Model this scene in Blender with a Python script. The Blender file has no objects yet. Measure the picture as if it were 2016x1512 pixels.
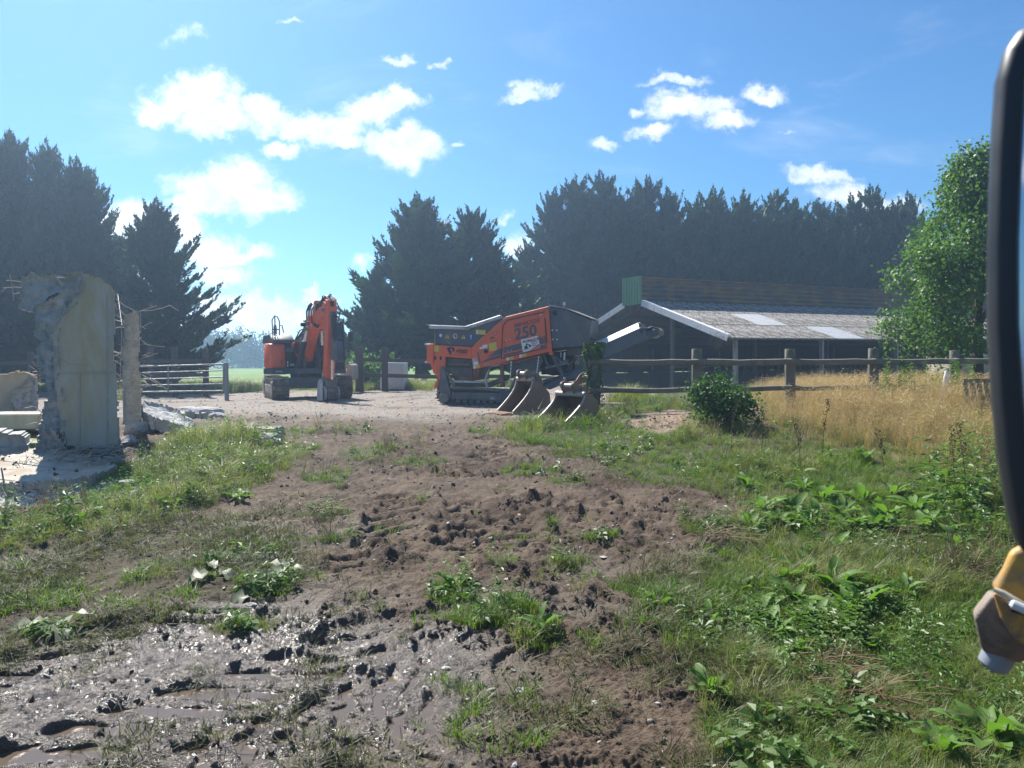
import bpy, bmesh, math, random
import numpy as np
from mathutils import Vector, Matrix, noise as mnoise
R = math.radians
random.seed(7)
rng = np.random.default_rng(7)
SC = bpy.context.scene
COL = SC.collection

# ------------------------------------------------------------------ camera
F_PX, CX, CY, HOR = 1500.0, 1008.0, 756.0, 709.0      # photo is 2016 x 1512
PITCH = math.atan((CY - HOR) / F_PX)
ROLL = R(0.5)
CAM_Z = 2.0
cam_d = bpy.data.cameras.new('camera')
cam = bpy.data.objects.new('camera', cam_d)
COL.objects.link(cam)
cam_d.sensor_width = 36.0
cam_d.lens = 36.0 * F_PX / 2016.0
cam_d.clip_start, cam_d.clip_end = 0.05, 4000
CAM_M = Matrix.Translation((0, 0, CAM_Z)) @ Matrix.Rotation(R(90) - PITCH, 4, 'X') @ Matrix.Rotation(-ROLL, 4, 'Z')
cam.matrix_world = CAM_M
cam_d.dof.use_dof = True
cam_d.dof.focus_distance = 16.0
cam_d.dof.aperture_fstop = 9.0
SC.camera = cam

# ------------------------------------------------------------------ sun and sky
SUN_AZ, SUN_EL = R(-31.0), R(46.0)                      # azimuth from +Y, negative = to the left
sun_dir = Vector((math.sin(SUN_AZ) * math.cos(SUN_EL), math.cos(SUN_AZ) * math.cos(SUN_EL), math.sin(SUN_EL)))
sl = bpy.data.lights.new('sun', 'SUN')
sl.energy, sl.angle, sl.color = 5.0, R(0.55), (1.0, 0.955, 0.89)
sun = bpy.data.objects.new('sun', sl)
COL.objects.link(sun)
sun.rotation_euler = sun_dir.to_track_quat('Z', 'Y').to_euler()

SC.view_settings.view_transform = 'Standard'
SC.view_settings.look = 'None'
SC.view_settings.gamma = 1.0
SC.view_settings.exposure = 1.1
SC.cycles.max_bounces = 6
SC.cycles.diffuse_bounces = 3
SC.cycles.glossy_bounces = 3
SC.cycles.transmission_bounces = 4
SC.cycles.transparent_max_bounces = 8
SC.cycles.volume_bounces = 1
SC.cycles.use_denoising = True
SC.cycles.sample_clamp_indirect = 6.0
SC.cycles.caustics_reflective = False
SC.cycles.caustics_refractive = False


class NT:
    """tiny node tree helper"""
    def __init__(s, tree):
        s.t = tree
        s.t.nodes.clear()

    def n(s, kind, props=None, **inp):
        nd = s.t.nodes.new(kind)
        for k, v in (props or {}).items():
            setattr(nd, k, v)
        for k, v in inp.items():
            s.set(nd, k, v)
        return nd

    def set(s, nd, key, v):
        if isinstance(key, str) and key[0] == 'i' and key[1:].isdigit():
            sock = nd.inputs[int(key[1:])]
        else:
            sock = nd.inputs[key.replace('_', ' ')]
        if isinstance(v, bpy.types.NodeSocket):
            s.t.links.new(v, sock)
        elif isinstance(v, bpy.types.Node):
            s.t.links.new(v.outputs[0], sock)
        else:
            if sock.type == 'RGBA' and hasattr(v, '__len__') and len(v) == 3:
                v = (*v, 1.0)
            sock.default_value = v

    def m(s, op, a, b=None, c=None, clamp=False):
        nd = s.t.nodes.new('ShaderNodeMath')
        nd.operation = op
        nd.use_clamp = clamp
        for i, v in enumerate((a, b, c)):
            if v is not None:
                s.set(nd, 'i%d' % i, v)
        return nd.outputs[0]

    def vm(s, op, a, b=None):
        nd = s.t.nodes.new('ShaderNodeVectorMath')
        nd.operation = op
        s.set(nd, 'i0', a)
        if b is not None:
            s.set(nd, 'i1', b)
        return nd

    def mix(s, f, a, b, blend='MIX'):
        nd = s.t.nodes.new('ShaderNodeMix')
        nd.data_type = 'RGBA'
        nd.blend_type = blend
        for sock, v in ((nd.inputs[0], f), (nd.inputs[6], a), (nd.inputs[7], b)):
            if isinstance(v, bpy.types.NodeSocket):
                s.t.links.new(v, sock)
            elif isinstance(v, bpy.types.Node):
                s.t.links.new(v.outputs[0], sock)
            else:
                if sock.type == 'RGBA' and len(v) == 3:
                    v = (*v, 1.0)
                sock.default_value = v
        return nd.outputs[2]

    def mapr(s, v, a, b, c=0.0, d=1.0, smooth=True):
        nd = s.t.nodes.new('ShaderNodeMapRange')
        nd.interpolation_type = 'SMOOTHSTEP' if smooth else 'LINEAR'
        for i, x in enumerate((v, a, b, c, d)):
            s.set(nd, 'i%d' % i, x)
        return nd.outputs[0]

    def noise(s, vec, scale, detail=4.0, rough=0.55, dist=0.0, dims='3D'):
        nd = s.t.nodes.new('ShaderNodeTexNoise')
        nd.noise_dimensions = dims
        s.t.links.new(vec if isinstance(vec, bpy.types.NodeSocket) else vec.outputs[0], nd.inputs['Vector'])
        nd.inputs['Scale'].default_value = scale
        nd.inputs['Detail'].default_value = detail
        nd.inputs['Roughness'].default_value = rough
        nd.inputs['Distortion'].default_value = dist
        return nd


W = bpy.data.worlds.new('World')
SC.world = W
W.use_nodes = True
nt = NT(W.node_tree)
sky = nt.n('ShaderNodeTexSky', dict(sky_type='NISHITA', sun_disc=False, sun_elevation=SUN_EL, sun_rotation=SUN_AZ,
                                    altitude=50.0, air_density=1.0, dust_density=0.5, ozone_density=4.0))
tc = nt.n('ShaderNodeTexCoord')
sep = nt.n('ShaderNodeSeparateXYZ', i0=tc.outputs['Generated'])
dx, dy, dz = sep.outputs
# clouds: directions on the sky as bearing / height tangents ahead of the yard
yy = nt.m('MAXIMUM', dy, 0.08)
u0 = nt.m('DIVIDE', dx, yy)
v0 = nt.m('DIVIDE', dz, yy)
uv = nt.n('ShaderNodeCombineXYZ', i0=u0, i1=v0, i2=0.0)
w1 = nt.noise(uv, 9.0, 5.0, 0.6)
w2 = nt.noise(uv, 34.0, 4.0, 0.62)
off1 = nt.vm('SCALE', nt.vm('SUBTRACT', w1.outputs['Color'], (0.5, 0.5, 0.5)))
off1.inputs['Scale'].default_value = 0.085
off2 = nt.vm('SCALE', nt.vm('SUBTRACT', w2.outputs['Color'], (0.5, 0.5, 0.5)))
off2.inputs['Scale'].default_value = 0.032
uvw = nt.vm('ADD', nt.vm('ADD', uv, off1.outputs[0]).outputs[0], off2.outputs[0])
CLOUDS = [  # photo x, y, half width, half height, strength
    (400, 192, 84, 42, 1), (335, 222, 52, 28, 1), (430, 240, 80, 34, 1), (530, 232, 62, 28, 1), (600, 245, 60, 26, .95),
    (735, 212, 70, 34, 1), (660, 250, 70, 34, 1), (800, 200, 50, 22, .95), (690, 280, 46, 22, .9), (800, 288, 84, 38, 1), (850, 275, 40, 20, .85),
    (562, 288, 40, 18, .85), (475, 350, 76, 48, 1), (420, 372, 78, 40, 1), (530, 390, 78, 42, 1), (390, 402, 66, 20, .95), (570, 405, 40, 26, 1),
    (255, 435, 70, 36, 1), (335, 452, 70, 44, 1), (420, 490, 78, 40, 1), (490, 498, 56, 20, .95), (440, 535, 70, 24, .85), (240, 500, 90, 60, .9),
    (470, 600, 110, 34, .95), (560, 616, 90, 24, .9), (430, 645, 130, 30, .75), (540, 655, 120, 24, .65), (620, 590, 60, 12, .6),
    (1360, 214, 88, 26, .95), (1430, 246, 60, 20, .85), (1290, 256, 50, 14, .75), (1500, 182, 52, 18, .9), (1190, 284, 36, 15, .85),
    (1040, 184, 64, 14, .72), (1330, 166, 60, 13, .68), (800, 126, 30, 12, .75), (872, 128, 16, 8, .6), (1266, 214, 18, 12, .7),
    (1615, 352, 76, 18, .8), (1690, 384, 95, 24, .85), (1760, 392, 60, 22, .8), (1030, 490, 50, 34, .9), (1000, 425, 30, 10, .55), (1556, 270, 26, 10, .5),
    (586, 52, 34, 8, .5), (720, 520, 26, 14, .6), (605, 575, 20, 8, .6), (380, 70, 40, 22, .5), (910, 294, 14, 8, .6), (150, 470, 90, 50, .7),
]
dens = None
for (px, py, rx, ry, st) in CLOUDS:
    cu, cv = (px - CX) / F_PX, (HOR - 0.0087 * (px - CX) * 1 - py) / F_PX
    k = nt.vm('MULTIPLY', nt.vm('SUBTRACT', uvw.outputs[0], (cu, cv, 0.0)).outputs[0], (F_PX / rx / 1.36, F_PX / ry / 1.42, 0.0))
    ln = nt.vm('LENGTH', k.outputs[0])
    e = nt.mapr(ln.outputs['Value'], 1.25, 0.0, 0.0, 1.0 * st, smooth=True)
    if dens is None:
        dens = e
    else:
        sm = nt.t.nodes.new('ShaderNodeMath')
        sm.operation = 'SMOOTH_MAX'
        nt.set(sm, 'i0', dens); nt.set(sm, 'i1', e); sm.inputs[2].default_value = 0.14
        dens = sm.outputs[0]
fine = nt.noise(uv, 42.0, 7.0, 0.68)
dens = nt.m('ADD', dens, nt.m('MULTIPLY', nt.m('MULTIPLY', nt.m('SUBTRACT', fine.outputs['Fac'], 0.5), nt.mapr(dens, 0.10, 0.38)), 1.1))
ahead = nt.mapr(dy, 0.3, 0.42)
cov_in = nt.m('MULTIPLY', nt.mapr(dens, 0.13, 1.0), ahead)
# the rest of the dome: the same kind of scattered fair weather cumulus
gen = nt.n('ShaderNodeCombineXYZ', i0=nt.m('DIVIDE', dx, nt.m('ADD', nt.m('ABSOLUTE', dz), 0.25)),
           i1=nt.m('DIVIDE', dy, nt.m('ADD', nt.m('ABSOLUTE', dz), 0.25)), i2=0.0)
g1 = nt.noise(gen, 1.9, 7.0, 0.58, 0.3)
cov_out = nt.m('MULTIPLY', nt.m('MULTIPLY', nt.mapr(g1.outputs['Fac'], 0.56, 0.70), nt.m('SUBTRACT', 1.0, ahead)), nt.mapr(dz, 0.02, 0.1))
# thin cirrus veil ahead
ci = nt.noise(nt.vm('MULTIPLY', uv, (2.2, 7.0, 1.0)).outputs[0], 1.6, 6.0, 0.6, 0.6)
cirr = nt.m('MULTIPLY', nt.mapr(ci.outputs['Fac'], 0.52, 0.85), nt.m('MULTIPLY', ahead, 0.22))
cov = nt.m('MAXIMUM', nt.m('MAXIMUM', cov_in, cov_out), cirr)
shade = nt.noise(uv, 22.0, 4.0, 0.55)
core = nt.m('MULTIPLY', nt.mapr(dens, 0.5, 1.0), nt.mapr(shade.outputs['Fac'], 0.34, 0.64))
ccol = nt.mix(core, (9.0, 9.15, 9.3), (5.6, 6.0, 6.5))
skyt = nt.mix(1.0, sky.outputs[0], (0.47, 0.77, 0.95), 'MULTIPLY')   # phone cameras render a clear sky this blue
skyc = nt.mix(cov, skyt, ccol)
bg = nt.n('ShaderNodeBackground', Color=skyc, Strength=0.070)
out = nt.n('ShaderNodeOutputWorld', Surface=bg.outputs[0])
W.cycles.sampling_method = 'MANUAL'
W.cycles.sample_map_resolution = 512
# ------------------------------------------------------------------ rays and points
CR = CAM_M.to_3x3()
CO = Vector((0, 0, CAM_Z))


def ray(px, py):
    return (CR @ Vector(((px - CX) / F_PX, (CY - py) / F_PX, -1.0))).normalized()


def at(px, py, Y):
    """point seen at a photo pixel, at distance Y ahead of the camera"""
    d = ray(px, py)
    return CO + d * (Y / d.y)


def plane_pt(px, py, q, nrm):
    d = ray(px, py)
    t = (Vector(q) - CO).dot(nrm) / d.dot(nrm)
    return CO + d * t


# ------------------------------------------------------------------ noise
def _hash(ix, iy, seed):
    h = (ix.astype(np.int64) * 374761393 + iy.astype(np.int64) * 668265263 + seed * 974711) & 0x7fffffff
    h = ((h ^ (h >> 13)) * 1274126177) & 0x7fffffff
    return ((h ^ (h >> 16)) & 0xffff) / 32767.5 - 1.0


def vn(x, y, seed=0):
    x = np.asarray(x, float); y = np.asarray(y, float)
    x0 = np.floor(x); y0 = np.floor(y)
    fx = x - x0; fy = y - y0
    fx = fx * fx * fx * (fx * (fx * 6 - 15) + 10); fy = fy * fy * fy * (fy * (fy * 6 - 15) + 10)
    a = _hash(x0, y0, seed); b = _hash(x0 + 1, y0, seed); c = _hash(x0, y0 + 1, seed); d = _hash(x0 + 1, y0 + 1, seed)
    return (a * (1 - fx) + b * fx) * (1 - fy) + (c * (1 - fx) + d * fx) * fy


def fbm(x, y, octs=4, seed=0, gain=0.5):
    s = 0; a = 1; t = 0
    x = np.asarray(x, float); y = np.asarray(y, float)
    for i in range(octs):
        s = s + a * vn(x * 2.03 ** i + i * 17.3, y * 2.03 ** i - i * 9.1, seed + i * 31)
        t += a; a *= gain
    return s / t


def sstep(a, b, x):
    t = np.clip((x - a) / (b - a), 0, 1)
    return t * t * (3 - 2 * t)


# ------------------------------------------------------------------ objects
def tag(o, label=None, cat=None, group=None, kind=None):
    if label: o['label'] = label
    if cat: o['category'] = cat
    if group: o['group'] = group
    if kind: o['kind'] = kind
    return o


def empty(name, loc, label, cat, group=None, rz=0.0):
    o = bpy.data.objects.new(name, None)
    o.empty_display_size = 0.3
    COL.objects.link(o)
    o.location = loc
    o.rotation_euler = (0, 0, rz)
    return tag(o, label, cat, group)


def link_mesh(name, me, mat=None, parent=None):
    if mat is not None and not me.materials:
        for m in (mat if isinstance(mat, (list, tuple)) else [mat]):
            me.materials.append(m)
    o = bpy.data.objects.new(name, me)
    COL.objects.link(o)
    if parent is not None:
        o.parent = parent
    return o


def np_mesh(name, verts, faces, smooth=False):
    """fast mesh from numpy verts (N,3) and faces (M,k)"""
    me = bpy.data.meshes.new(name)
    verts = np.asarray(verts, np.float32); faces = np.asarray(faces, np.int32)
    M, k = faces.shape
    me.vertices.add(len(verts)); me.vertices.foreach_set('co', verts.ravel())
    me.loops.add(M * k); me.loops.foreach_set('vertex_index', faces.ravel())
    me.polygons.add(M)
    me.polygons.foreach_set('loop_start', np.arange(0, M * k, k, dtype=np.int32))
    me.polygons.foreach_set('loop_total', np.full(M, k, np.int32))
    if smooth:
        me.polygons.foreach_set('use_smooth', np.ones(M, bool))
    me.update(calc_edges=True)
    return me


class MB:
    """collects shapes in world (or local) space; build() makes ONE mesh object"""
    def __init__(s):
        s.v = []; s.f = []

    def add(s, vs, fs):
        b = len(s.v)
        s.v.extend([tuple(v) for v in vs])
        s.f.extend([tuple(b + i for i in f) for f in fs])
        return s

    def box(s, c, size, rot=None, taper=1.0):
        hx, hy, hz = [k / 2 for k in size]
        vs = []
        for z, k in ((-hz, 1.0), (hz, taper)):
            for x, y in ((-hx, -hy), (hx, -hy), (hx, hy), (-hx, hy)):
                p = Vector((x * k, y * k, z))
                if rot is not None: p = rot @ p
                vs.append(Vector(c) + p)
        return s.add(vs, [(3, 2, 1, 0), (4, 5, 6, 7), (0, 1, 5, 4), (1, 2, 6, 5), (2, 3, 7, 6), (3, 0, 4, 7)])

    def bar(s, p, q, w, h, up=(0, 0, 1), w2=None, h2=None):
        p = Vector(p); q = Vector(q); d = (q - p).normalized()
        sd = d.cross(Vector(up))
        if sd.length < 1e-4: sd = d.cross(Vector((0, 1, 0)))
        sd.normalize(); u = sd.cross(d)
        w2 = w if w2 is None else w2; h2 = h if h2 is None else h2
        vs = [p + sd * a * w / 2 + u * b * h / 2 for a, b in ((-1, -1), (1, -1), (1, 1), (-1, 1))] + \
             [q + sd * a * w2 / 2 + u * b * h2 / 2 for a, b in ((-1, -1), (1, -1), (1, 1), (-1, 1))]
        return s.add(vs, [(0, 1, 2, 3), (7, 6, 5, 4), (4, 5, 1, 0), (5, 6, 2, 1), (6, 7, 3, 2), (7, 4, 0, 3)])

    def tube(s, pts, r, n=8, caps=True):
        pts = [Vector(p) for p in pts]
        rs = r if hasattr(r, '__len__') else [r] * len(pts)
        vs = []; fs = []
        ref = None
        for i, p in enumerate(pts):
            d = (pts[min(i + 1, len(pts) - 1)] - pts[max(i - 1, 0)])
            if d.length < 1e-9: d = Vector((0, 0, 1))
            d.normalize()
            if ref is None:
                ref = d.orthogonal().normalized()
            a = (ref - d * ref.dot(d))
            a = a.normalized() if a.length > 1e-5 else d.orthogonal().normalized()
            ref = a
            b = d.cross(a)
            for k in range(n):
                t = 2 * math.pi * k / n
                vs.append(p + (a * math.cos(t) + b * math.sin(t)) * rs[i])
        for i in range(len(pts) - 1):
            for k in range(n):
                fs.append((i * n + k, i * n + (k + 1) % n, (i + 1) * n + (k + 1) % n, (i + 1) * n + k))
        if caps:
            fs.append(tuple(range(n - 1, -1, -1)))
            fs.append(tuple((len(pts) - 1) * n + k for k in range(n)))
        return s.add(vs, fs)

    def cyl(s, c, axis, r, l, n=16, r2=None):
        a = Vector(axis).normalized() * l / 2
        return s.tube([Vector(c) - a, Vector(c) + a], [r, r if r2 is None else r2], n)

    def prism(s, poly, depth):
        """poly = list of 3D points (planar), depth = vector"""
        n = len(poly); d = Vector(depth)
        vs = [Vector(p) for p in poly] + [Vector(p) + d for p in poly]
        fs = [tuple(range(n - 1, -1, -1)), tuple(range(n, 2 * n))] + [(i, (i + 1) % n, n + (i + 1) % n, n + i) for i in range(n)]
        return s.add(vs, fs)

    def quad(s, a, b, c, d):
        return s.add([a, b, c, d], [(0, 1, 2, 3)])

    def mesh(s, name, bevel=0.0, smooth=None, org=None, segs=1):
        me = bpy.data.meshes.new(name)
        vs = s.v if org is None else [(v[0] - org[0], v[1] - org[1], v[2] - org[2]) for v in s.v]
        me.from_pydata(vs, [], s.f)
        bm = bmesh.new(); bm.from_mesh(me)
        bmesh.ops.recalc_face_normals(bm, faces=bm.faces)
        if bevel > 0:
            ed = [e for e in bm.edges if len(e.link_faces) == 2 and e.calc_face_angle(0) > 0.6]
            bmesh.ops.bevel(bm, geom=ed, offset=bevel, segments=segs, affect='EDGES', clamp_overlap=True, profile=0.5)
        bm.to_mesh(me); bm.free()
        if smooth is not None:
            me.polygons.foreach_set('use_smooth', [True] * len(me.polygons))
            me.set_sharp_from_angle(angle=R(smooth))
        return me

    def build(s, name, mat, parent=None, bevel=0.0, smooth=None, label=None, org='p', segs=1):
        if org == 'p':
            org = parent_world(parent) if parent is not None else None
        o = link_mesh(name, s.mesh(name, bevel, smooth, org, segs), mat, parent)
        if label: o['label'] = label
        return o


def parent_world(p):
    v = Vector((0, 0, 0))
    while p is not None:
        v += p.location
        p = p.parent
    return v


def copy_tree(src, loc=None, rz=None, parent=None, scale=None):
    c = src.copy()
    COL.objects.link(c)
    if parent is not None: c.parent = parent
    if loc is not None: c.location = loc
    if rz is not None: c.rotation_euler = (0, 0, rz)
    if scale is not None: c.scale = (scale,) * 3 if not hasattr(scale, '__len__') else scale
    for ch in src.children:
        copy_tree(ch, parent=c)
    return c


def rock_mesh(name, seed, sub=2, squash=(1, 1, 0.6), cuts=7, rough=0.08):
    r = random.Random(seed)
    bm = bmesh.new()
    bmesh.ops.create_icosphere(bm, subdivisions=sub, radius=1.0)
    pl = []
    for _ in range(cuts):
        n = Vector((r.gauss(0, 1), r.gauss(0, 1), r.gauss(0, 1))).normalized()
        pl.append((n, r.uniform(0.5, 0.85)))
    for v in bm.verts:
        for n, d in pl:
            k = v.co.dot(n)
            if k > d: v.co -= n * (k - d)
        v.co += v.co.normalized() * rough * mnoise.noise(v.co * 2.7 + Vector((seed, 0, 0)))
        v.co = Vector((v.co.x * squash[0], v.co.y * squash[1], v.co.z * squash[2]))
    me = bpy.data.meshes.new(name)
    bm.to_mesh(me); bm.free()
    return me


# ------------------------------------------------------------------ materials
def mat(name, col, rough=0.6, metal=0.0, var=0.18, scale=6.0, dirt=None, damt=0.35, dscale=3.0, bump=0.0, bscale=60.0,
        spec=0.5, stretch=(1, 1, 1), trans=0.0):
    m = bpy.data.materials.new(name)
    m.use_nodes = True
    t = NT(m.node_tree)
    tc = t.n('ShaderNodeTexCoord')
    vec = t.vm('MULTIPLY', tc.outputs['Object'], stretch).outputs[0]
    n1 = t.noise(vec, scale, 5.0, 0.6)
    c = t.mix(n1.outputs['Fac'], tuple(max(0, k * (1 - var * 1.6)) for k in col), tuple(min(1, k * (1 + var * 1.6)) for k in col))
    rr = t.mapr(n1.outputs['Fac'], 0.2, 0.8, max(0.02, rough - 0.1), min(1, rough + 0.1))
    if dirt is not None:
        n2 = t.noise(vec, dscale, 7.0, 0.68, 0.4)
        f = t.mapr(n2.outputs['Fac'], 0.62 - damt * 0.45, 0.80 - damt * 0.3, 0.0, 0.92)
        c = t.mix(f, c, dirt)
        rr = t.m('ADD', rr, t.m('MULTIPLY', f, 0.25), clamp=True)
    b = t.n('ShaderNodeBsdfPrincipled', Base_Color=c, Roughness=rr, Metallic=metal)
    b.inputs['Specular IOR Level'].default_value = spec
    if bump > 0:
        n3 = t.noise(vec, bscale, 5.0, 0.6)
        bp = t.n('ShaderNodeBump', Strength=bump, Distance=0.02, Height=n3.outputs['Fac'])
        t.set(b, 'Normal', bp)
    sh = b.outputs[0]
    if trans > 0:
        tr = t.n('ShaderNodeBsdfTranslucent', Color=t.mix(0.0, c, c))
        sh = t.n('ShaderNodeMixShader', i0=trans, i1=sh, i2=tr.outputs[0]).outputs[0]
    t.n('ShaderNodeOutputMaterial', Surface=sh)
    return m


def leaf_mat(name, c1, c2, rough=0.55, trans=0.3, tcol=None, scale=0.9, spec=0.3):
    """foliage: colour varies from clump to clump and leaf to leaf, light shines through"""
    m = bpy.data.materials.new(name)
    m.use_nodes = True
    t = NT(m.node_tree)
    tc = t.n('ShaderNodeTexCoord')
    gi = t.n('ShaderNodeNewGeometry')
    oi = t.n('ShaderNodeObjectInfo')
    n1 = t.noise(gi.outputs['Position'], scale, 3.0, 0.6)
    f = t.m('ADD', t.m('MULTIPLY', t.mapr(n1.outputs['Fac'], 0.3, 0.7), 0.55), t.m('MULTIPLY', gi.outputs['Random Per Island'], 0.45))
    f = t.m('ADD', t.m('MULTIPLY', f, 0.75), t.m('MULTIPLY', oi.outputs['Random'], 0.25))
    c = t.mix(f, c1, c2)
    b = t.n('ShaderNodeBsdfPrincipled', Base_Color=c, Roughness=rough)
    b.inputs['Specular IOR Level'].default_value = spec
    tr = t.n('ShaderNodeBsdfTranslucent', Color=t.mix(1.0, c, tcol or (1.3, 1.5, 0.6), 'MULTIPLY'))
    ms = t.n('ShaderNodeMixShader', i0=trans, i1=b.outputs[0], i2=tr.outputs[0])
    t.n('ShaderNodeOutputMaterial', Surface=ms.outputs[0])
    return m


def instancer(name, pts, rz, tilt, scl, protos, seed=0, width=None):
    """geometry-node scatter of small clump meshes on a point cloud; one object"""
    pts = np.asarray(pts, np.float32)
    n = len(pts)
    me = bpy.data.meshes.new(name)
    me.vertices.add(n)
    me.vertices.foreach_set('co', pts.ravel())
    def at_f(nm, arr):
        a = me.attributes.new(nm, 'FLOAT', 'POINT'); a.data.foreach_set('value', np.asarray(arr, np.float32))
    at_f('rz', rz); at_f('sc', scl)
    tl = np.asarray(tilt, np.float32)
    at_f('tx', tl[:, 0]); at_f('ty', tl[:, 1])
    a = me.attributes.new('ix', 'INT', 'POINT')
    a.data.foreach_set('value', np.random.default_rng(seed).integers(0, len(protos), n).astype(np.int32))
    col = bpy.data.collections.new(name + '_kinds')
    for p in protos: col.objects.link(p)
    ng = bpy.data.node_groups.new(name, 'GeometryNodeTree')
    ng.interface.new_socket('Geometry', in_out='INPUT', socket_type='NodeSocketGeometry')
    ng.interface.new_socket('Geometry', in_out='OUTPUT', socket_type='NodeSocketGeometry')
    L = ng.links.new
    gi = ng.nodes.new('NodeGroupInput'); go = ng.nodes.new('NodeGroupOutput')
    ci = ng.nodes.new('GeometryNodeCollectionInfo')
    ci.inputs['Collection'].default_value = col
    ci.inputs['Separate Children'].default_value = True
    ci.inputs['Reset Children'].default_value = True
    iop = ng.nodes.new('GeometryNodeInstanceOnPoints')
    iop.inputs['Pick Instance'].default_value = True
    def na(nm, ty='FLOAT'):
        x = ng.nodes.new('GeometryNodeInputNamedAttribute'); x.data_type = ty; x.inputs['Name'].default_value = nm
        return x.outputs['Attribute']
    cx = ng.nodes.new('ShaderNodeCombineXYZ')
    L(na('tx'), cx.inputs[0]); L(na('ty'), cx.inputs[1]); L(na('rz'), cx.inputs[2])
    L(gi.outputs[0], iop.inputs['Points']); L(ci.outputs[0], iop.inputs['Instance'])
    L(na('ix', 'INT'), iop.inputs['Instance Index'])
    L(cx.outputs[0], iop.inputs['Rotation']); L(na('sc'), iop.inputs['Scale'])
    L(iop.outputs[0], go.inputs[0])
    o = link_mesh(name, me)
    md = o.modifiers.new('scatter', 'NODES'); md.node_group = ng
    return o


def proto(name, me, m):
    if not me.materials:
        me.materials.append(m)
    return bpy.data.objects.new(name, me)


def text_mesh(body, size, extrude=0.002, shear=0.0, bold=0.0, align='LEFT'):
    cu = bpy.data.curves.new('lettering', 'FONT')
    cu.body = body; cu.size = size; cu.extrude = extrude; cu.shear = shear; cu.offset = bold
    cu.align_x = align; cu.resolution_u = 3
    o = bpy.data.objects.new('lettering', cu)
    COL.objects.link(o)
    bpy.context.view_layer.update()
    me = bpy.data.meshes.new_from_object(o.evaluated_get(bpy.context.evaluated_depsgraph_get()))
    bpy.data.objects.remove(o)
    me.name = 'lettering'
    return me
# ------------------------------------------------------------------ terrain
YARD = 0.78


def z_base(x, y):
    x = np.asarray(x, float); y = np.asarray(y, float)
    z = YARD * sstep(4.5, 17.0, y)
    z = z + 0.05 * fbm(x * 0.22, y * 0.22, 2, 5) * sstep(3, 8, y)
    z = z - 0.55 * sstep(26, 40, y) * sstep(2, 8, x)                 # yard falls slightly to the cattle shed
    z = z + 0.10 * sstep(2.5, 5.0, x - 0.25 * y) * (1 - sstep(16, 20, y))  # verge on the right stands a little proud
    return z


def zb(x, y):
    return float(z_base(x, y))


def ground_hit(px, py):
    d = ray(px, py)
    lo, hi = 1.0, 400.0
    t = 1.0
    p = CO.copy()
    while t < 400:
        p = CO + d * t
        if p.z < zb(p.x, p.y):
            break
        t *= 1.01
    a, b = t / 1.01, t
    for _ in range(20):
        mid = (a + b) / 2
        p = CO + d * mid
        if p.z < zb(p.x, p.y): b = mid
        else: a = mid
    return Vector((p.x, p.y, zb(p.x, p.y)))


def gpoly(pts):
    return np.array([ground_hit(*p)[:2] for p in pts])


def poly_sd(poly, X, Y):
    """signed distance to polygon, positive inside"""
    X = np.asarray(X, float); Y = np.asarray(Y, float)
    d2 = np.full(X.shape, 1e18); ins = np.zeros(X.shape, bool)
    n = len(poly)
    for i in range(n):
        ax, ay = poly[i]; bx, by = poly[(i + 1) % n]
        ex, ey = bx - ax, by - ay
        t = np.clip(((X - ax) * ex + (Y - ay) * ey) / (ex * ex + ey * ey + 1e-12), 0, 1)
        d2 = np.minimum(d2, (X - ax - t * ex) ** 2 + (Y - ay - t * ey) ** 2)
        c = ((ay > Y) != (by > Y))
        with np.errstate(divide='ignore', invalid='ignore'):
            c &= X < (bx - ax) * (Y - ay) / (by - ay + 1e-15) + ax
        ins ^= c
    return np.where(ins, 1, -1) * np.sqrt(d2)


G_RIGHT = gpoly([(985, 850), (1010, 835), (1080, 825), (1180, 812), (1240, 796), (1380, 806), (1500, 840), (1960, 800), (2400, 800), (2700, 1500), (2300, 2100), (1500, 2100),
                 (1425, 1512), (1400, 1400), (1370, 1320), (1345, 1230), (1345, 1150), (1450, 1090), (1480, 1035), (1420, 975),
                 (1330, 955), (1230, 940), (1180, 905), (1090, 885), (1010, 868)])
G_STRIP = gpoly([(1190, 800), (1230, 782), (1380, 772), (1460, 790), (1420, 812), (1260, 806)])
G_DRY = gpoly([(1470, 800), (1475, 770), (1560, 764), (1700, 762), (1960, 757), (2500, 752), (2500, 930), (1960, 985), (1880, 960), (1760, 918), (1620, 880), (1500, 850)])
G_LEFT = gpoly([(-300, 1060), (-60, 1030), (130, 1010), (215, 960), (250, 920), (300, 880), (370, 850), (450, 850), (545, 862), (565, 900), (535, 950), (440, 990), (300, 1015), (150, 1050), (-60, 1090), (-300, 1130)])
G_MASH = gpoly([(-300, 1090), (0, 1075), (300, 1020), (560, 1010), (640, 1060), (600, 1130), (470, 1170), (330, 1190), (220, 1235), (60, 1290), (-120, 1340), (-400, 1350)])
G_GATE = gpoly([(150, 800), (270, 778), (420, 776), (500, 772), (500, 764), (430, 762), (150, 764)])
G_BACK = gpoly([(690, 772), (760, 766), (845, 770), (850, 762), (690, 758)])
G_PIT = gpoly([(1230, 842), (1260, 818), (1330, 806), (1375, 818), (1385, 850), (1300, 858)])
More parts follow.
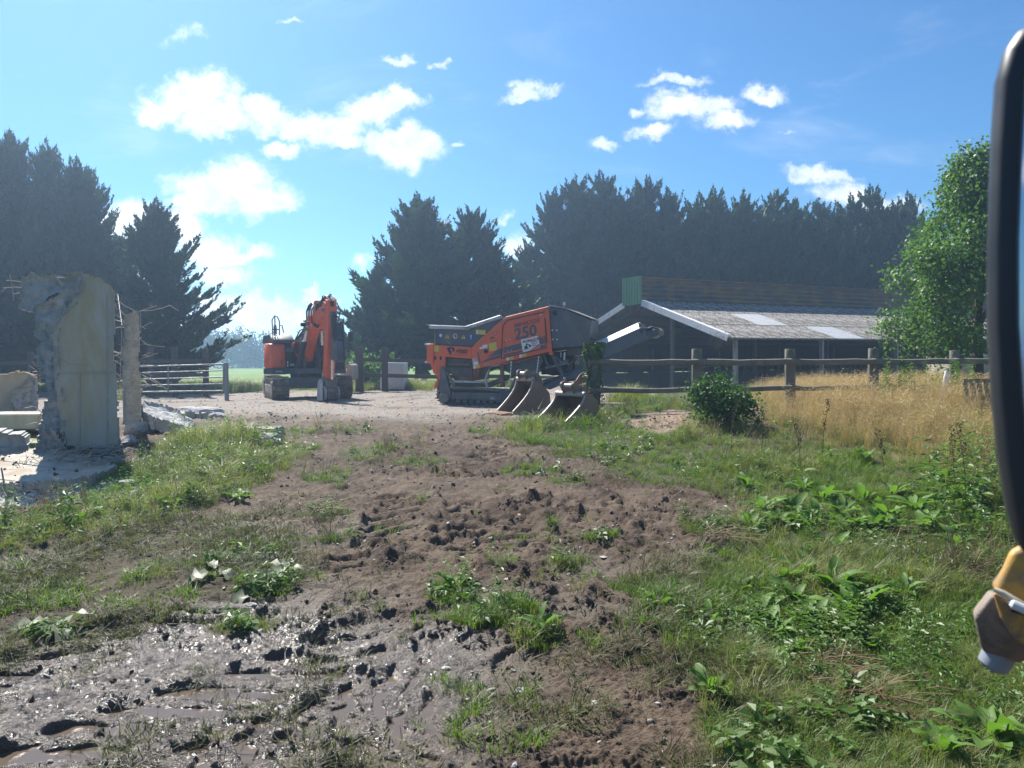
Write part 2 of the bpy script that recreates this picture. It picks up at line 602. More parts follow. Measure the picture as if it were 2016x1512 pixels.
# small green islands left standing in the mud: photo x, y, half width, half height
ISL = [(510, 1082, 85, 24), (290, 1128, 50, 22), (480, 1232, 75, 20), (990, 1108, 42, 20), (890, 1170, 55, 30), (960, 1212, 110, 28), (1055, 1262, 45, 18),
       (720, 893, 45, 16), (640, 938, 55, 18), (590, 885, 45, 12), (1115, 1108, 40, 16), (1130, 895, 60, 10), (1290, 1205, 35, 14), (1260, 1150, 60, 20),
       (640, 1008, 60, 16), (760, 880, 30, 8), (830, 905, 60, 8), (1050, 930, 70, 10), (1120, 950, 50, 10), (940, 850, 24, 5), (1290, 945, 60, 14), (1390, 1040, 60, 16),
       (1420, 1100, 50, 14), (660, 1060, 60, 12), (100, 1250, 70, 14), (590, 850, 60, 8), (420, 1110, 60, 16), (1180, 1060, 40, 8), (700, 850, 50, 6), (520, 1160, 60, 14)]
ISL_W = []
for (px, py, rx, ry) in ISL:
    c = ground_hit(px, py); e = ground_hit(px + rx, py); f = ground_hit(px, py - ry); g = ground_hit(px, py + ry)
    ISL_W.append((c.x, c.y, abs(e.x - c.x), abs(f.y - g.y) / 2))


def isl_mask(X, Y):
    m = np.zeros(np.shape(X))
    for (cx, cy, rx, ry) in ISL_W:
        d = np.sqrt(((X - cx) / rx) ** 2 + ((Y - cy) / ry) ** 2)
        m = np.maximum(m, np.clip(1.6 - 1.2 * d, 0, 1))
    return m


# wheel and crawler tracks pressed into the mud: centre line in photo pixels, half width (m), lug spacing (m), depth (m)
TRACKS = [([(-400, 1420), (0, 1330), (240, 1245), (470, 1185), (640, 1135), (760, 1060), (820, 960), (850, 880), (845, 830)], 0.28, 0.34, 0.068, 1),
          ([(-300, 1640), (60, 1500), (330, 1400), (560, 1320), (760, 1240), (860, 1120), (930, 1010), (960, 900), (960, 830)], 0.32, 0.36, 0.070, 1),
          ([(560, 1800), (700, 1560), (830, 1420), (1000, 1340), (1180, 1240), (1260, 1120), (1290, 1040), (1250, 960)], 0.27, 0.32, 0.05, -1),
          ([(700, 1010), (720, 960), (790, 910), (840, 860), (850, 820), (840, 790)], 0.50, 0.22, 0.055, 0),
          ([(1000, 1100), (970, 1000), (930, 930), (900, 870), (900, 830), (880, 805)], 0.46, 0.22, 0.055, 0),
          ([(1420, 1090), (1250, 1040), (1120, 1010), (950, 985), (780, 960), (650, 930)], 0.24, 0.3, 0.065, 1),
          ([(300, 1700), (420, 1500), (600, 1420), (800, 1330), (980, 1290)], 0.24, 0.3, 0.06, -1)]


def seg_param(pl, X, Y):
    best = np.full(X.shape, 1e18); S = np.zeros(X.shape); T = np.zeros(X.shape)
    acc = 0.0
    for i in range(len(pl) - 1):
        ax, ay = pl[i]; bx, by = pl[i + 1]
        ex, ey = bx - ax, by - ay; L = math.hypot(ex, ey)
        t = np.clip(((X - ax) * ex + (Y - ay) * ey) / (L * L), 0, 1)
        qx = X - ax - t * ex; qy = Y - ay - t * ey
        d2 = qx * qx + qy * qy
        side = (ex * qy - ey * qx) / L
        k = d2 < best
        best = np.where(k, d2, best); S = np.where(k, acc + t * L, S); T = np.where(k, np.where(np.abs(side) > 0, np.sign(side), 1) * np.sqrt(d2), T)
        acc += L
    return S, T, acc


def smooth_line(pl, n=5):
    out = []
    P = [pl[0]] + list(pl) + [pl[-1]]
    for i in range(1, len(P) - 2):
        p0, p1, p2, p3 = [np.array(P[j]) for j in (i - 1, i, i + 1, i + 2)]
        for k in range(n):
            t = k / n
            out.append(0.5 * ((2 * p1) + (-p0 + p2) * t + (2 * p0 - 5 * p1 + 4 * p2 - p3) * t * t + (-p0 + 3 * p1 - 3 * p2 + p3) * t ** 3))
    out.append(np.array(pl[-1]))
    return out


TRK = [(smooth_line([ground_hit(*p)[:2] for p in t[0]]), *t[1:]) for t in TRACKS]


def masks(X, Y):
    wob = 0.35 * fbm(X * 1.1, Y * 1.1, 3, 11) + 0.12 * fbm(X * 5, Y * 5, 2, 12)
    far = sstep(10, 20, Y)
    wobf = wob * (1 + 1.2 * far)
    g = np.zeros(X.shape)
    for P in (G_RIGHT, G_LEFT, G_GATE, G_BACK, G_STRIP):
        g = np.maximum(g, sstep(-0.22, 0.25, poly_sd(P, X, Y) + wobf * 0.8))
    g = np.maximum(g, sstep(0.3, 0.8, isl_mask(X, Y) + wob * 0.7))
    pit = sstep(-0.2, 0.3, poly_sd(G_PIT, X, Y) + wob)
    g = g * (1 - pit)
    dry = sstep(-0.3, 0.4, poly_sd(G_DRY, X, Y) + wobf)
    mash = sstep(-0.25, 0.3, poly_sd(G_MASH, X, Y) + wob)
    grav = sstep(15.2, 18.6, Y + 2.4 * fbm(X * 0.35, Y * 0.35, 3, 21) + 0.6 * wob - 0.6 * (X > 2)) * (1 - sstep(-0.2, 0.5, poly_sd(G_DRY, X, Y)))
    field = sstep(31.5, 34.0, Y + wob) * (1 - sstep(-4, 3, X - 0.05 * (Y - 30)))
    field = np.maximum(field, sstep(75, 85, Y))
    field = np.maximum(field, sstep(11.0, 12.5, X - 0.2 * (Y - 18)) * (1 - sstep(22, 26, Y)))
    wet = (1 - sstep(4.9, 6.3, Y + 0.30 * X + 0.8 * fbm(X * 0.7, Y * 0.7, 3, 33))) * (1 - sstep(-0.3, 0.9, X - 0.12 * Y + 0.95)) * (1 - mash)
    wet = np.clip(wet + 0.35 * (1 - mash) * sstep(0.1, 0.5, fbm(X * 0.5, Y * 0.5, 3, 35)) * (1 - sstep(7, 10, Y)), 0, 1)
    return dict(grass=g, dry=dry, mash=mash, gravel=np.clip(grav, 0, 1), field=np.clip(field, 0, 1), wet=wet * (1 - g), pit=pit)


def relief(X, Y, M=None):
    """mud relief on top of the base"""
    if M is None: M = masks(X, Y)
    soft = 1 - 0.75 * np.maximum(M['gravel'], np.maximum(M['field'], M['dry'])) - 0.35 * M['grass']
    soft = np.clip(soft, 0.12, 1) * (1 - 0.5 * sstep(14, 24, Y))
    h = 0.035 * fbm(X * 1.5, Y * 1.5, 3, 41)
    n = fbm(X * 4.2, Y * 4.2, 4, 43, 0.55)
    nn = fbm(X * 8.5 + 0.3 * n, Y * 8.5, 4, 44, 0.62)
    clod = np.clip(n - 0.06, 0, 1) * 0.085 + np.clip(nn - 0.02, 0, 1) ** 1.0 * 0.075                       # crumbled clods thrown up
    n2 = fbm(X * 13, Y * 13, 3, 47, 0.6)
    patch = sstep(-0.12, 0.25, fbm(X * 0.9, Y * 0.9, 3, 51))
    h = h + clod * (0.25 + 0.95 * patch) + 0.016 * n2 * (0.35 + patch)
    lug_all = np.zeros(X.shape)
    wx = X + 0.10 * vn(X * 2.2, Y * 2.2, 61) + 0.045 * vn(X * 9, Y * 9, 64); wy = Y + 0.10 * vn(X * 2.2, Y * 2.2, 62) + 0.045 * vn(X * 9, Y * 9, 65)
    for (pl, hw, per, dep, chev) in TRK:
        S, T, L = seg_param(pl, wx, wy)
        inside = 1 - sstep(hw * 0.82, hw * 1.08, np.abs(T))
        rim = np.exp(-((np.abs(T) - hw * 1.15) / 0.07) ** 2)
        fade = sstep(0, 0.6, S) * (1 - sstep(L - 0.8, L, S)) * np.clip(0.12 + .45 * M['wet'] + 0.88 * sstep(-0.15, 0.3, fbm(X * 1.1, Y * 1.1, 3, 63)), 0, 1)
        ph = S / per + chev * 0.75 * (T / hw) + 0.25 * n
        lug = sstep(-0.1, 0.55, np.sin(ph * 2 * math.pi) + 0.55 * n2)
        h = h * (1 - 0.55 * inside * fade) + fade * (-dep * 0.35 * inside - dep * lug * inside + dep * 0.75 * rim * (0.5 + n))
        lug_all = np.maximum(lug_all, inside * fade)
    h = h * (1 - .05 * M['wet']) + M['wet'] * (0.014 * nn + 0.020 * np.clip(fbm(X * 15, Y * 15, 4, 71, .7), 0, 1) + .012 * np.clip(fbm(X * 38, Y * 38, 2, 73, .7), 0, 1)) + (1 - M['wet']) * (.016 * np.clip(fbm(X * 30, Y * 30, 3, 74, .7), -.2, 1) + .030 * np.clip(fbm(X * 12, Y * 14, 4, 75, .68), -.15, 1))
    h = h * soft
    h = np.where(M['wet'] > 0.5, np.maximum(h, -0.2), h)
    return h, n, patch, lug_all


def ground_z(x, y):
    x = np.atleast_1d(np.asarray(x, float)); y = np.atleast_1d(np.asarray(y, float))
    return z_base(x, y) + relief(x, y)[0]


def gz(x, y):
    return float(ground_z(x, y)[0])


# grid fans out with distance so that its cells stay about pixel sized
near = 1.0 / np.linspace(1 / 2.9, 1 / 42.0, 620)
ys = np.concatenate([[-600, -200, -60, -20, -8, -3, 0, 1.2, 2.1, 2.6], near, 42 * 1.10 ** np.arange(1, 29)])
ti = np.linspace(-1, 1, 720)
extra = np.array([1.5, 5, 16, 50, 150, 560.0])
X = []; Yg = []
for y in ys:
    w = 0.74 * max(y, 0.5) + 0.9
    if y > 42: w = 0.74 * 42 + .9 + (y - 42) * .8
    X.append(np.concatenate([-(w + extra)[::-1], ti * w, w + extra]))
X = np.array(X); Yg = np.repeat(ys[:, None], X.shape[1], 1)
GM = masks(X, Yg)
rel, cl_n, cl_p, lug_m = relief(X, Yg, GM)
Z = z_base(X, Yg) + rel
SLAB_W = gpoly([(-320, 885), (-10, 883), (80, 880), (150, 900), (215, 912), (240, 940), (215, 968), (120, 985), (30, 996), (-320, 1010)])
Z = Z - 0.35 * sstep(-0.02, 0.2, poly_sd(SLAB_W, X, Yg))     # the slab lies in its own hollow
nr, nc = X.shape
idx = np.arange(nr * nc).reshape(nr, nc)
faces = np.stack([idx[:-1, :-1], idx[:-1, 1:], idx[1:, 1:], idx[1:, :-1]], -1).reshape(-1, 4)
verts = np.stack([X, Yg, Z], -1).reshape(-1, 3)

gm = bpy.data.materials.new('earth')
gm.use_nodes = True
t = NT(gm.node_tree)
def attr(nm): return t.n('ShaderNodeAttribute', dict(attribute_name=nm)).outputs['Fac']
geo = t.n('ShaderNodeNewGeometry')
pos = geo.outputs['Position']
nA = t.noise(pos, 1.3, 6, 0.62); nB = t.noise(pos, 9, 6, 0.65); nC = t.noise(pos, 55, 5, 0.65)
clod, wet = attr('clod'), attr('wet')
base = t.mix(t.mapr(nA.outputs['Fac'], 0.3, 0.7), (0.068, 0.048, 0.033), (0.118, 0.085, 0.059))
base = t.mix(t.mapr(nB.outputs['Fac'], 0.35, 0.75), base, (0.150, 0.110, 0.078))
base = t.mix(t.m('MULTIPLY', t.mapr(t.noise(pos, 0.55, 5, 0.62).outputs['Fac'], 0.48, 0.66), 0.75), base, (0.052, 0.033, 0.022))
base = t.mix(t.m('MULTIPLY', clod, t.mapr(nB.outputs['Fac'], 0.2, 0.62)), base, (0.052, 0.034, 0.025))
base = t.mix(t.m('MULTIPLY', t.mapr(nC.outputs['Fac'], 0.58, 0.72), 0.5), base, (0.045, 0.032, 0.023))
wetc = t.mix(t.mapr(nB.outputs['Fac'], 0.3, 0.7), (0.040, 0.028, 0.019), (0.085, 0.062, 0.045))
base = t.mix(t.m('MULTIPLY', wet, 0.85), base, wetc)
# stones in the mud
vo = t.n('ShaderNodeTexVoronoi', Vector=pos, Scale=26.0)
stone = t.m('MULTIPLY', t.mapr(vo.outputs['Distance'], 0.16, 0.10), t.mapr(t.n('ShaderNodeSeparateColor', i0=vo.outputs['Color']).outputs[0], 0.80, 0.84))
base = t.mix(t.m('MULTIPLY', stone, 0.8), base, (0.27, 0.25, 0.23))
# gravel yard
vg = t.n('ShaderNodeTexVoronoi', Vector=pos, Scale=20.0)
vc = t.n('ShaderNodeSeparateColor', i0=vg.outputs['Color']).outputs[0]
grc = t.mix(vc, (0.185, 0.165, 0.142), (0.32, 0.295, 0.265))
grc = t.mix(t.mapr(nA.outputs['Fac'], 0.40, 0.66), grc, (0.255, 0.195, 0.145))
grc = t.mix(t.mapr(t.noise(pos, 0.5, 5, 0.6).outputs['Fac'], 0.54, 0.68), grc, (0.135, 0.118, 0.102))
base = t.mix(attr('gravel'), base, grc)
soil = t.mix(nB.outputs['Fac'], (0.040, 0.040, 0.020), (0.085, 0.095, 0.038))
base = t.mix(t.m('MULTIPLY', attr('grass'), 0.8), base, soil)
mashc = t.mix(nB.outputs['Fac'], (0.040, 0.032, 0.020), (0.10, 0.092, 0.05))
base = t.mix(t.m('MULTIPLY', attr('mash'), 0.65), base, mashc)
base = t.mix(t.m('MULTIPLY', attr('dry'), 0.85), base, t.mix(nB.outputs['Fac'], (0.12, 0.09, 0.04), (0.22, 0.17, 0.08)))
base = t.mix(attr('pit'), base, t.mix(nB.outputs['Fac'], (0.19, 0.13, 0.09), (0.30, 0.22, 0.16)))
fl = t.mix(t.mapr(t.noise(pos, 0.25, 4, 0.6).outputs['Fac'], 0.35, 0.65), (0.115, 0.19, 0.035), (0.16, 0.24, 0.05))
base = t.mix(attr('field'), base, fl)
rgh = t.m('ADD', 0.86, t.m('MULTIPLY', wet, t.mapr(nB.outputs['Fac'], 0.3, 0.62, -0.76, -0.50)))
bmp = t.m('ADD', t.m('MULTIPLY', nC.outputs['Fac'], 0.5), t.m('ADD', t.m('MULTIPLY', nB.outputs['Fac'], 0.9), t.m('MULTIPLY', stone, 0.3)))
gbump = t.m('MULTIPLY', attr('gravel'), t.m('MULTIPLY', vg.outputs['Distance'], -0.8))
bp = t.n('ShaderNodeBump', Strength=0.9, Distance=0.045, Height=t.m('ADD', bmp, gbump))
pb = t.n('ShaderNodeBsdfPrincipled', Base_Color=base, Roughness=rgh, Normal=bp)
t.set(pb, 'Specular IOR Level', t.m('ADD', 0.15, t.m('MULTIPLY', wet, 0.40)))
t.n('ShaderNodeOutputMaterial', Surface=pb.outputs[0])


def ground_part(name, sel):
    f = faces[sel]
    used = np.unique(f)
    remap = np.full(len(verts), -1, np.int64); remap[used] = np.arange(len(used))
    me = np_mesh(name, verts[used], remap[f], smooth=True)
    for nm, arr in (('wet', GM['wet']), ('gravel', GM['gravel']), ('grass', GM['grass']), ('mash', GM['mash']), ('dry', GM['dry']), ('field', GM['field']),
                    ('pit', GM['pit']), ('clod', np.clip(cl_n * 3.2, 0, 1) * (0.35 + 0.65 * cl_p) * (1 - 0.6 * lug_m))):
        a = me.attributes.new(nm, 'FLOAT', 'POINT')
        a.data.foreach_set('value', arr.ravel()[used].astype(np.float32))
    o = link_mesh(name, me, gm)
    o['kind'] = 'structure'
    return o


def fmean(a):
    r = a.ravel()
    return r[faces].mean(1)


f_field = fmean(GM['field']) > 0.5
f_grav = (fmean(GM['gravel']) > 0.5) & ~f_field
f_mud = ~(f_field | f_grav)
ground_part('muddy_ground', f_mud)
ground_part('gravel_yard', f_grav)
ground_part('field', f_field)

# standing water in the lowest ruts
pw = bpy.data.materials.new('puddle_water')
pw.use_nodes = True
t = NT(pw.node_tree)
gp = t.n('ShaderNodeNewGeometry')
nz = t.noise(gp.outputs['Position'], 6, 3, 0.5)
b = t.n('ShaderNodeBsdfPrincipled', Base_Color=t.mix(nz.outputs['Fac'], (0.085, 0.062, 0.042), (0.13, 0.10, 0.075)), Roughness=0.06)
b.inputs['IOR'].default_value = 1.33
t.n('ShaderNodeOutputMaterial', Surface=b.outputs[0])
mb = MB()
wl = -0.030
mb.quad((-4.6, 2.4, wl), (0.15, 2.4, wl), (0.05, 4.9, wl), (-4.6, 4.9, wl))
o = mb.build('puddle_water', pw, org=None)
o['kind'] = 'structure'
# ------------------------------------------------------------------ trees
M_CON = [leaf_mat('cypress_foliage', (0.014, 0.034, 0.018), (0.044, 0.078, 0.034), 0.6, 0.14, scale=0.6),
         leaf_mat('cypress_foliage_green', (0.018, 0.045, 0.024), (0.056, 0.10, 0.042), 0.6, 0.16, scale=0.6)]
M_BARK = mat('bark', (0.085, 0.065, 0.05), 0.9, var=0.3, scale=9, bump=0.5, stretch=(1, 1, 0.25))
M_LEAF = leaf_mat('maple_leaves', (0.052, 0.112, 0.024), (0.115, 0.20, 0.045), 0.5, 0.42, scale=0.8)
M_FARLEAF = leaf_mat('oak_leaves', (0.028, 0.052, 0.018), (0.06, 0.095, 0.03), 0.6, 0.2, scale=0.3)


def plume_arrays(seed, n=11, tri=True):
    """feathery spray of length 1 along +x, curving up"""
    r = np.random.default_rng(seed)
    V = []
    for i in range(n):
        t = (i + 0.5) / n
        bx, bz = t * 0.96, 0.16 * t * t
        L = 0.33 * (1 - t) ** 0.7 + 0.07
        for s in (-1, 1):
            a = s * r.uniform(0.40, 0.78)
            tw = r.uniform(-0.5, 0.7)
            d = np.array([math.cos(a), math.sin(a) * math.cos(tw), abs(math.sin(a)) * math.sin(tw) + 0.22])
            p = np.array([bx, 0, bz])
            w = np.array([-d[1], d[0], 0]) * L * 0.21
            w[2] = r.uniform(-0.05, 0.05)
            V += [p - w * 0.35, p + d * L * 0.5 + w, p + d * L]
            V += [p + w * 0.35, p + d * L * 0.45 - w, p + d * L * r.uniform(.85, 1.0)]
    V += [np.array([0.8, -.035, .10]), np.array([0.8, .035, .10]), np.array([1.15, 0, .26])]
    return np.array(V)


PLUMES = [plume_arrays(s) for s in range(5)]


def basis(d, roll):
    d = d / np.linalg.norm(d)
    up = np.array([0, 0, 1.0])
    y = np.cross(up, d); y /= (np.linalg.norm(y) + 1e-9)
    z = np.cross(d, y)
    c, s = math.cos(roll), math.sin(roll)
    return np.stack([d, y * c + z * s, -y * s + z * c], 1)


def conifer_mesh(seed, H, Rb, leaders=((0, 0, 1.0),), nb=120, lean=0.0, low=0.03):
    r = np.random.default_rng(seed)
    out = []
    for (lx, ly, lh) in leaders:
        h_l = H * lh
        k = int(nb * lh)
        for i in range(k):
            f = low + (1 - low) * ((i + r.uniform(0, 1)) / k) ** 0.93
            z0 = f * h_l * 0.93
            prof = (1 - f) ** 0.80 * (0.75 + 0.25 * min(1, f / 0.10))
            L = Rb * prof * r.uniform(0.62, 1.28) / (1 if len(leaders) == 1 else 1.25) + 0.035 * H
            az = i * 2.39996 + r.uniform(-0.4, 0.4)
            el = R(8 + 40 * f + r.uniform(-9, 12))
            merge = sstep(0.1, 0.9, f)
            ox, oy = lx * (0.35 + 0.65 * merge) , ly * (0.35 + 0.65 * merge)
            d0 = np.array([math.cos(az) * math.cos(el), math.sin(az) * math.cos(el), math.sin(el) - .12])
            o = np.array([ox + lean * z0, oy, z0])
            npl = max(4, int(2.5 + L * 3.4))
            for j in range(npl):
                t = 1.0 - (j / npl) ** 1.25 * 0.92
                up = 0.40 * t * t * L
                p = o + d0 * L * t * 0.86 + np.array([0, 0, up * .5])
                yaw = 0 if j == 0 else r.uniform(-1.0, 1.0)
                dd = np.array([math.cos(az + yaw) * math.cos(el), math.sin(az + yaw) * math.cos(el), math.sin(el) + 0.10 + 0.42 * t + r.uniform(-0.2, 0.2)])
                sc = (0.058 * H + 0.24 * L) * r.uniform(0.75, 1.2) * (1.2 if j == 0 else 0.95)
                B = basis(dd, r.uniform(-0.7, 0.7))
                out.append((PLUMES[r.integers(0, 5)] * sc) @ B.T + p)
        # leading shoot
        for j in range(9):
            p = np.array([lx + lean * h_l, ly, h_l * (0.86 + 0.012 * j)])
            dd = np.array([r.uniform(-.35, .35), r.uniform(-.35, .35), 1.0]) if j < 8 else np.array([0.12, 0.05, 1.0])
            out.append((PLUMES[j % 5] * H * (0.070 if j < 8 else 0.10)) @ basis(dd, r.uniform(0, 6)).T + p)
    V = np.concatenate(out)
    return np_mesh('crown', V, np.arange(len(V)).reshape(-1, 3))


def trunk_mesh(name, H, r0, limbs=()):
    mb = MB()
    mb.tube([(0, 0, -0.2), (0.02 * r0, 0, H * .1), (0, 0.03, H * .5), (0, 0, H)], [r0 * 1.2, r0, r0 * .6, r0 * .12], 8)
    for l in limbs: mb.tube(*l)
    return mb.mesh(name, smooth=60)


CON_V = [(conifer_mesh(11, 10, 2.75, nb=150), 10), (conifer_mesh(23, 10, 2.6, nb=150, lean=0.012), 10),
         (conifer_mesh(35, 12, 3.0, ((-.75, .2, .93), (.35, -.3, 1.0), (1.05, .4, .90)), nb=88), 12),
         (conifer_mesh(47, 12, 3.0, ((-.9, 0, .88), (0, .3, 1.0), (.8, -.35, .95), (.2, .8, .9)), nb=72), 12)]
CON_T = [trunk_mesh('trunk', 9.0, 0.2), trunk_mesh('trunk', 9.0, 0.2), trunk_mesh('trunk', 10.5, .26), trunk_mesh('trunk', 10.5, .26)]


def conifer(px, ytop, Y, wpx, var, mt, label, group, base=None, rz=0.0):
    """tip at photo pixel (px, ytop), standing at distance Y, about wpx photo pixels wide"""
    top = at(px, ytop, Y)
    zb0 = zb(top.x, Y) if base is None else base
    h = (top.z - zb0) * (.985 if Y < 40 else .965)
    cm, ch = CON_V[var]
    Rv = 2.75 if var < 2 else 3.2
    w = 1.12 * wpx / F_PX * Y / 2
    e = empty('cypress_tree', (top.x, Y, zb0), label, 'tree', group, rz)
    e.scale = (w / Rv, w / Rv, h / ch)
    me = cm if mt == 0 else con_alt[var]
    link_mesh('crown', me, M_CON[0], e)
    link_mesh('trunk', CON_T[var], M_BARK, e)
    return e


con_alt = []
for cm, ch in CON_V:
    c2 = cm.copy(); c2.materials.append(M_CON[1]); con_alt.append(c2)
GL, GM_, GRt = 'cypress trees on the left of the yard', 'cypress pair between the machines', 'cypress trees behind the cattle shed'
conifer(-105, 235, 33, 250, 2, 0, 'tall dark cypress cut by the left edge of the photo, outermost of the left group', GL, rz=0.4)
conifer(18, 268, 35, 250, 1, 0, 'tall feathery dark cypress with the highest tip in view on the far left', GL, rz=1.4)
conifer(92, 292, 37, 230, 0, 0, 'dark cypress standing directly behind the broken lump of the concrete wall', GL, rz=2.6)
conifer(162, 328, 36, 240, 1, 0, 'dark cypress rising behind the stained concrete slab wall, right-hand end of the left group', GL, rz=4.0)
conifer(306, 402, 34, 235, 0, 0, 'lone dark conical cypress with upswept boughs behind the metal field gate', GL, rz=5.1)
conifer(235, 470, 38, 150, 1, 0, 'short dark cypress filling the gap left of the lone conical one', GL, rz=3.1)
conifer(824, 384, 44, 270, 0, 0, 'wide conical dark cypress rising between the excavator and the crusher', GM_, rz=0.9)
conifer(932, 406, 46, 235, 1, 0, 'narrower dark cypress behind the grey hopper of the crusher', GM_, rz=2.2)
conifer(742, 520, 42, 120, 1, 0, 'low dark cypress beside the right-hand track of the excavator', GM_, rz=1.2)
for a in ((1118, 350, 57, 235, 2, 0, 'dark many-tipped cypress with spiky boughs leaning left behind the crusher engine box', .3),
          (1200, 338, 58, 250, 3, 0, 'tallest many-tipped cypress of the row, left of the green ridge cladding', 1.9),
          (1288, 348, 59, 240, 2, 0, 'dense dark cypress directly above the green ridge cladding of the shed', 3.3),
          (1392, 375, 60, 220, 3, 1, 'bluish green cypress above the left part of the brown ridge wall of the shed', 4.4),
          (1462, 382, 61, 200, 2, 1, 'cypress with a low rounded top above the middle of the brown ridge wall', 5.2),
          (1536, 370, 62, 220, 3, 1, 'cypress with a tall middle tip above the pale roof sheets of the shed', 0.8),
          (1622, 392, 63, 210, 2, 1, 'cypress standing below the small cloud right of centre, left of the last two', 2.5),
          (1705, 372, 64, 220, 3, 1, 'cypress in front of the long low cloud, second last before the leafy tree', 3.9),
          (1778, 382, 65, 210, 2, 1, 'last cypress of the row, partly hidden by the bright leafy tree', 1.1),
          (1040, 480, 56, 150, 1, 0, 'shorter dark cypress low behind the orange crusher door', 2.0)):
    conifer(*a[:7], GRt, rz=a[7])


# broad-leaved trees
def leaf_cloud(seed, lobes, n, size, droop=0.3, shell=0.55):
    """n leaves of two triangles spread through overlapping lobes (cx, cy, cz, rx, ry, rz)"""
    r = np.random.default_rng(seed)
    wts = np.array([l[3] * l[4] * l[5] for l in lobes]) ** (2 / 3); wts /= wts.sum()
    which = r.choice(len(lobes), n, p=wts)
    d = r.normal(size=(n, 3)); d /= np.linalg.norm(d, axis=1)[:, None]
    rad = shell + (1 - shell) * r.random(n) ** 0.6
    Lb = np.array(lobes)[which]
    # leaf clumps: jitter towards cluster centres
    c = Lb[:, :3] + d * Lb[:, 3:] * rad[:, None]
    # group leaves on twigs
    twig = r.integers(0, max(1, n // 9), n)
    tc_ = np.zeros((n // 9 + 1, 3)); first = {}
    order = np.argsort(twig, kind='stable')
    tw_s = twig[order]
    starts = np.r_[0, np.flatnonzero(np.diff(tw_s)) + 1]
    rep = np.repeat(c[order][starts], np.diff(np.r_[starts, n]), axis=0)
    inv = np.empty(n, int); inv[order] = np.arange(n)
    c = rep[inv] + r.normal(size=(n, 3)) * size * 1.5
    nrm = d + r.normal(size=(n, 3)) * 0.7 + np.array([0, 0, 0.6]); nrm /= np.linalg.norm(nrm, axis=1)[:, None]
    ax = np.cross(nrm, r.normal(size=(n, 3))); ax /= np.linalg.norm(ax, axis=1)[:, None]
    ax[:, 2] -= droop; ax /= np.linalg.norm(ax, axis=1)[:, None]
    sd = np.cross(nrm, ax); sd /= np.linalg.norm(sd, axis=1)[:, None] + 1e-9
    s = size * r.uniform(0.6, 1.25, n)[:, None]
    a = c; b = c + ax * s * .5 + sd * s * .36 + nrm * s * .10; e = c + ax * s; f = c + ax * s * .5 - sd * s * .36 + nrm * s * .10
    V = np.stack([a, b, e, f], 1).reshape(-1, 3)
    return np_mesh('crown', V, np.arange(len(V)).reshape(-1, 4))


def broad_tree(name, loc, label, cat, H, lobes, n, size, mt, r0, group=None, seed=1, droop=.3):
    e = empty(name, loc, label, cat, group)
    limbs = []
    for l in lobes[::max(1, len(lobes) // 9)]:
        limbs.append(([(0, 0, H * .28), (l[0] * .4, l[1] * .4, (H * .28 + l[2]) * .52), (l[0] * .9, l[1] * .9, l[2])], [r0 * .5, r0 * .34, r0 * .06], 6))
    link_mesh('trunk', trunk_mesh('trunk', H * .85, r0, limbs), M_BARK, e)
    link_mesh('crown', leaf_cloud(seed, lobes, n, size, droop), mt, e)
    return e


TD = 23.5
tb = at(1925, 760, TD)
rr_ = np.random.default_rng(3)
lob = []
Hh = 8.3 - zb(tb.x, TD)
for i in range(60):
    f = rr_.random() ** 0.9
    z = 1.35 + f * (Hh - 1.8)
    rad = 2.95 * (1 - f ** 1.5) ** 0.75 * (0.72 + .28 * min(1, f / .2))
    a = rr_.uniform(0, 6.28); q = rad * rr_.uniform(.45, 1)
    s_ = rr_.uniform(.45, .8)
    lob.append((q * math.cos(a), q * math.sin(a), z, s_, s_, s_ * .8))
broad_tree('broadleaf_tree', (tb.x, TD, zb(tb.x, TD)), 'bright green leafy tree at the right overhanging the end of the shed roof', 'tree', Hh, lob, 38000, 0.125, M_LEAF, 0.16, seed=5, droop=.5)

FARG = 'trees on the far side of the field'
far = [(400, 646, 150, 46, 'rounded far tree beyond the field just right of the lone cypress'), (446, 655, 165, 40, 'small far tree beyond the field, middle of the gap'),
       (478, 664, 175, 34, 'lowest far tree beyond the field, where the treeline dips'), (512, 657, 160, 44, 'far tree beyond the field touching the excavator cover'),
       (352, 668, 140, 50, 'far tree beyond the field seen through the boughs of the lone cypress'), (560, 668, 170, 50, 'far tree beyond the field hidden behind the excavator cover'),
       (610, 664, 168, 54, 'far tree behind the arm of the excavator'), (664, 668, 172, 50, 'far tree behind the excavator cab')]
for i, (px, yt, Y, hw, lb) in enumerate(far):
    top = at(px, yt, Y)
    z0 = zb(top.x, Y) - .1; h = top.z - z0
    w = hw / F_PX * Y
    r_ = np.random.default_rng(100 + i)
    ls = [(r_.uniform(-.6, .6) * w, r_.uniform(-.5, .5) * w, h * r_.uniform(.22, .85), w * r_.uniform(.28, .5), w * .4, h * r_.uniform(.14, .24)) for _ in range(16)]
    broad_tree('field_tree', (top.x, Y, z0), lb, 'tree', h, ls, 2600, 0.55, M_FARLEAF, 0.35, FARG, seed=60 + i)
# far hedge closing the field
hl = []
for i in range(90):
    x = -150 + i * 3.6
    hl.append((x, 186 + 5 * math.sin(i * 1.7), 1.5 + .5 * math.sin(i * 2.3), 2.8, 2.2, 1.5))
o = link_mesh('far_hedge', leaf_cloud(77, hl, 16000, 0.7), M_FARLEAF)
tag(o, 'low dark hedge closing the far side of the green field', 'hedge', kind='stuff')
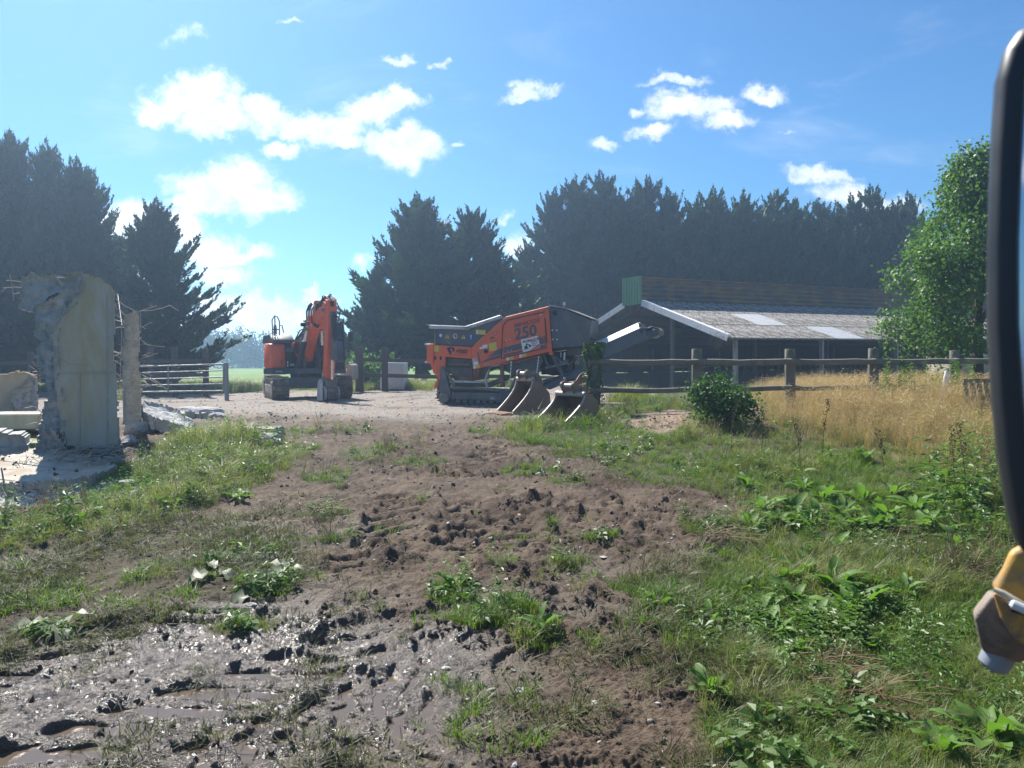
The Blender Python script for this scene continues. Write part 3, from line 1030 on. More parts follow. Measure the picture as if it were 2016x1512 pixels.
# ------------------------------------------------------------------ materials for built things
M_TIMBER = mat('weathered_timber', (0.17, 0.145, 0.12), 0.85, var=0.35, scale=5, stretch=(1, 1, 1), dirt=(0.10, 0.115, 0.065), damt=0.4, dscale=4, bump=0.5, bscale=30)
M_TIMBERD = mat('dark_timber', (0.075, 0.063, 0.052), 0.85, var=0.3, scale=5, bump=0.4, bscale=30)
M_GALV = mat('galvanised_steel', (0.24, 0.25, 0.265), 0.6, 0.3, var=0.12, scale=12, dirt=(0.30, 0.29, 0.27), damt=0.3)
M_CONC = mat('stained_concrete', (0.47, 0.44, 0.385), 0.88, var=0.16, scale=1.6, stretch=(1, 1, .4), dirt=(0.42, 0.325, 0.185), damt=0.66, dscale=1.35, bump=0.25, bscale=25)
M_CONCB = mat('broken_concrete', (0.40, 0.40, 0.40), 0.92, var=0.3, scale=7, dirt=(0.26, 0.25, 0.24), damt=0.35, dscale=9, bump=0.9, bscale=28)
M_CONCP = mat('pale_concrete', (0.41, 0.385, 0.335), 0.85, var=0.10, scale=2.5, dirt=(0.33, 0.255, 0.17), damt=0.5, dscale=1.6, bump=0.2, bscale=40)
M_REBAR = mat('rebar_steel', (0.36, 0.32, 0.29), 0.7, 0.4, var=0.3, scale=15)
M_ROOF = mat('fibre_cement_sheet', (0.36, 0.34, 0.32), 0.85, var=0.22, scale=1.6, dirt=(0.085, 0.070, 0.050), damt=0.62, dscale=3.4, bump=0.4, bscale=26)
M_ROOFP = mat('translucent_roof_sheet', (0.36, 0.38, 0.40), 0.55, var=0.1, scale=2, dirt=(0.28, 0.28, 0.27), damt=0.4)
M_RIDGE = mat('brown_corrugated_cladding', (0.115, 0.108, 0.106), 0.8, var=0.35, scale=1.5, dirt=(0.28, 0.175, 0.085), damt=0.5, dscale=0.8, bump=0.3)
M_RIDGE2 = mat('ochre_corrugated_cladding', (0.15, 0.122, 0.095), 0.8, var=0.3, scale=1.5, dirt=(0.28, 0.18, 0.085), damt=0.5, dscale=0.9, bump=0.3)
M_GREEN = mat('green_steel_cladding', (0.12, 0.28, 0.16), 0.5, var=0.08, scale=3)
M_WHITE = mat('white_paint', (0.70, 0.71, 0.72), 0.5, var=0.06, scale=4, dirt=(0.42, 0.42, 0.41), damt=0.25)
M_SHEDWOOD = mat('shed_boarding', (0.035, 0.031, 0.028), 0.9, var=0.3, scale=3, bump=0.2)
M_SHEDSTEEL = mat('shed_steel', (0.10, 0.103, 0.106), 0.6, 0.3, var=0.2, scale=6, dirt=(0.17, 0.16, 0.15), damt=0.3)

# ------------------------------------------------------------------ cattle shed
SH_A = R(28)
lx = Vector((math.cos(SH_A), math.sin(SH_A), 0))            # along the ridge, to the right and away
gx = Vector((-math.sin(SH_A), math.cos(SH_A), 0))           # across, from the near eave to the far eave
eR = at(1442, 664, 34.0)
EZ = eR.z
SW, SLEN = 13.4, 40.0
apx = eR + gx * (SW / 2)
RZ = at(1265, 588, apx.y).z
GZ = zb(14, 38) - 0.02
shed = empty('cattle_shed', (eR.x, eR.y, GZ), 'long open cattle shed with grey corrugated roof, brown ridge wall and green gable cladding', 'shed')


def sp(l, g, z):
    """point in the shed: l along the ridge, g across from the near eave, z absolute"""
    return Vector((eR.x, eR.y, 0)) + lx * l + gx * g + Vector((0, 0, z))


def corr_sheet(w, L, waves, amp, seg=6, th=0.012):
    """corrugated sheet lying in local x (across waves) and y (length)"""
    n = waves * seg
    V = []; Fc = []
    for j in range(2):
        for i in range(n + 1):
            V.append((w * i / n, L * j, amp * math.sin(2 * math.pi * i / seg) ))
    for i in range(n):
        Fc.append((i, i + 1, n + 2 + i, n + 1 + i))
    return V, Fc


def frame_mesh(name, V, Fc, o, ex, ey, ez, org, solid=0.0):
    me = bpy.data.meshes.new(name)
    me.from_pydata([tuple(o + ex * v[0] + ey * v[1] + ez * v[2] - org) for v in V], [], Fc)
    me.polygons.foreach_set('use_smooth', [True] * len(me.polygons))
    return me


org = Vector(shed.location)
overh = 0.35
slope_v = (sp(0, SW / 2, RZ) - sp(0, 0, EZ)); SLOPE_L = slope_v.length; ev = slope_v.normalized(); en = lx.cross(ev).normalized()
VENT = 0.62                                                   # half width of the raised ridge
roofL = (SW / 2 - VENT) / (SW / 2) * SLOPE_L
rows = 3
cw = 1.02
ncol = int(SLEN / cw)
rl = roofL / rows
Vs, Fs = corr_sheet(cw + 0.06, rl + 0.14, 6, 0.028)
proto_s = {}
for r_ in range(rows):
    for c_ in range(ncol):
        o_ = sp(c_ * cw - overh, 0, EZ) + ev * (rl * r_ - (0.2 if r_ == 0 else 0.0)) + en * (0.012 * (rows - r_) * 0 + 0.014 * r_ + .006 * (c_ % 2))
        if 'near' not in proto_s:
            proto_s['near'] = frame_mesh('roof_sheet', Vs, Fs, Vector((0, 0, 0)), lx, ev, en, Vector((0, 0, 0)))
            proto_s['near'].materials.append(M_ROOF)
            proto_s['pale'] = proto_s['near'].copy(); proto_s['pale'].materials[0] = M_ROOFP
        pale = (r_, c_) in ((1, 5), (1, 4), (0, 7), (0, 8))
        ob = link_mesh('roof_sheet', proto_s['pale' if pale else 'near'], None, shed)
        ob.location = o_ - org
        if pale: ob['label'] = 'pale translucent roof sheet'
# far slope, seen only from below; shade under the roof painted into its dark tone
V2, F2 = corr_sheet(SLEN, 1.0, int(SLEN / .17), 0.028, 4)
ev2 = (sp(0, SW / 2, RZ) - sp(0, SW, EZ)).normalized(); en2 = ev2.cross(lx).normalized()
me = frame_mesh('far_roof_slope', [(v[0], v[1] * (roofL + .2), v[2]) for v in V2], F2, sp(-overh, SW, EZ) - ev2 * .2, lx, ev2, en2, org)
link_mesh('far_roof_slope', me, mat('shaded_sheet_underside', (.10, .095, .09), .9, var=.2, scale=1), shed)
# raised ridge: near wall of horizontal corrugations in separate lengths, cap, green end cladding
RH = at(1274, 546, sp(0, SW / 2 - VENT, 0).y).z
zA = RZ - (RZ - EZ) * VENT / (SW / 2) - .02
rw = 3.05
Vr, Fr = corr_sheet(RH - zA, rw + .02, 5, 0.11, 8)
tilt = Vector((0, 0, 1)) * math.cos(.22) + gx * math.sin(.22)
for i in range(int(SLEN / rw)):
    me = frame_mesh('ridge_sheet', Vr, Fr, sp(i * rw - overh + .05, SW / 2 - VENT, zA) + gx * (0.006 * (i % 2)), tilt, lx, gx, org)
    ro = link_mesh('ridge_sheet', me, M_RIDGE2 if i in (2, 3, 6, 9) else M_RIDGE, shed)
    if i in (2, 3, 6, 9): ro['label'] = 'ochre stained ridge sheet'
mb = MB().bar(sp(-overh, SW / 2 - VENT + .2, RH + .0), sp(SLEN, SW / 2 - VENT + .2, RH + .0), .34, .05)
mb.build('ridge_cap', M_RIDGE, shed)
me = frame_mesh('far_ridge_wall', [(0, 0, 0), (RH - zA, 0, 0), (RH - zA, SLEN, 0), (0, SLEN, 0)], [(0, 1, 2, 3)], sp(-overh, SW / 2 + VENT, zA), tilt - gx * .44, lx, gx, org)
link_mesh('far_ridge_wall', me, M_RIDGE, shed)
# green trapezoidal cladding closing the ridge end
gw = VENT * 2 + .36
nrib = 7
for i in range(nrib):
    g0 = SW / 2 - VENT - .1 + gw * i / nrib
    w_ = gw / nrib
    x0 = sp(-overh - .05, g0, 0)
    k = [(0, 0), (w_ * .48, 0), (w_ * .56, -.075), (w_ * .92, -.075), (w_ * 1.0, 0)]
    mb = MB()
    for (a, b), (c, d) in zip(k[:-1], k[1:]):
        zt = RH + .06; zb_ = zA - .10
        p = [x0 + gx * a + lx * b, x0 + gx * c + lx * d]
        mb.quad(p[0] + Vector((0, 0, zb_)), p[1] + Vector((0, 0, zb_)), p[1] + Vector((0, 0, zt)), p[0] + Vector((0, 0, zt)))
    mb.build('green_cladding_strip', M_GREEN, shed)
# barge boards
for s_, (g0, g1) in enumerate(((-.12, SW / 2 - VENT - .1), (SW + .12, SW / 2 + VENT + .16))):
    za = EZ - .03; zb2 = zA - .06
    d_ = -overh - .07
    mb = MB().bar(sp(d_, g0, za), sp(d_, g1, zb2), .035, .30, up=(0, 0, 1))
    mb.bar(sp(d_ + .10, g0, za + .155), sp(d_ + .10, g1, zb2 + .155), .22, .02)
    mb.build('barge_board', M_WHITE, shed, label=('white barge board on the near slope' if s_ == 0 else 'white barge board on the far slope'))
# frame: posts, rafters, purlins, back wall, feed barrier
bays = [0.35 + 5.6 * i for i in range(8)]
for i, l in enumerate(bays):
    for g in (.18, SW / 2 - 2.2, SW - .2):
        zt = EZ - .08 if g in (.18, SW - .2) else EZ + (RZ - EZ) * g / (SW / 2) - .1
        pmb = MB().bar(sp(l, g, GZ - .3), sp(l, g, zt), .13, .20, up=tuple(gx))
        pmb.build('post', M_GALV if g == .18 else M_SHEDSTEEL, shed)  # inner posts darker: the shed's interior shade is put into their steel colour
    rm = MB().bar(sp(l, .1, EZ - .16), sp(l, SW / 2, RZ - .16), .10, .22)
    rm.bar(sp(l, SW - .1, EZ - .16), sp(l, SW / 2, RZ - .16), .10, .22)
    rm.build('rafter', M_SHEDSTEEL, shed)
for k in range(5):
    for side in (0, 1):
        g = .3 + k * 1.35
        z = EZ + (RZ - EZ) * g / (SW / 2) - .075
        gg = g if side == 0 else SW - g
        MB().bar(sp(-.2, gg, z), sp(SLEN, gg, z), .07, .11).build('purlin', M_TIMBERD, shed)
MB().bar(sp(-.35, -.13, EZ - .06), sp(SLEN, -.13, EZ - .06), .02, .10).build('eaves_board', M_SHEDSTEEL, shed)
# back of the shed: concrete plinth and dark boards with gaps
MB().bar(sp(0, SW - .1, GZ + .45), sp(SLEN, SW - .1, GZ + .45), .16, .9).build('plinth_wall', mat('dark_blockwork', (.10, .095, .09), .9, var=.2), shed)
for i in range(120):
    l = i * .34
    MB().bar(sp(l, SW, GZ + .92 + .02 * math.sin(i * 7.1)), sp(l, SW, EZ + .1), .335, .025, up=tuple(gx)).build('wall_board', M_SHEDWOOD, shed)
# feed barrier and passage kerb inside
fb = MB()
for l in np.arange(1.0, SLEN - 1, .42):
    fb.tube([sp(l, 4.6, GZ + .35), sp(l + .12, 4.6, GZ + 1.35)], .022, 5)
    fb.tube([sp(l + .26, 4.6, GZ + .35), sp(l + .14, 4.6, GZ + 1.35)], .022, 5)
for z in (.35, 1.35): fb.tube([sp(.5, 4.6, GZ + z), sp(SLEN, 4.6, GZ + z)], .03, 6)
fb.build('feed_barrier', M_SHEDSTEEL, shed)
MB().bar(sp(.3, 4.6, GZ + .15), sp(SLEN, 4.6, GZ + .15), .18, .42).build('feed_kerb', bpy.data.materials['dark_blockwork'], shed)
# hay and loose creeper at the gable corner
M_VINE = mat('dry_creeper', (0.10, 0.085, 0.06), 0.9, var=0.3)
vn_ = MB()
rv = random.Random(4)
for k in range(80):
    p0 = sp(-.35 + rv.uniform(-.1, .3), rv.uniform(.0, 1.0), EZ + .02)
    p0.z += (RZ - EZ) * .1 * rv.random()
    q = p0 + Vector((rv.uniform(-.5, .5), 0, -rv.uniform(.2, .75)))
    vn_.tube([p0, (p0 + q) / 2 + Vector((rv.uniform(-.15, .15), rv.uniform(-.1, .1), .05)), q], .011, 3, caps=False)
o = vn_.build('dry_creeper', M_VINE, org=None)
tag(o, 'tangle of dry brown creeper hanging from the near gable corner of the shed', 'creeper')

# small white-framed lean-to at the right of the shed
lt = at(1918, 700, 30.0)
hut = empty('white_hut', (lt.x, lt.y, zb(lt.x, 30)), 'small pale hut with white framed window beside the leafy tree, cut by the mirror', 'hut')
hb = at(1890, 745, 30).x; z0 = zb(lt.x, 30)
a_, b_ = at(1893, 660, 30), at(2010, 662, 30)
MB().box(((a_.x + b_.x) / 2, 31.3, (z0 + at(1900, 702, 30).z) / 2), (b_.x - a_.x, 2.4, at(1900, 702, 30).z - z0)).build('wall', M_CONCP, hut)
w1_, w2_ = at(1893, 668, 30), at(2000, 700, 30)
fr = MB()
for xx in (w1_.x + .05, (w1_.x + w2_.x) / 2 + .1, w2_.x - .05): fr.box((xx, 30.12, (w1_.z + w2_.z) / 2), (.12, .1, w1_.z - w2_.z))
for zz in (w1_.z - .05, w2_.z + .05): fr.box(((w1_.x + w2_.x) / 2, 30.125, zz), (w2_.x - w1_.x, .09, .10))
wn = fr.build('window_frame', M_WHITE, hut)
M_DARKGL = mat('dark_glass', (0.02, 0.025, 0.03), 0.12, var=0.05)
MB().box(((w1_.x + w2_.x) / 2, 30.19, (w1_.z + w2_.z) / 2), (w2_.x - w1_.x - .1, .02, w1_.z - w2_.z - .1)).build('pane', M_DARKGL, wn)
MB().box(((a_.x + b_.x) / 2, 31.3, a_.z + .06), (b_.x - a_.x + .4, 2.9, .10)).build('roof', M_ROOF, hut)
MB().box(((a_.x + b_.x) / 2, 32.5, (z0 + a_.z) / 2), (b_.x - a_.x, .1, a_.z - z0)).build('back_wall', M_CONC, hut)

# ------------------------------------------------------------------ post-and-rail fence in front of the shed


def rough_post(mb, x, y, z0, z1, r, lean=(0, 0), seed=0, n=9, flat=True):
    rr = random.Random(seed)
    pts = []; rad = []
    for k in range(6):
        f = k / 5
        pts.append(Vector((x + lean[0] * f, y + lean[1] * f, z0 + (z1 - z0) * f)))
        rad.append(r * (1.06 - .06 * f) * rr.uniform(.97, 1.03))
    mb.tube(pts, rad, n)


fence = None
FP = [(1168, 683, 17.4, .15), (1372, 687, 17.95, .125), (1556, 687, 18.45, .125), (1719, 686, 18.95, .125), (1880, 690, 19.5, .12), (2060, 692, 20.1, .12), (2260, 694, 20.8, .12)]
fpos = [at(px, py, Y) for px, py, Y, r in FP]
fence = empty('post_and_rail_fence', (fpos[0].x, fpos[0].y, zb(fpos[0].x, fpos[0].y)), 'weathered grey timber post and rail fence running right from the ivy-covered post', 'fence')
for i, (p, f) in enumerate(zip(fpos, FP)):
    mb = MB(); rough_post(mb, p.x, p.y, gz(p.x, p.y) - .3, p.z, f[3], (0.02 * math.sin(i * 3), 0), i)
    mb.build('post', M_TIMBER, fence, bevel=.008, smooth=50)
def wavy_rail(a, b, r, seed):
    rr = random.Random(seed)
    mb = MB(); pts = []
    for k in range(8):
        f = k / 7
        pts.append(a.lerp(b, f) + Vector((0, rr.uniform(-.01, .01), rr.uniform(-.012, .012) - .02 * math.sin(f * 3.14))))
    mb.tube(pts, [r * rr.uniform(.92, 1.05) for _ in pts], 8)
    return mb
for i in range(len(fpos) - 1):
    a, b = fpos[i], fpos[i + 1]
    for (za, zb_, r) in ((at(FP[i][0], 713 - .004 * (FP[i][0] - 1168), FP[i][2]).z, at(FP[i + 1][0], 713 - .004 * (FP[i + 1][0] - 1168), FP[i + 1][2]).z, .072),
                         (at(FP[i][0], 768 - .013 * (FP[i][0] - 1168), FP[i][2]).z, at(FP[i + 1][0], 768 - .013 * (FP[i + 1][0] - 1168), FP[i + 1][2]).z, .062)):
        pa = Vector((a.x - .12, a.y - .16, za)); pb = Vector((b.x + .12, b.y - .16, zb_))
        wavy_rail(pa, pb, r, i * 7 + int(za * 100)).build('rail', M_TIMBER, fence, smooth=60)

# ivy wrapped round the first post
M_IVY = leaf_mat('ivy_leaves', (0.030, 0.068, 0.018), (0.085, 0.16, 0.038), 0.55, 0.15, scale=5, spec=.2)
ri = np.random.default_rng(9)
iv = empty('ivy', (fpos[0].x, fpos[0].y, zb(fpos[0].x, fpos[0].y)), 'dark green ivy covering the thick fence post beside the buckets', 'ivy')
n = 2600
hgt = np.where(ri.random(n) < .35, 1.62 - ri.random(n) ** 2 * .4, ri.random(n) * 1.62)
th = ri.random(n) * 6.283
bare = (np.abs(np.angle(np.exp(1j * (th - 4.9)))) < .45) & (hgt > .75) & (hgt < 1.35) & (ri.random(n) < .8)
rad = .16 + ri.random(n) * .055 + .035 * np.sin(th * 3 + hgt * 5) + .04 * (hgt > 1.35)
keep = ~bare
hgt, th, rad = hgt[keep], th[keep], rad[keep]
n = len(hgt)
cpos = np.stack([fpos[0].x + rad * np.cos(th), fpos[0].y + rad * np.sin(th), fpos[0].z - 1.53 + hgt * 1.02 - .03], 1)
nr_ = np.stack([np.cos(th), np.sin(th), np.full(n, .35)], 1) + ri.normal(size=(n, 3)) * .45
nr_ /= np.linalg.norm(nr_, axis=1)[:, None]
ax = np.cross(nr_, ri.normal(size=(n, 3))); ax[:, 2] -= .6; ax /= np.linalg.norm(ax, axis=1)[:, None]
sd = np.cross(nr_, ax)
s_ = ri.uniform(.028, .055, n)[:, None]
Vv = np.stack([cpos - ax * s_ * .5, cpos + sd * s_ * .55 - ax * s_ * .1, cpos + ax * s_ * .7, cpos - sd * s_ * .55 - ax * s_ * .1], 1).reshape(-1, 3) - np.array(iv.location)
link_mesh('foliage', np_mesh('foliage', Vv, np.arange(len(Vv)).reshape(-1, 4)), M_IVY, iv)
st = MB()
for k in range(9):
    a0 = k * .7; pts = []
    for j in range(9):
        z = fpos[0].z - 1.5 + j * .17
        pts.append((fpos[0].x + .158 * math.cos(a0 + j * .35 * (1 if k % 2 else -1)), fpos[0].y + .158 * math.sin(a0 + j * .35 * (1 if k % 2 else -1)), z))
    st.tube(pts, .009, 5, caps=False)
st.build('stem', mat('ivy_stem', (.11, .085, .065), .9), iv)

# ------------------------------------------------------------------ dark back fence and white tank between the machines
bf = empty('timber_fence', (at(700, 740, 30.5).x, 30.5, zb(0, 30)), 'dark timber fence with two square posts behind the yard, between excavator and crusher', 'fence')
for px, pt, w in ((707, 683, .30), (757, 684, .24), (865, 690, .2), (930, 692, .2)):
    p = at(px, pt, 30.5)
    MB().box((p.x, p.y, (p.z + .6) / 2), (w, .2, p.z - .6)).build('post', M_TIMBERD, bf, bevel=.01)
for py in (711, 741):
    a, b = at(712, py - 3, 30.3), at(865, py + 1, 30.3)
    MB().bar(a, b, .09, .15).build('rail', M_TIMBERD, bf)
    a, b = at(862, py, 30.3), at(1010, py, 30.3)
    MB().bar(a, b, .09, .15).build('rail', M_TIMBERD, bf)
wt = empty('water_tank', (at(772, 760, 31.8).x, 31.8, zb(0, 31.8)), 'white boxy tank with one slanted end standing behind the dark timber fence', 'tank')
q = [at(*p, 31.6) for p in ((748, 766), (749, 735), (755, 713), (796, 714), (796, 767))]
MB().prism(q, (0, 1.1, 0)).build('body', M_WHITE, wt, bevel=.02)
MB().prism([at(*p, 31.57) for p in ((766, 716), (794, 717), (794, 764), (766, 762))], (0, .04, 0)).build('panel', mat('cream_panel', (.62, .60, .54), .6), wt, bevel=.01)
w2 = empty('concrete_trough', (at(682, 740, 29).x, 29.0, zb(-6, 29)), 'cream curved-back concrete trough showing behind the right-hand excavator track', 'trough')
q = [at(*p, 29.0) for p in ((668, 746), (668, 737), (676, 735), (682, 729), (684, 718), (688, 716), (692, 720), (692, 748), (668, 748))]
MB().prism(q, (0, 1.3, 0)).build('trough_wall', M_CONCP, w2, bevel=.02)

# fence along the foot of the left trees
lf = empty('paddock_fence', (at(60, 740, 27).x, 27.0, zb(-18, 27)), 'old dark post and rail fence at the foot of the left cypress trees', 'fence')
for px, pt in ((-60, 694), (60, 693), (178, 690), (296, 684), (343, 684), (404, 686)):
    p = at(px, pt, 27.5)
    MB().box((p.x, p.y, (p.z + .55) / 2), (.17, .17, p.z - .55)).build('post', M_TIMBERD, lf, bevel=.01)
for py0, py1 in ((716, 710), (744, 738)):
    for a, b in ((-60, 60), (60, 178), (178, 296), (296, 404)):
        f0 = (a + 60) / 464; f1 = (b + 60) / 464
        MB().bar(at(a, py0 + (py1 - py0) * f0, 27.35), at(b, py0 + (py1 - py0) * f1, 27.35), .07, .13).build('rail', M_TIMBERD, lf)

# galvanised field gate
gt = empty('field_gate', (at(446, 770, 24.6).x, 24.6, zb(-9, 24.6)), 'galvanised tubular field gate with five bars in front of the lone cypress', 'gate')
gl0, gl1 = (268, 24.0), (441, 24.6)
bars = ((722, 717), (734, 729.5), (747, 742.5), (759, 756), (772, 769.5))
for i, (y0, y1) in enumerate(bars):
    MB().tube([at(gl0[0], y0, gl0[1]), at(gl1[0], y1, gl1[1])], .025 if i in (0, 4) else .02, 7).build('bar', M_GALV, gt, smooth=60)
for px, yt, yb, Y in ((269, 721.5, 772, 24.0), (331, 720.5, 771.5, 24.2), (440, 717, 769.5, 24.6)):
    MB().tube([at(px, yt, Y), at(px, yb, Y)], .024, 7).build('upright', M_GALV, gt, smooth=60)
p = at(445, 714, 24.65)
MB().box((p.x, p.y, (p.z + .5) / 2), (.11, .11, p.z - .5)).build('gate_post', M_GALV, gt, bevel=.008)
for yy_ in (722, 764):
    h = at(442, yy_, 24.62)
    MB().cyl((h.x, h.y, h.z), (0, 0, 1), .035, .12, 10).build('hinge', M_GALV, gt)
# ------------------------------------------------------------------ demolished concrete
def in_poly(poly, X, Y):
    return poly_sd(poly, X, Y)


def rough_slab(name, poly, o, eu, ev_, en_, th, res=.03, amp=.03, edge=.10, mt=None, parent=None, seed=0, flat=0.0, jag=.03, back=None, org=None, label=None, ramp=0.0):
    """broken slab: outline poly (metres in eu, ev), thickness th along en; ragged, displaced faces and rounded broken edges"""
    poly = np.array(poly)
    mn = poly.min(0) - .05; mx = poly.max(0) + .05
    nu = int((mx[0] - mn[0]) / res) + 2; nv = int((mx[1] - mn[1]) / res) + 2
    U, V = np.meshgrid(mn[0] + np.arange(nu) * res, mn[1] + np.arange(nv) * res, indexing='ij')
    Uj = U + jag * fbm(U * 9, V * 9, 3, seed + 3); Vj = V + jag * fbm(U * 9 + 50, V * 9, 3, seed + 4)
    sd_ = poly_sd(poly, Uj, Vj)
    cc = (sd_[:-1, :-1] + sd_[1:, :-1] + sd_[1:, 1:] + sd_[:-1, 1:]) / 4 > 0
    rnd = 1 - np.sqrt(np.clip(1 - (1 - np.clip(sd_ / edge, 0, 1)) ** 2, 0, 1))
    nz_ = fbm(U * 6, V * 6, 4, seed, .6) + .6 * np.abs(fbm(U * 14, V * 14, 3, seed + 9, .6)) * (1 if flat < .5 else .2)
    nb_ = fbm(U * 5, V * 5, 4, seed + 77, .6)
    front = amp * nz_ * (1 - flat) - rnd * th * .35 * (1 - flat * .75) + ramp * (V - mn[1])
    bk = th + amp * 2 * nb_ + rnd * th * .25
    P = lambda D: (np.array(o)[None, None] + U[..., None] * np.array(eu) + V[..., None] * np.array(ev_) + D[..., None] * np.array(en_))
    A = P(front).reshape(-1, 3); B = P(bk).reshape(-1, 3)
    N = nu * nv
    id_ = np.arange(N).reshape(nu, nv)
    q = np.stack([id_[:-1, :-1], id_[1:, :-1], id_[1:, 1:], id_[:-1, 1:]], -1)[cc]
    fs = [q, q[:, ::-1] + N]
    pad = np.zeros((nu + 1, nv + 1), bool); pad[1:-1, 1:-1] = cc
    I, J = np.nonzero(cc)
    for di, dj, e in ((0, -1, (0, 1)), (1, 0, (1, 2)), (0, 1, (2, 3)), (-1, 0, (3, 0))):
        m = ~pad[I + 1 + di, J + 1 + dj]
        qq = np.stack([id_[I, J], id_[I + 1, J], id_[I + 1, J + 1], id_[I, J + 1]], -1)[m]
        a = qq[:, e[0]]; b = qq[:, e[1]]
        fs.append(np.stack([b, a, a + N, b + N], -1))
    Fq = np.concatenate(fs)
    Vt = np.concatenate([A, B])
    used = np.unique(Fq); rm = np.full(2 * N, -1); rm[used] = np.arange(len(used))
    og = np.array(org if org is not None else (parent_world(parent) if parent is not None else (0, 0, 0)))
    me = np_mesh(name, Vt[used] - og, rm[Fq], smooth=False)
    bm = bmesh.new(); bm.from_mesh(me); bmesh.ops.recalc_face_normals(bm, faces=bm.faces); bm.to_mesh(me); bm.free()
    me.polygons.foreach_set('use_smooth', [True] * len(me.polygons)); me.set_sharp_from_angle(angle=R(38))
    ob = link_mesh(name, me, mt, parent)
    if label: ob['label'] = label
    return ob


EU, EV, EN = Vector((1, 0, 0)), Vector((0, 0, 1)), Vector((0, 1, 0))


RA = R(27)                                                   # the wall looks slightly past the camera
EU = Vector((math.cos(RA), math.sin(RA), 0)); EN = Vector((-math.sin(RA), math.cos(RA), 0))


def wpt(px, py, q):
    return plane_pt(px, py, q, EN)


def wall_poly(pts, q):
    out = []
    for p in pts:
        w = wpt(p[0], p[1], q); out.append(((w - Vector((q[0], q[1], 0))).dot(EU), w.z))
    return out


WY = 12.6
WQ = Vector((at(150, 890, WY).x, WY, 0))
wb = ground_hit(150, 890)
wall = empty('broken_wall', (at(150, 890, WY).x, WY, zb(-7, WY)), 'tall ochre-stained slab of broken concrete wall with a ragged left edge and rebar', 'wall')
rough_slab('wall_face', wall_poly([(160, 545), (168, 538), (200, 552), (225, 573), (227, 640), (221, 690), (230, 735), (236, 900), (140, 910), (122, 862), (114, 800), (108, 735), (104, 650), (120, 620), (150, 585)], WQ),
           WQ, EU, EV, EN, .30, .028, .035, .03, M_CONC, wall, 1, flat=.82, jag=.035)
rough_slab('broken_edge', wall_poly([(128, 538), (166, 537), (156, 590), (128, 618), (112, 650), (116, 735), (122, 800), (130, 862), (150, 912), (66, 915), (72, 880), (82, 835), (94, 790), (96, 765), (78, 740), (72, 705), (74, 690), (80, 672), (66, 655), (72, 630), (70, 600), (95, 598), (126, 570)], WQ),
           WQ + EN * .05, EU, EV, EN, .38, .028, .09, .12, M_CONCB, wall, 2, jag=.06)
rough_slab('hanging_lump', wall_poly([(42, 545), (60, 540), (100, 541), (126, 558), (124, 572), (100, 588), (72, 602), (64, 612), (36, 606), (42, 585), (40, 560)], WQ),
           WQ + EN * .1, EU, EV, EN, .34, .025, .10, .14, M_CONCB, wall, 3, flat=.25, jag=.05)
rough_slab('rubble_foot', wall_poly([(60, 912), (72, 870), (100, 840), (125, 870), (150, 905), (240, 900), (238, 930), (60, 930)], WQ - EN * .1),
           WQ - EN * .1, EU, EV, EN, .5, .035, .14, .2, M_CONCB, wall, 4, jag=.06)
# formwork joints on the face
for (x0, y0, x1, y1) in ((106, 735, 229, 733), (157, 735, 158, 895), (211, 580, 212, 885)):
    MB().bar(wpt(x0, y0, WQ - EN * .012), wpt(x1, y1, WQ - EN * .012), .008, .010, up=(0, 1, 0)).build('formwork_joint', M_CONCB, wall)
rb = random.Random(12)


def rebar(parent, pts, r=.007):
    MB().tube(pts, r, 5).build('rebar', M_REBAR, parent, smooth=80)


for (a, b) in (((12, 552), (46, 556)), ((5, 567), (44, 566)), ((26, 579), (44, 577)), ((19, 540), (27, 592)), ((112, 546), (130, 548)), ((100, 588), (132, 586)), ((2, 575), (14, 566))):
    rebar(wall, [wpt(*a, WQ + EN * .2), wpt((a[0] + b[0]) / 2 + 1, (a[1] + b[1]) / 2 - 1, WQ + EN * .22), wpt(*b, WQ + EN * .25)])
for k in range(16):
    y = rb.uniform(720, 880); x = 78 + rb.uniform(-4, 20)
    p = wpt(x, y, WQ + EN * .1); q = p + Vector((rb.uniform(-.35, .1), rb.uniform(-.2, .2), rb.uniform(-.25, .25)))
    rebar(wall, [p, (p + q) / 2 + Vector((0, 0, rb.uniform(-.05, .08))), q], .006)
rebar(wall, [wpt(118, 705, WQ - EN * .05), wpt(135, 716, WQ - EN * .12), wpt(170, 720, WQ - EN * .08)], .006)

# slender column with wires
CYD = 14.2
CQ = Vector((at(257, 820, CYD).x, CYD, 0))
colm = empty('concrete_column', (at(257, 820, CYD).x, CYD, zb(-7, CYD)), 'slender grey broken concrete column right of the stained slab, wires sprouting from it', 'column')
rough_slab('column_shaft', wall_poly([(243, 640), (247, 624), (262, 616), (273, 616), (275, 640), (274, 700), (277, 760), (278, 835), (242, 835), (241, 760), (240, 690)], CQ),
           CQ, EU, EV, EN, .34, .028, .05, .12, M_CONCB, colm, 8, jag=.035)
for k in range(30):
    y = rb.choice([rb.uniform(618, 650), rb.uniform(690, 790), rb.uniform(690, 790)])
    p = at(rb.uniform(246, 272), y, CYD + .1)
    s = -1 if rb.random() < .55 else 1
    L = rb.uniform(.25, .55)
    q = p + Vector((s * L, rb.uniform(-.15, .05), rb.uniform(-.25, .35)))
    rebar(colm, [p, p.lerp(q, .5) + Vector((0, 0, rb.uniform(-.06, .1))), q], .0055)
rebar(colm, [at(228, 588, CYD), at(245, 602, CYD), at(266, 612, CYD)])
rebar(colm, [at(275, 612, CYD), at(300, 611, CYD), at(322, 606, CYD), at(334, 601, CYD), at(352, 612, CYD)])
rebar(colm, [at(276, 668, CYD), at(292, 680, CYD), at(325, 683, CYD)])
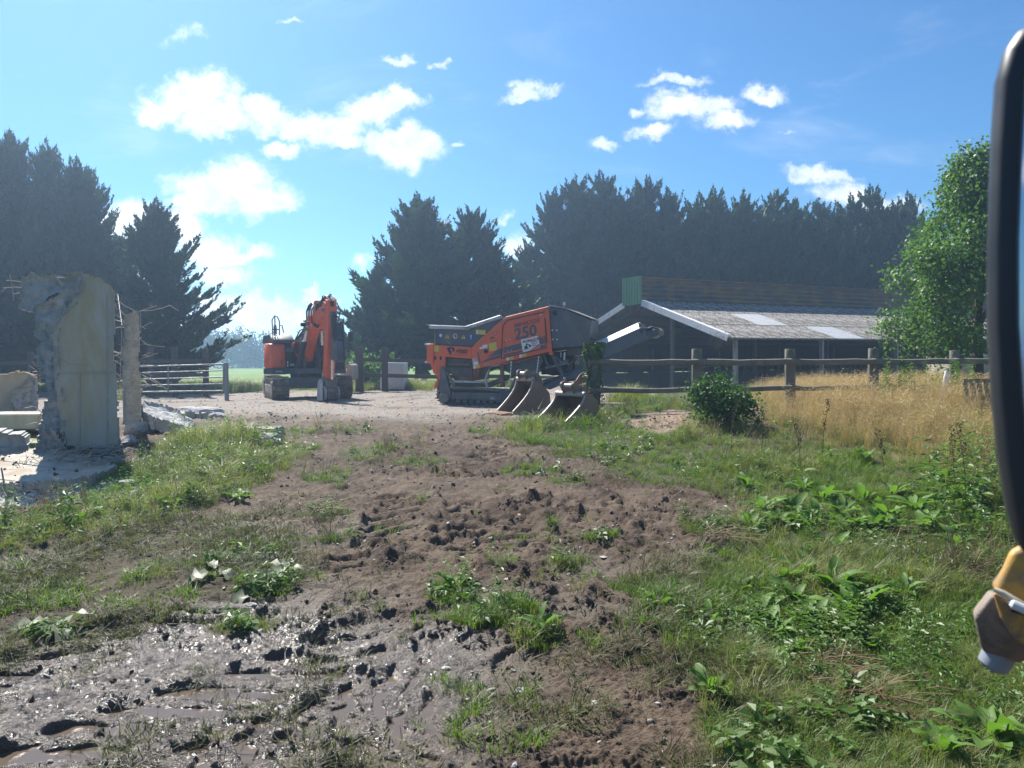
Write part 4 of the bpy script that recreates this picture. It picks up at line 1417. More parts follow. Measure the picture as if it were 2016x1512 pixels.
rebar(colm, [at(268, 612, CYD), at(277, 618, CYD), at(277, 650, CYD)])
rebar(colm, [at(276, 735, CYD), at(300, 750, CYD - .1), at(328, 766, CYD - .2)])
rebar(colm, [at(276, 745, CYD), at(290, 756, CYD - .1), at(318, 762, CYD - .2)])
MB().tube([at(232, 580, CYD + 1), at(240, 640, CYD), at(236, 760, CYD - .1), at(250, 830, CYD - .2)], .006, 4).build('rebar', M_REBAR, colm)

# low walls at the left edge
LY = 15.4
LQ = Vector((at(20, 800, LY).x, LY, 0))
lw = empty('low_wall', (at(20, 810, LY).x, LY, zb(-10, LY)), 'low grey broken wall at the left edge behind the stained slab', 'wall')
rough_slab('wall_face', wall_poly([(-260, 735), (0, 735), (58, 733), (70, 745), (66, 800), (60, 812), (-260, 815)], LQ), LQ, EU, EV, EN, .35, .035, .05, .05, M_CONC, lw, 11, flat=.6, jag=.04)
rough_slab('broken_end', wall_poly([(22, 775), (60, 745), (72, 760), (70, 812), (30, 812)], LQ - EN * .04), LQ - EN * .05, EU, EV, EN, .3, .03, .10, .12, M_CONCB, lw, 12, jag=.05)
ld = empty('concrete_ledge', (at(20, 850, 13.9).x, 13.9, zb(-9, 13.9)), 'pale concrete ledge in front of the low wall, green scum along its foot', 'ledge')
q = [at(*p, 13.9) for p in ((-260, 818), (84, 815), (84, 845), (-260, 850))]
MB().prism(q, (0, .9, 0)).build('ledge_body', M_CONCP, ld, bevel=.02)
sc = at(20, 858, 13.4)
scum = mat('green_scum_water', (0.30, 0.34, 0.14), 0.25, var=0.15, scale=4)
zz = gz(-8.8, 13.1) + .05
MB().box((-9.3, 13.35, zz - .1), (3.4, 1.15, .2)).build('scum_water', scum, org=None)['kind'] = 'structure'
bl = empty('concrete_block', (at(20, 885, 12.9).x, 12.9, zb(-8.4, 12.9)), 'rough grey concrete block on the pale floor slab at the left edge', 'block')
BQ = Vector((at(20, 880, 12.4).x, 12.4, 0))
rough_slab('block_face', wall_poly([(-260, 853), (0, 850), (50, 856), (54, 884), (36, 898), (-260, 905)], BQ), BQ, EU, EV, EN, .5, .03, .07, .10, M_CONCB, bl, 14, jag=.04)

# floor slab with broken front edge
fs_ = gpoly([(-300, 900), (-10, 893), (72, 888), (140, 905), (200, 915), (228, 932), (205, 942), (150, 955), (110, 958), (0, 960), (-300, 965)])
_k = np.polyfit([y for x, y in fs_], [zb(x, y) for x, y in fs_], 1)
SLB = float(_k[0]); SLA = float(_k[1]) + .05                 # the slab lies tilted with the ground
FZ = SLA + SLB * 11.2
SVV = Vector((0, 1, SLB)); SNN = Vector((0, SLB, -1)).normalized()
slab = empty('floor_slab', (fs_[:, 0].mean(), fs_[:, 1].mean(), FZ), 'pale buff concrete floor slab in front of the stained wall', 'slab')
rough_slab('slab_top', [(x, y) for x, y in fs_], (0, 0, SLA), Vector((1, 0, 0)), SVV, SNN, .35, .045, .02, .05, M_CONCP, slab, 21, flat=.8, jag=.06)
fr_ = gpoly([(-300, 962), (0, 958), (110, 955), (150, 952), (212, 938), (240, 948), (215, 972), (120, 990), (40, 1000), (-300, 1015)])
rough_slab('broken_front', [(x, y) for x, y in fr_], (0, 0, SLA - .13), Vector((1, 0, 0)), SVV, SNN, .35, .035, .055, .22, M_CONCB, slab, 22, jag=.08)
for (a, b) in (((-40, 905), (150, 936)), ((-40, 962 - 18), (90, 962))):
    p, q = ground_hit(*a), ground_hit(*b); p.z = SLA + SLB * p.y + .005; q.z = SLA + SLB * q.y + .005
    MB().tube([p, p.lerp(q, .5), q], .006, 4).build('crack_wire', M_REBAR, slab)
tag(MB().tube([ground_hit(14, 998), ground_hit(14, 998) + Vector((-.02, 0, .22)), ground_hit(14, 998) + Vector((-.07, .02, .48))], [.015, .012, .009], 6).build('iron_rod', M_REBAR, org=None), 'short rusty iron rod standing up from the broken slab front', 'rod')

# rubble: each lump a thing of its own
ROCKS = [rock_mesh('rubble_lump', s, 3, (1, .8, .62), 9, .13) for s in range(6)]
rub = [(318, 830, 60, 24, 'large grey rubble lump at the foot of the slender column'), (276, 842, 40, 18, 'grey rubble lump under the wires of the slender column'),
       (352, 838, 30, 14, 'rubble lump at the right end of the tilted broken slab'), (400, 812, 40, 12, 'flat grey rubble lump out on the gravel, nearer heap'),
       (428, 820, 28, 10, 'small grey rubble lump at the right tip of the gravel heap'), (374, 806, 30, 9, 'grey rubble lump at the left end of the gravel heap'),
       (255, 868, 30, 12, 'rubble lump in the weeds right of the stained slab'), (224, 905, 26, 9, 'pale chip of concrete by the bottom right corner of the stained slab'),
       (440, 902 - 20, 20, 8, 'pale concrete chip lying in the left weeds'), (530, 862, 40, 16, 'dark spoil lump at the end of the pale slab strip'),
       (505, 868, 20, 8, 'small dark lump left of the spoil lump'), (250, 952, 26, 8, 'concrete chip at the right tip of the floor slab'),
       (300, 968, 18, 6, 'concrete chip half hidden in the left weeds'), (266, 975, 12, 5, 'little pale chip below the floor slab tip')]
for i, (px, py, hw, hh, lb) in enumerate(rub):
    g = ground_hit(px, py + hh * .6)
    s = hw / F_PX * g.y
    o = link_mesh('rubble_lump', ROCKS[i % 6], M_CONCB)
    o.location = (g.x, g.y, gz(g.x, g.y) + s * .18)
    o.scale = (s, s * .8, max(.5 * s, hh / F_PX * g.y * 1.5))
    o.rotation_euler = (0, 0, i * 1.3)
    tag(o, lb, 'rubble')
# tilted fallen slab by the column and two pale flat slabs in the weeds
p0 = ground_hit(330, 850)
rough_slab('fallen_slab', [(0, 0), (.95, -.12), (1.05, .1), (.35, .55), (-.25, .5)], (p0.x - .45, p0.y - .1, gz(p0.x, p0.y) + .36), Vector((.95, -.1, -.26)), Vector((.15, .95, .22)), Vector((.25, -.15, -.95)), .2, .03, .05, .08, M_CONCB, None, 31, jag=.05)
tag(bpy.data.objects['fallen_slab'], 'tilted broken slab leaning beside the slender column', 'slab')
p0 = ground_hit(400, 862)
o = rough_slab('flat_slab', [(0, 0), (1.3, .02), (1.36, .42), (.1, .5)], (p0.x, p0.y, gz(p0.x, p0.y) + .14), Vector((1, 0, 0)), Vector((0, 1, 0)), Vector((0, 0, -1)), .2, .04, .02, .05, M_CONCP, None, 33, flat=.7, jag=.03)
tag(o, 'long pale flat slab strip lying in the weeds right of the column', 'slab')
p0 = ground_hit(262, 826)
o = rough_slab('flat_slab', [(0, 0), (1.6, .1), (1.5, .9), (.1, .8)], (p0.x, p0.y, gz(p0.x, p0.y) + .10), Vector((1, 0, 0)), Vector((0, 1, 0)), Vector((0, 0, -1)), .2, .05, .02, .05, M_CONCP, None, 34, flat=.7, jag=.04)
tag(o, 'pale flat slab lying behind the slender column', 'slab')
# splinters and wire at the wall foot
sp_ = MB()
for k in range(70):
    px, py = rb.uniform(95, 235), rb.uniform(893, 925)
    g = ground_hit(px, py); a = rb.uniform(-.6, .6)
    L = rb.uniform(.1, .35); q = Vector((g.x, g.y, SLA + SLB * g.y + rb.uniform(.0, .12)))
    sp_.bar(q, q + Vector((L * math.cos(a), L * math.sin(a) * .4, rb.uniform(-.05, .12))), .03, .012)
o = sp_.build('timber_splinters', mat('grey_splinter', (.25, .24, .22), .9), org=None)
tag(o, 'heap of grey splinters and broken lath at the foot of the stained slab', 'splinters', kind='stuff')
# ------------------------------------------------------------------ tracked crusher
M_ORANGE = mat('orange_paint', (0.74, 0.125, 0.040), 0.42, var=0.10, scale=3, dirt=(0.32, 0.20, 0.14), damt=0.12, dscale=2.2)
M_GREY = mat('dark_grey_paint', (0.088, 0.094, 0.110), 0.5, var=0.12, scale=3, dirt=(0.17, 0.15, 0.13), damt=0.32, dscale=2.0)
M_GREYL = mat('conveyor_grey_paint', (0.125, 0.135, 0.155), 0.5, var=0.12, scale=3, dirt=(0.19, 0.175, 0.16), damt=0.35, dscale=2.0)
M_GREYD = mat('dusty_grey_steel', (0.12, 0.115, 0.11), 0.75, var=0.2, scale=3, dirt=(0.24, 0.205, 0.175), damt=0.6, dscale=2.2)
M_BAND = mat('grey_decal', (0.085, 0.088, 0.10), 0.5, var=0.04)
M_BLACK = mat('black_steel', (0.018, 0.018, 0.02), 0.6, var=0.2)
M_RUBBER = mat('track_steel', (0.075, 0.066, 0.058), 0.8, var=0.3, scale=8, dirt=(0.24, 0.20, 0.165), damt=0.6, dscale=5, bump=0.3)
M_LIP = mat('worn_hopper_rail', (0.44, 0.45, 0.46), 0.45, 0.3, var=0.15, scale=5, dirt=(0.22, 0.22, 0.22), damt=0.35)
M_SHEET = mat('bright_sheet_metal', (0.66, 0.67, 0.68), 0.35, 0.4, var=0.08, scale=4)
M_RUSTY = mat('rusty_brown_steel', (0.145, 0.095, 0.068), 0.7, 0.2, var=0.25, scale=6, dirt=(0.25, 0.16, 0.10), damt=0.4)
M_YEL = mat('yellow_sticker', (0.66, 0.50, 0.06), 0.5, var=0.04)
M_WST = mat('white_sticker', (0.72, 0.72, 0.72), 0.5, var=0.03)
M_BLUE = mat('blue_sticker', (0.03, 0.085, 0.32), 0.5, var=0.03)
M_RED = mat('red_print', (0.40, 0.035, 0.03), 0.5, var=0.03)
M_INK = mat('black_print', (0.022, 0.022, 0.026), 0.5, var=0.03)
M_DKRED = mat('dark_red_lettering', (0.22, 0.05, 0.035), 0.5, var=0.05)
M_GRN = mat('green_print', (0.05, 0.22, 0.05), 0.5)

C_A = R(17)
cu_ = Vector((math.cos(C_A), -math.sin(C_A), 0)); cn_ = Vector((math.sin(C_A), math.cos(C_A), 0))   # along to the right & nearer; across, away
cq = Vector((at(960, 709, 20.9).x, 20.9, 0))


def zc(X, Y, v=0.0):
    """detail coordinates of the crusher study -> point on the side plane v metres behind the near side"""
    return plane_pt(800 + X / 3.877, 580 + Y / 3.877, cq + cn_ * v, cn_)


cb = zc(560, 780, 1.0); CGZ = zb(cb.x, cb.y)
cr = empty('tracked_crusher', (cb.x, cb.y, CGZ), 'orange and dark grey tracked crusher with raised conveyor, marked IMPAKTOR 250', 'crusher')


def plate(name, pts, v0, th, m, parent=cr, bevel=.006, label=None, smooth=None):
    mb = MB().prism([zc(x, y, v0) for x, y in pts], cn_ * th)
    return mb.build(name, m, parent, bevel, smooth, label)


def decal(name, pts, m, v=-.004, parent=cr, th=.003, label=None):
    return plate(name, pts, v, th, m, parent, 0, label)


MWID = 2.15
# --- main orange body: near and far side plates, roof, door
body = plate('side_panel', [(498, 402), (760, 168), (1085, 88), (1112, 432), (510, 572), (498, 500)], 0, .05, M_ORANGE, bevel=.012)
plate('side_panel', [(498, 402), (760, 168), (1085, 88), (1112, 432), (510, 572), (498, 500)], MWID - .05, .05, M_ORANGE, label='far side panel')
plate('body_core', [(520, 405), (764, 182), (1078, 104), (1100, 420), (525, 552)], .052, MWID - .105, M_GREY)
door = plate('door', [(741, 243), (776, 201), (1048, 138), (1054, 178), (1068, 398), (731, 478)], -.014, .016, M_ORANGE, bevel=.005)
for a, b in (((736, 240), (771, 196)), ((771, 196), (1054, 132)), ((736, 240), (726, 486)), ((726, 486), (1076, 404)), ((1058, 182), (1073, 372))):
    MB().bar(zc(*a, -.008), zc(*b, -.008), .018, .024, up=tuple(cn_)).build('door_seal', M_BLACK, door)
MB().bar(zc(742, 362, -.03), zc(740, 412, -.03), .03, .05, up=tuple(cn_)).build('handle', M_ORANGE, door, bevel=.008)
for (x, y) in ((765, 348), (790, 341), (778, 432), (802, 426), (1020, 156), (1032, 153), (1050, 330), (735, 470)):
    MB().cyl(zc(x, y, -.02), cn_, .014, .02, 8).build('fastener', M_SHEET, door)
# grey swoosh decals
decal('stripe', [(640, 462), (700, 418), (730, 408), (730, 452), (690, 460), (618, 478)], M_BAND)
decal('stripe', [(560, 524), (612, 492), (668, 470), (722, 458), (722, 482), (640, 502)], M_BAND)
decal('stripe', [(741, 404), (1062, 322), (1066, 370), (741, 448)], M_BAND, -.018, door)
decal('stripe', [(741, 458), (1066, 380), (1067, 397), (741, 472)], M_BAND, -.018, door)
# lettering on the door, rising along the body
tl = (zc(1000, 262, -.02) - zc(826, 300, -.02)).normalized()
tup = cn_.cross(tl).normalized() * -1
if tup.z < 0: tup = -tup
tup = (tup + tl * .02).normalized()


def letter(body, p, size, m, parent, ex=.0025, shear=0.0, bold=0.0, dirv=None):
    me = text_mesh(body, size, ex, shear, bold)
    d = dirv or tl
    u = Vector((0, 0, 1)) - d * d.z; u.normalize()
    o = link_mesh('lettering', me, m, parent)
    M4 = Matrix.Identity(4)
    n = d.cross(u)
    M4.col[0] = (*d, 0); M4.col[1] = (*u, 0); M4.col[2] = (*n, 0)
    M4.translation = p - parent_world(parent)
    o.matrix_local = M4
    return o


pxm = 3.877 * F_PX / 20.9                                    # study pixels per metre
letter('250', zc(828, 345, -.02), 84 / pxm * 1.40, M_BAND, door, shear=.12, bold=.012)
letter('IMPAKTOR', zc(824, 252, -.02), 31 / pxm * 1.36, M_DKRED, door, shear=.05, bold=.003)
# company board stuck on the door
bd = [(873, 345), (1003, 313), (1024, 406), (890, 441)]
board = plate('company_board', bd, -.026, .008, M_WST, door, bevel=0, label='white company board')
letter('LEMAZURE TP', zc(906, 367, -.03), 19 / pxm * 1.35, M_RED, board, bold=.003, shear=.1)
decal('red_corner', [(1016, 372), (1023, 405), (940, 427)], mat('red_tint', (.50, .18, .15), .5), -.030, board)
decal('logo_mark', [(887, 354), (903, 350), (905, 364), (890, 368)], M_GRN, -.030, board)
for k, (x0, x1, y) in enumerate(((950, 985, 358), (952, 998, 366), (955, 1000, 376), (958, 985, 386), (960, 1012, 392))):
    decal('print_line', [(x0, y), (x1, y - (x1 - x0) * .23), (x1, y - (x1 - x0) * .23 + 3.2), (x0, y + 3.2)], M_INK if k < 4 else M_RED, -.030, board)
# the little excavator silhouette on the board
for pts in ([(897, 415), (932, 407), (934, 413), (899, 421)], [(900, 405), (906, 394), (922, 391), (928, 402), (926, 407), (902, 412)],
            [(908, 396), (914, 378), (920, 373), (922, 379), (917, 396)], [(914, 378), (920, 372), (948, 386), (944, 391)], [(936, 384), (950, 383), (954, 394), (944, 402), (934, 394)]):
    decal('excavator_print', pts, M_INK, -.031, board)
# stickers
for pts, m in (([(578, 387), (616, 379), (620, 404), (582, 413)], M_WST), ([(627, 375), (683, 362), (693, 420), (637, 434)], M_YEL), ([(558, 404), (578, 400), (580, 413), (560, 418)], M_WST),
               ([(503, 487), (537, 481), (540, 505), (506, 512)], M_LIP), ([(509, 514), (545, 507), (549, 535), (513, 541)], M_WST), ([(508, 546), (528, 542), (529, 563), (511, 567)], M_WST),
               ([(529, 542), (559, 537), (560, 558), (530, 563)], M_YEL), ([(592, 528), (629, 520), (631, 532), (594, 540)], M_LIP), ([(762, 483), (782, 479), (784, 500), (764, 504)], M_WST),
               ([(783, 479), (817, 471), (819, 490), (785, 499)], M_YEL), ([(861, 460), (881, 456), (884, 478), (863, 482)], M_WST), ([(882, 456), (917, 448), (919, 468), (885, 478)], M_YEL)):
    decal('sticker', pts, m)
plate('slot', [(541, 436), (549, 434), (566, 520), (557, 524)], -.006, .01, M_BAND, bevel=0)
cpt = zc(606, 432, -.02)
MB().cyl(cpt, cn_, .058, .05, 16).build('filler_cap', M_BLACK, cr, bevel=.008)
for (x, y, a) in ((681, 293, .6), (656, 332, 0)):
    decal('emblem', [(x - 12, y + 2), (x - 2, y - 11), (x + 12, y - 2), (x + 2, y + 11)] if a else [(x - 16, y + 14), (x - 12, y - 4), (x, y - 11), (x + 12, y - 6), (x + 14, y + 10), (x + 6, y + 4), (x, y - 2), (x - 6, y + 6)], M_INK)
    decal('emblem', [(x - 6, y + 1), (x - 1, y - 5), (x + 6, y - 1), (x + 1, y + 5)] if a else [(x - 4, y + 6), (x, y + 1), (x + 5, y + 4), (x + 2, y + 9)], M_ORANGE if not a else M_WST, -.008)
decal('emblem_text', [(636, 358), (694, 345), (695, 349), (637, 362)], M_DKRED)
for x, y in ((1078, 99), (1094, 104), (1088, 128), (1096, 122)):
    MB().cyl(zc(x, y, -.004), cn_, .018, .02, 8).build('bolt', M_GREYD, cr)

# --- orange hopper frame at the left
plate('hopper_frame', [(180, 380), (498, 400), (498, 490), (298, 476), (293, 575), (256, 604), (205, 600), (182, 522)], .02, .06, M_ORANGE, bevel=.01)
plate('hopper_frame', [(180, 380), (498, 400), (498, 490), (298, 476), (293, 575), (256, 604), (205, 600), (182, 522)], MWID - .08, .06, M_ORANGE, label='far hopper frame')
plate('hopper_core', [(195, 392), (498, 410), (498, 470), (300, 470), (250, 585), (205, 560)], .082, MWID - .165, M_GREY)
plate('end_flange', [(155, 382), (180, 375), (205, 377), (203, 520), (190, 530), (155, 520)], -.05, MWID + .1, M_ORANGE, bevel=.01)
for y in (381, 518): MB().bar(zc(150, y, .1), zc(196, y - 3, .1), .2, .05, up=(0, 0, 1)).build('flange_lug', M_LIP, cr, bevel=.006)
plate('lower_flap', [(205, 598), (256, 606), (256, 656), (236, 628)], .03, .12, M_ORANGE, bevel=.008)
plate('red_tail_lug', [(212, 718), (228, 712), (245, 660), (238, 646), (218, 676), (208, 700)], .3, .06, M_ORANGE, bevel=.006)
for x in (220, 262): decal('slot', [(x - 7, 470), (x + 7, 471), (x + 7, 499), (x - 7, 498)], M_BLACK, .012)
decal('sticker', [(200, 386), (247, 389), (247, 437), (200, 434)], M_YEL, .014)
for y in (392, 405, 418): decal('sticker', [(202, y), (212, y + .5), (212, y + 10), (202, y + 9.5)], M_WST, .011)
sl = (zc(470, 438, 0) - zc(376, 432, 0)).normalized()
letter('ARJES', zc(376, 441, .014), 26 / pxm * 1.45, M_INK, cr, shear=.25, bold=.004, dirv=sl)
decal('small_print', [(372, 457), (464, 461), (464, 464), (372, 460)], M_DKRED, .014)
# the ram-like emblem
for pts in ([(312, 404), (326, 400), (350, 400), (364, 408), (368, 424), (360, 436), (350, 432), (352, 420), (342, 412), (334, 414), (338, 426), (346, 440), (338, 452), (333, 464), (326, 450), (318, 430), (310, 418)],
            [(352, 414), (360, 412), (362, 424), (356, 428)]):
    decal('emblem', pts, M_INK, .014)

# --- hopper above it
plate('hopper_side', [(217, 262), (442, 250), (735, 172), (752, 172), (500, 396), (217, 378)], .10, .05, M_GREY, bevel=.006)
plate('hopper_side', [(217, 262), (442, 250), (735, 172), (752, 172), (500, 396), (217, 378)], MWID - .15, .05, M_GREY, label='far hopper side')
plate('hopper_floor', [(217, 345), (500, 372), (520, 378), (500, 396), (217, 378)], .155, MWID - .315, M_GREY)
for a, b in (((182, 245), (492, 256)), ((452, 258), (728, 168))):
    for v in (.02, MWID - .12):
        MB().bar(zc(*a, v + .06), zc(*b, v + .06), .16, .10).build('hopper_rail', M_LIP, cr, bevel=.015)
MB().prism([zc(140, 228, .05), zc(180, 226, .05), zc(186, 248, .05), zc(180, 240, .05)], cn_ * (MWID - .15)).build('hopper_rail', M_LIP, cr)
MB().tube([zc(219, 275, .07), zc(219, 378, .07)], .022, 6).build('hinge_rod', M_GREYD, cr)
MB().tube([zc(728, 152, .06), zc(745, 160, .06), zc(760, 168, .06)], .012, 5).build('cable', M_BLACK, cr)
plate('dusty_streak', [(290, 338), (335, 362), (345, 384), (330, 384)], .098, .003, M_GREYD, bevel=0)
# warning signs
def disc(x, y, r, m, v, name='warning_sign'):
    c = zc(x, y, v)
    return MB().cyl(c, cn_, r, .004, 20).build(name, m, cr)
disc(262, 312, .078, M_BLUE, .094); decal('pictogram', [(254, 300), (270, 300), (273, 314), (266, 324), (258, 324), (251, 314)], M_WST, .088)
for x, y in ((313, 318), (436, 322)):
    decal('warning_sign', [(x - 17, y + 15), (x, y - 16), (x + 17, y + 15)], M_YEL, .094)
    decal('pictogram', [(x - 2.5, y + 2), (x - 3, y - 7), (x + 3, y - 7), (x + 2.5, y + 2)], M_INK, .089)
    decal('pictogram', [(x - 3, y + 6), (x + 3, y + 6), (x + 3, y + 11), (x - 3, y + 11)], M_INK, .089)
disc(373, 317, .08, M_WST, .094); decal('pictogram', [(366, 308), (376, 306), (384, 316), (380, 326), (368, 324)], M_INK, .088)
mb = MB(); ring = [zc(373 + 17 * math.cos(k * .3307), 317 + 17 * math.sin(k * .3307), .090) for k in range(20)]; mb.tube(ring, .010, 5); mb.build('pictogram', M_RED, cr)
disc(493, 325, .083, M_BLUE, .094); decal('pictogram', [(489, 308), (497, 308), (496, 330), (490, 330)], M_WST, .088); decal('pictogram', [(490, 334), (496, 334), (496, 340), (490, 340)], M_WST, .088)
decal('sticker', [(531, 268), (605, 272), (605, 306), (531, 302)], M_YEL, .094)
for y in (270, 288): decal('sticker', [(533, y), (546, y + 1), (546, y + 13), (533, y + 12)], M_WST, .090)

# --- engine box at the right end, tapering away
e = [zc(1087, 88, .06), zc(1208, 110, .0), zc(1228, 404, .0), zc(1112, 414, .06)]
f = [zc(1087, 84, MWID - .1), zc(1208, 106, MWID - .1)]
ew = zc(1372, 182, MWID * .5); ewl = zc(1312, 392, MWID * .5)
ez = [zc(1232, 108, MWID * .8), zc(1372, 181, MWID * .55), zc(1330, 330, MWID * .5), zc(1288, 398, MWID * .35), zc(1231, 404, .02)]
mb = MB()
A0, A1, A2, A3 = e
B0, B1, B2, B3 = [p + cn_ * (MWID - .16) for p in e]
xo = cu_ * .62
C1 = A1 + xo + cn_ * .55 + Vector((0, 0, -.28)); C2 = A2 + xo * .75 + cn_ * .55 + Vector((0, 0, .02))
D1 = B1 + xo - cn_ * .35 + Vector((0, 0, -.28)); D2 = B2 + xo * .75 - cn_ * .35 + Vector((0, 0, .02))
mb.add([A0, A1, A2, A3, B0, B1, B2, B3, C1, C2, D1, D2],
       [(0, 1, 2, 3), (7, 6, 5, 4), (0, 4, 5, 1), (3, 2, 6, 7), (0, 3, 7, 4), (1, 8, 9, 2), (5, 6, 11, 10), (1, 5, 10, 8), (2, 9, 11, 6), (8, 10, 11, 9)])
eb = mb.build('engine_box', M_GREY, cr, bevel=.02)
for x, y in ((1114, 272), (1148, 272), (1118, 342), (1150, 342)):
    MB().cyl(zc(x, y, .03), cn_, .022, .03, 8).build('latch', M_SHEET, cr)
MB().cyl(zc(1138, 142, .04), cn_, .07, .02, 16).build('vent', M_BLACK, cr)
MB().prism([A0 + Vector((0, 0, .015)), A1 + Vector((0, 0, .015)), A1 + Vector((0, 0, .035)), A0 + Vector((0, 0, .035))], cn_ * (MWID - .2)).build('box_lid', M_LIP, cr)
MB().prism([A1 + xo * .05 + Vector((0, 0, .0)), C1 + Vector((0, 0, .03)), D1 + Vector((0, 0, .03)), B1 + Vector((0, 0, .0))], Vector((0, 0, .02))).build('box_lid', M_GREYD, cr)
MB().tube([zc(1207, 104, .3), zc(1206, 76, .3)], .018, 6).build('exhaust', M_GREYD, cr)
MB().box(zc(1206, 70, .3), (.07, .07, .09)).build('beacon', M_LIP, cr, bevel=.012)
plate('side_flap', [(1272, 322), (1330, 245), (1338, 262), (1308, 402), (1280, 400)], .85, .02, M_RUSTY, bevel=0)

# --- chassis under the body
plate('under_body', [(640, 560), (1030, 460), (1045, 500), (1010, 575), (800, 606), (700, 560)], .25, MWID - .5, M_GREY)
plate('feeder_trough', [(300, 482), (498, 495), (500, 655), (372, 655), (300, 520)], .30, MWID - .6, M_GREYD)
plate('trough_slat', [(303, 517), (498, 526), (498, 541), (303, 534)], .22, .08, M_GREYD, bevel=.01)
plate('trough_slat', [(308, 545), (498, 552), (498, 560), (308, 555)], .24, .06, M_GREY, bevel=.01)
plate('red_skirt', [(350, 622), (545, 628), (545, 652), (362, 650)], .20, .08, mat('faded_red_paint', (.26, .07, .045), .7, dirt=(.25, .2, .16), damt=.5), bevel=.01)
plate('red_bracket', [(500, 575), (560, 565), (545, 650), (520, 650)], .2, .07, bpy.data.materials['faded_red_paint'], bevel=.01)
plate('dark_leg', [(252, 556), (272, 547), (292, 560), (345, 792), (300, 806), (256, 798)], -.03, .16, M_GREY, bevel=.015)
MB().cyl(zc(270, 560, -.035), cn_, .05, .05, 14).build('leg_pin', M_GREYD, cr)
MB().bar(zc(296, 582, .06), zc(372, 692, .06), .06, .07, up=tuple(cn_)).build('brace', M_GREYD, cr, bevel=.006)
plate('brace_web', [(300, 600), (372, 692), (338, 692)], .10, .03, M_GREYD)
MB().bar(zc(325, 664, .12), zc(612, 668, .12), .12, .06, up=(0, 0, 1)).build('ledge_rail', M_LIP, cr, bevel=.01)
plate('side_beam', [(325, 704), (322, 714), (560, 728), (800, 752), (870, 742), (860, 728), (640, 712), (380, 700)], -.02, .12, M_GREYD, bevel=.015)
plate('frame_beam', [(350, 672), (612, 676), (780, 610), (845, 600), (845, 612), (790, 640), (640, 706), (350, 702)], .25, .18, M_GREYD, bevel=.02)
MB().tube([zc(640, 575, .05), zc(622, 596, .05), zc(606, 640, .05), zc(612, 690, .05), zc(622, 712, .05)], .035, 8).build('hose', M_LIP, cr, smooth=60)
MB().tube([zc(730, 528, .14), zc(736, 705, .14)], .062, 12).build('red_strut', bpy.data.materials['faded_red_paint'], cr, smooth=60)
for (a, b) in (((801, 515), (788, 690)), ((1010, 478), (990, 640))):
    k = MB(); n_ = 14
    for i in range(n_):
        p = zc(a[0] + (b[0] - a[0]) * i / n_, a[1] + (b[1] - a[1]) * i / n_, .0)
        k.box(p, (.030, .012, .05), Matrix.Rotation(i % 2 * 1.57, 3, 'Z'))
    k.build('chain', M_SHEET, cr)
plate('dusty_skirt', [(776, 752), (838, 622), (870, 606), (1020, 568), (1000, 642), (1020, 660), (1010, 700), (880, 742)], .0, .05, M_GREYD, bevel=.008)
plate('skirt_edge', [(770, 752), (830, 624), (842, 624), (786, 752)], -.02, .05, M_GREYD)
plate('upper_deck', [(790, 616), (846, 598), (1020, 562), (1020, 575), (850, 612)], .06, 1.6, M_GREYD)
plate('rear_engine', [(1030, 470), (1110, 440), (1220, 430), (1230, 560), (1120, 620), (1030, 600)], .5, 1.1, M_BLACK)
for a, b, w, m in (((1108, 440), (1205, 640), .10, M_GREY), ((1050, 460), (1085, 540), .06, M_GREY), ((1140, 470), (1190, 520), .05, M_GREYD), ((1210, 440), (1205, 500), .04, M_SHEET), ((1170, 520), (1240, 500), .05, M_GREYD),
                   ((1060, 560), (1240, 520), .07, M_GREYD), ((1180, 440), (1180, 480), .03, M_LIP), ((1235, 540), (1270, 510), .04, M_GREYD)):
    MB().bar(zc(*a, .25), zc(*b, .25), w, .08, up=tuple(cn_)).build('linkage', m, cr, bevel=.006)
MB().cyl(zc(1207, 638, .2), cn_, .035, .08, 10).build('pin', M_SHEET, cr)
MB().cyl(zc(1104, 446, -.01), cn_, .06, .06, 14).build('pin', M_ORANGE, cr)
plate('red_under_rail', [(800, 520), (1020, 462), (1020, 474), (800, 534)], .08, .06, bpy.data.materials['faded_red_paint'])

# --- conveyor rising to the right, on the machine's centre line
CV = .62
plate('conveyor_frame', [(1028, 700), (1092, 724), (1372, 604), (1500, 486), (1872, 328), (1862, 250), (1800, 250), (1490, 378), (1370, 432), (1300, 560), (1060, 660)], CV, .05, M_GREYL, bevel=.01)
plate('conveyor_frame', [(1028, 700), (1092, 724), (1372, 604), (1500, 486), (1872, 328), (1862, 250), (1800, 250), (1490, 378), (1370, 432), (1300, 560), (1060, 660)], CV + .95, .05, M_GREYL, label='far conveyor side frame')
mb = MB()
bp_ = [(1050, 690), (1372, 540), (1500, 430), (1800, 300), (1860, 280)]
for a, b in zip(bp_[:-1], bp_[1:]): mb.prism([zc(*a, CV + .06), zc(*b, CV + .06), zc(b[0], b[1] + 12, CV + .06), zc(a[0], a[1] + 12, CV + .06)], cn_ * .88)
mb.build('conveyor_belt', M_BLACK, cr)
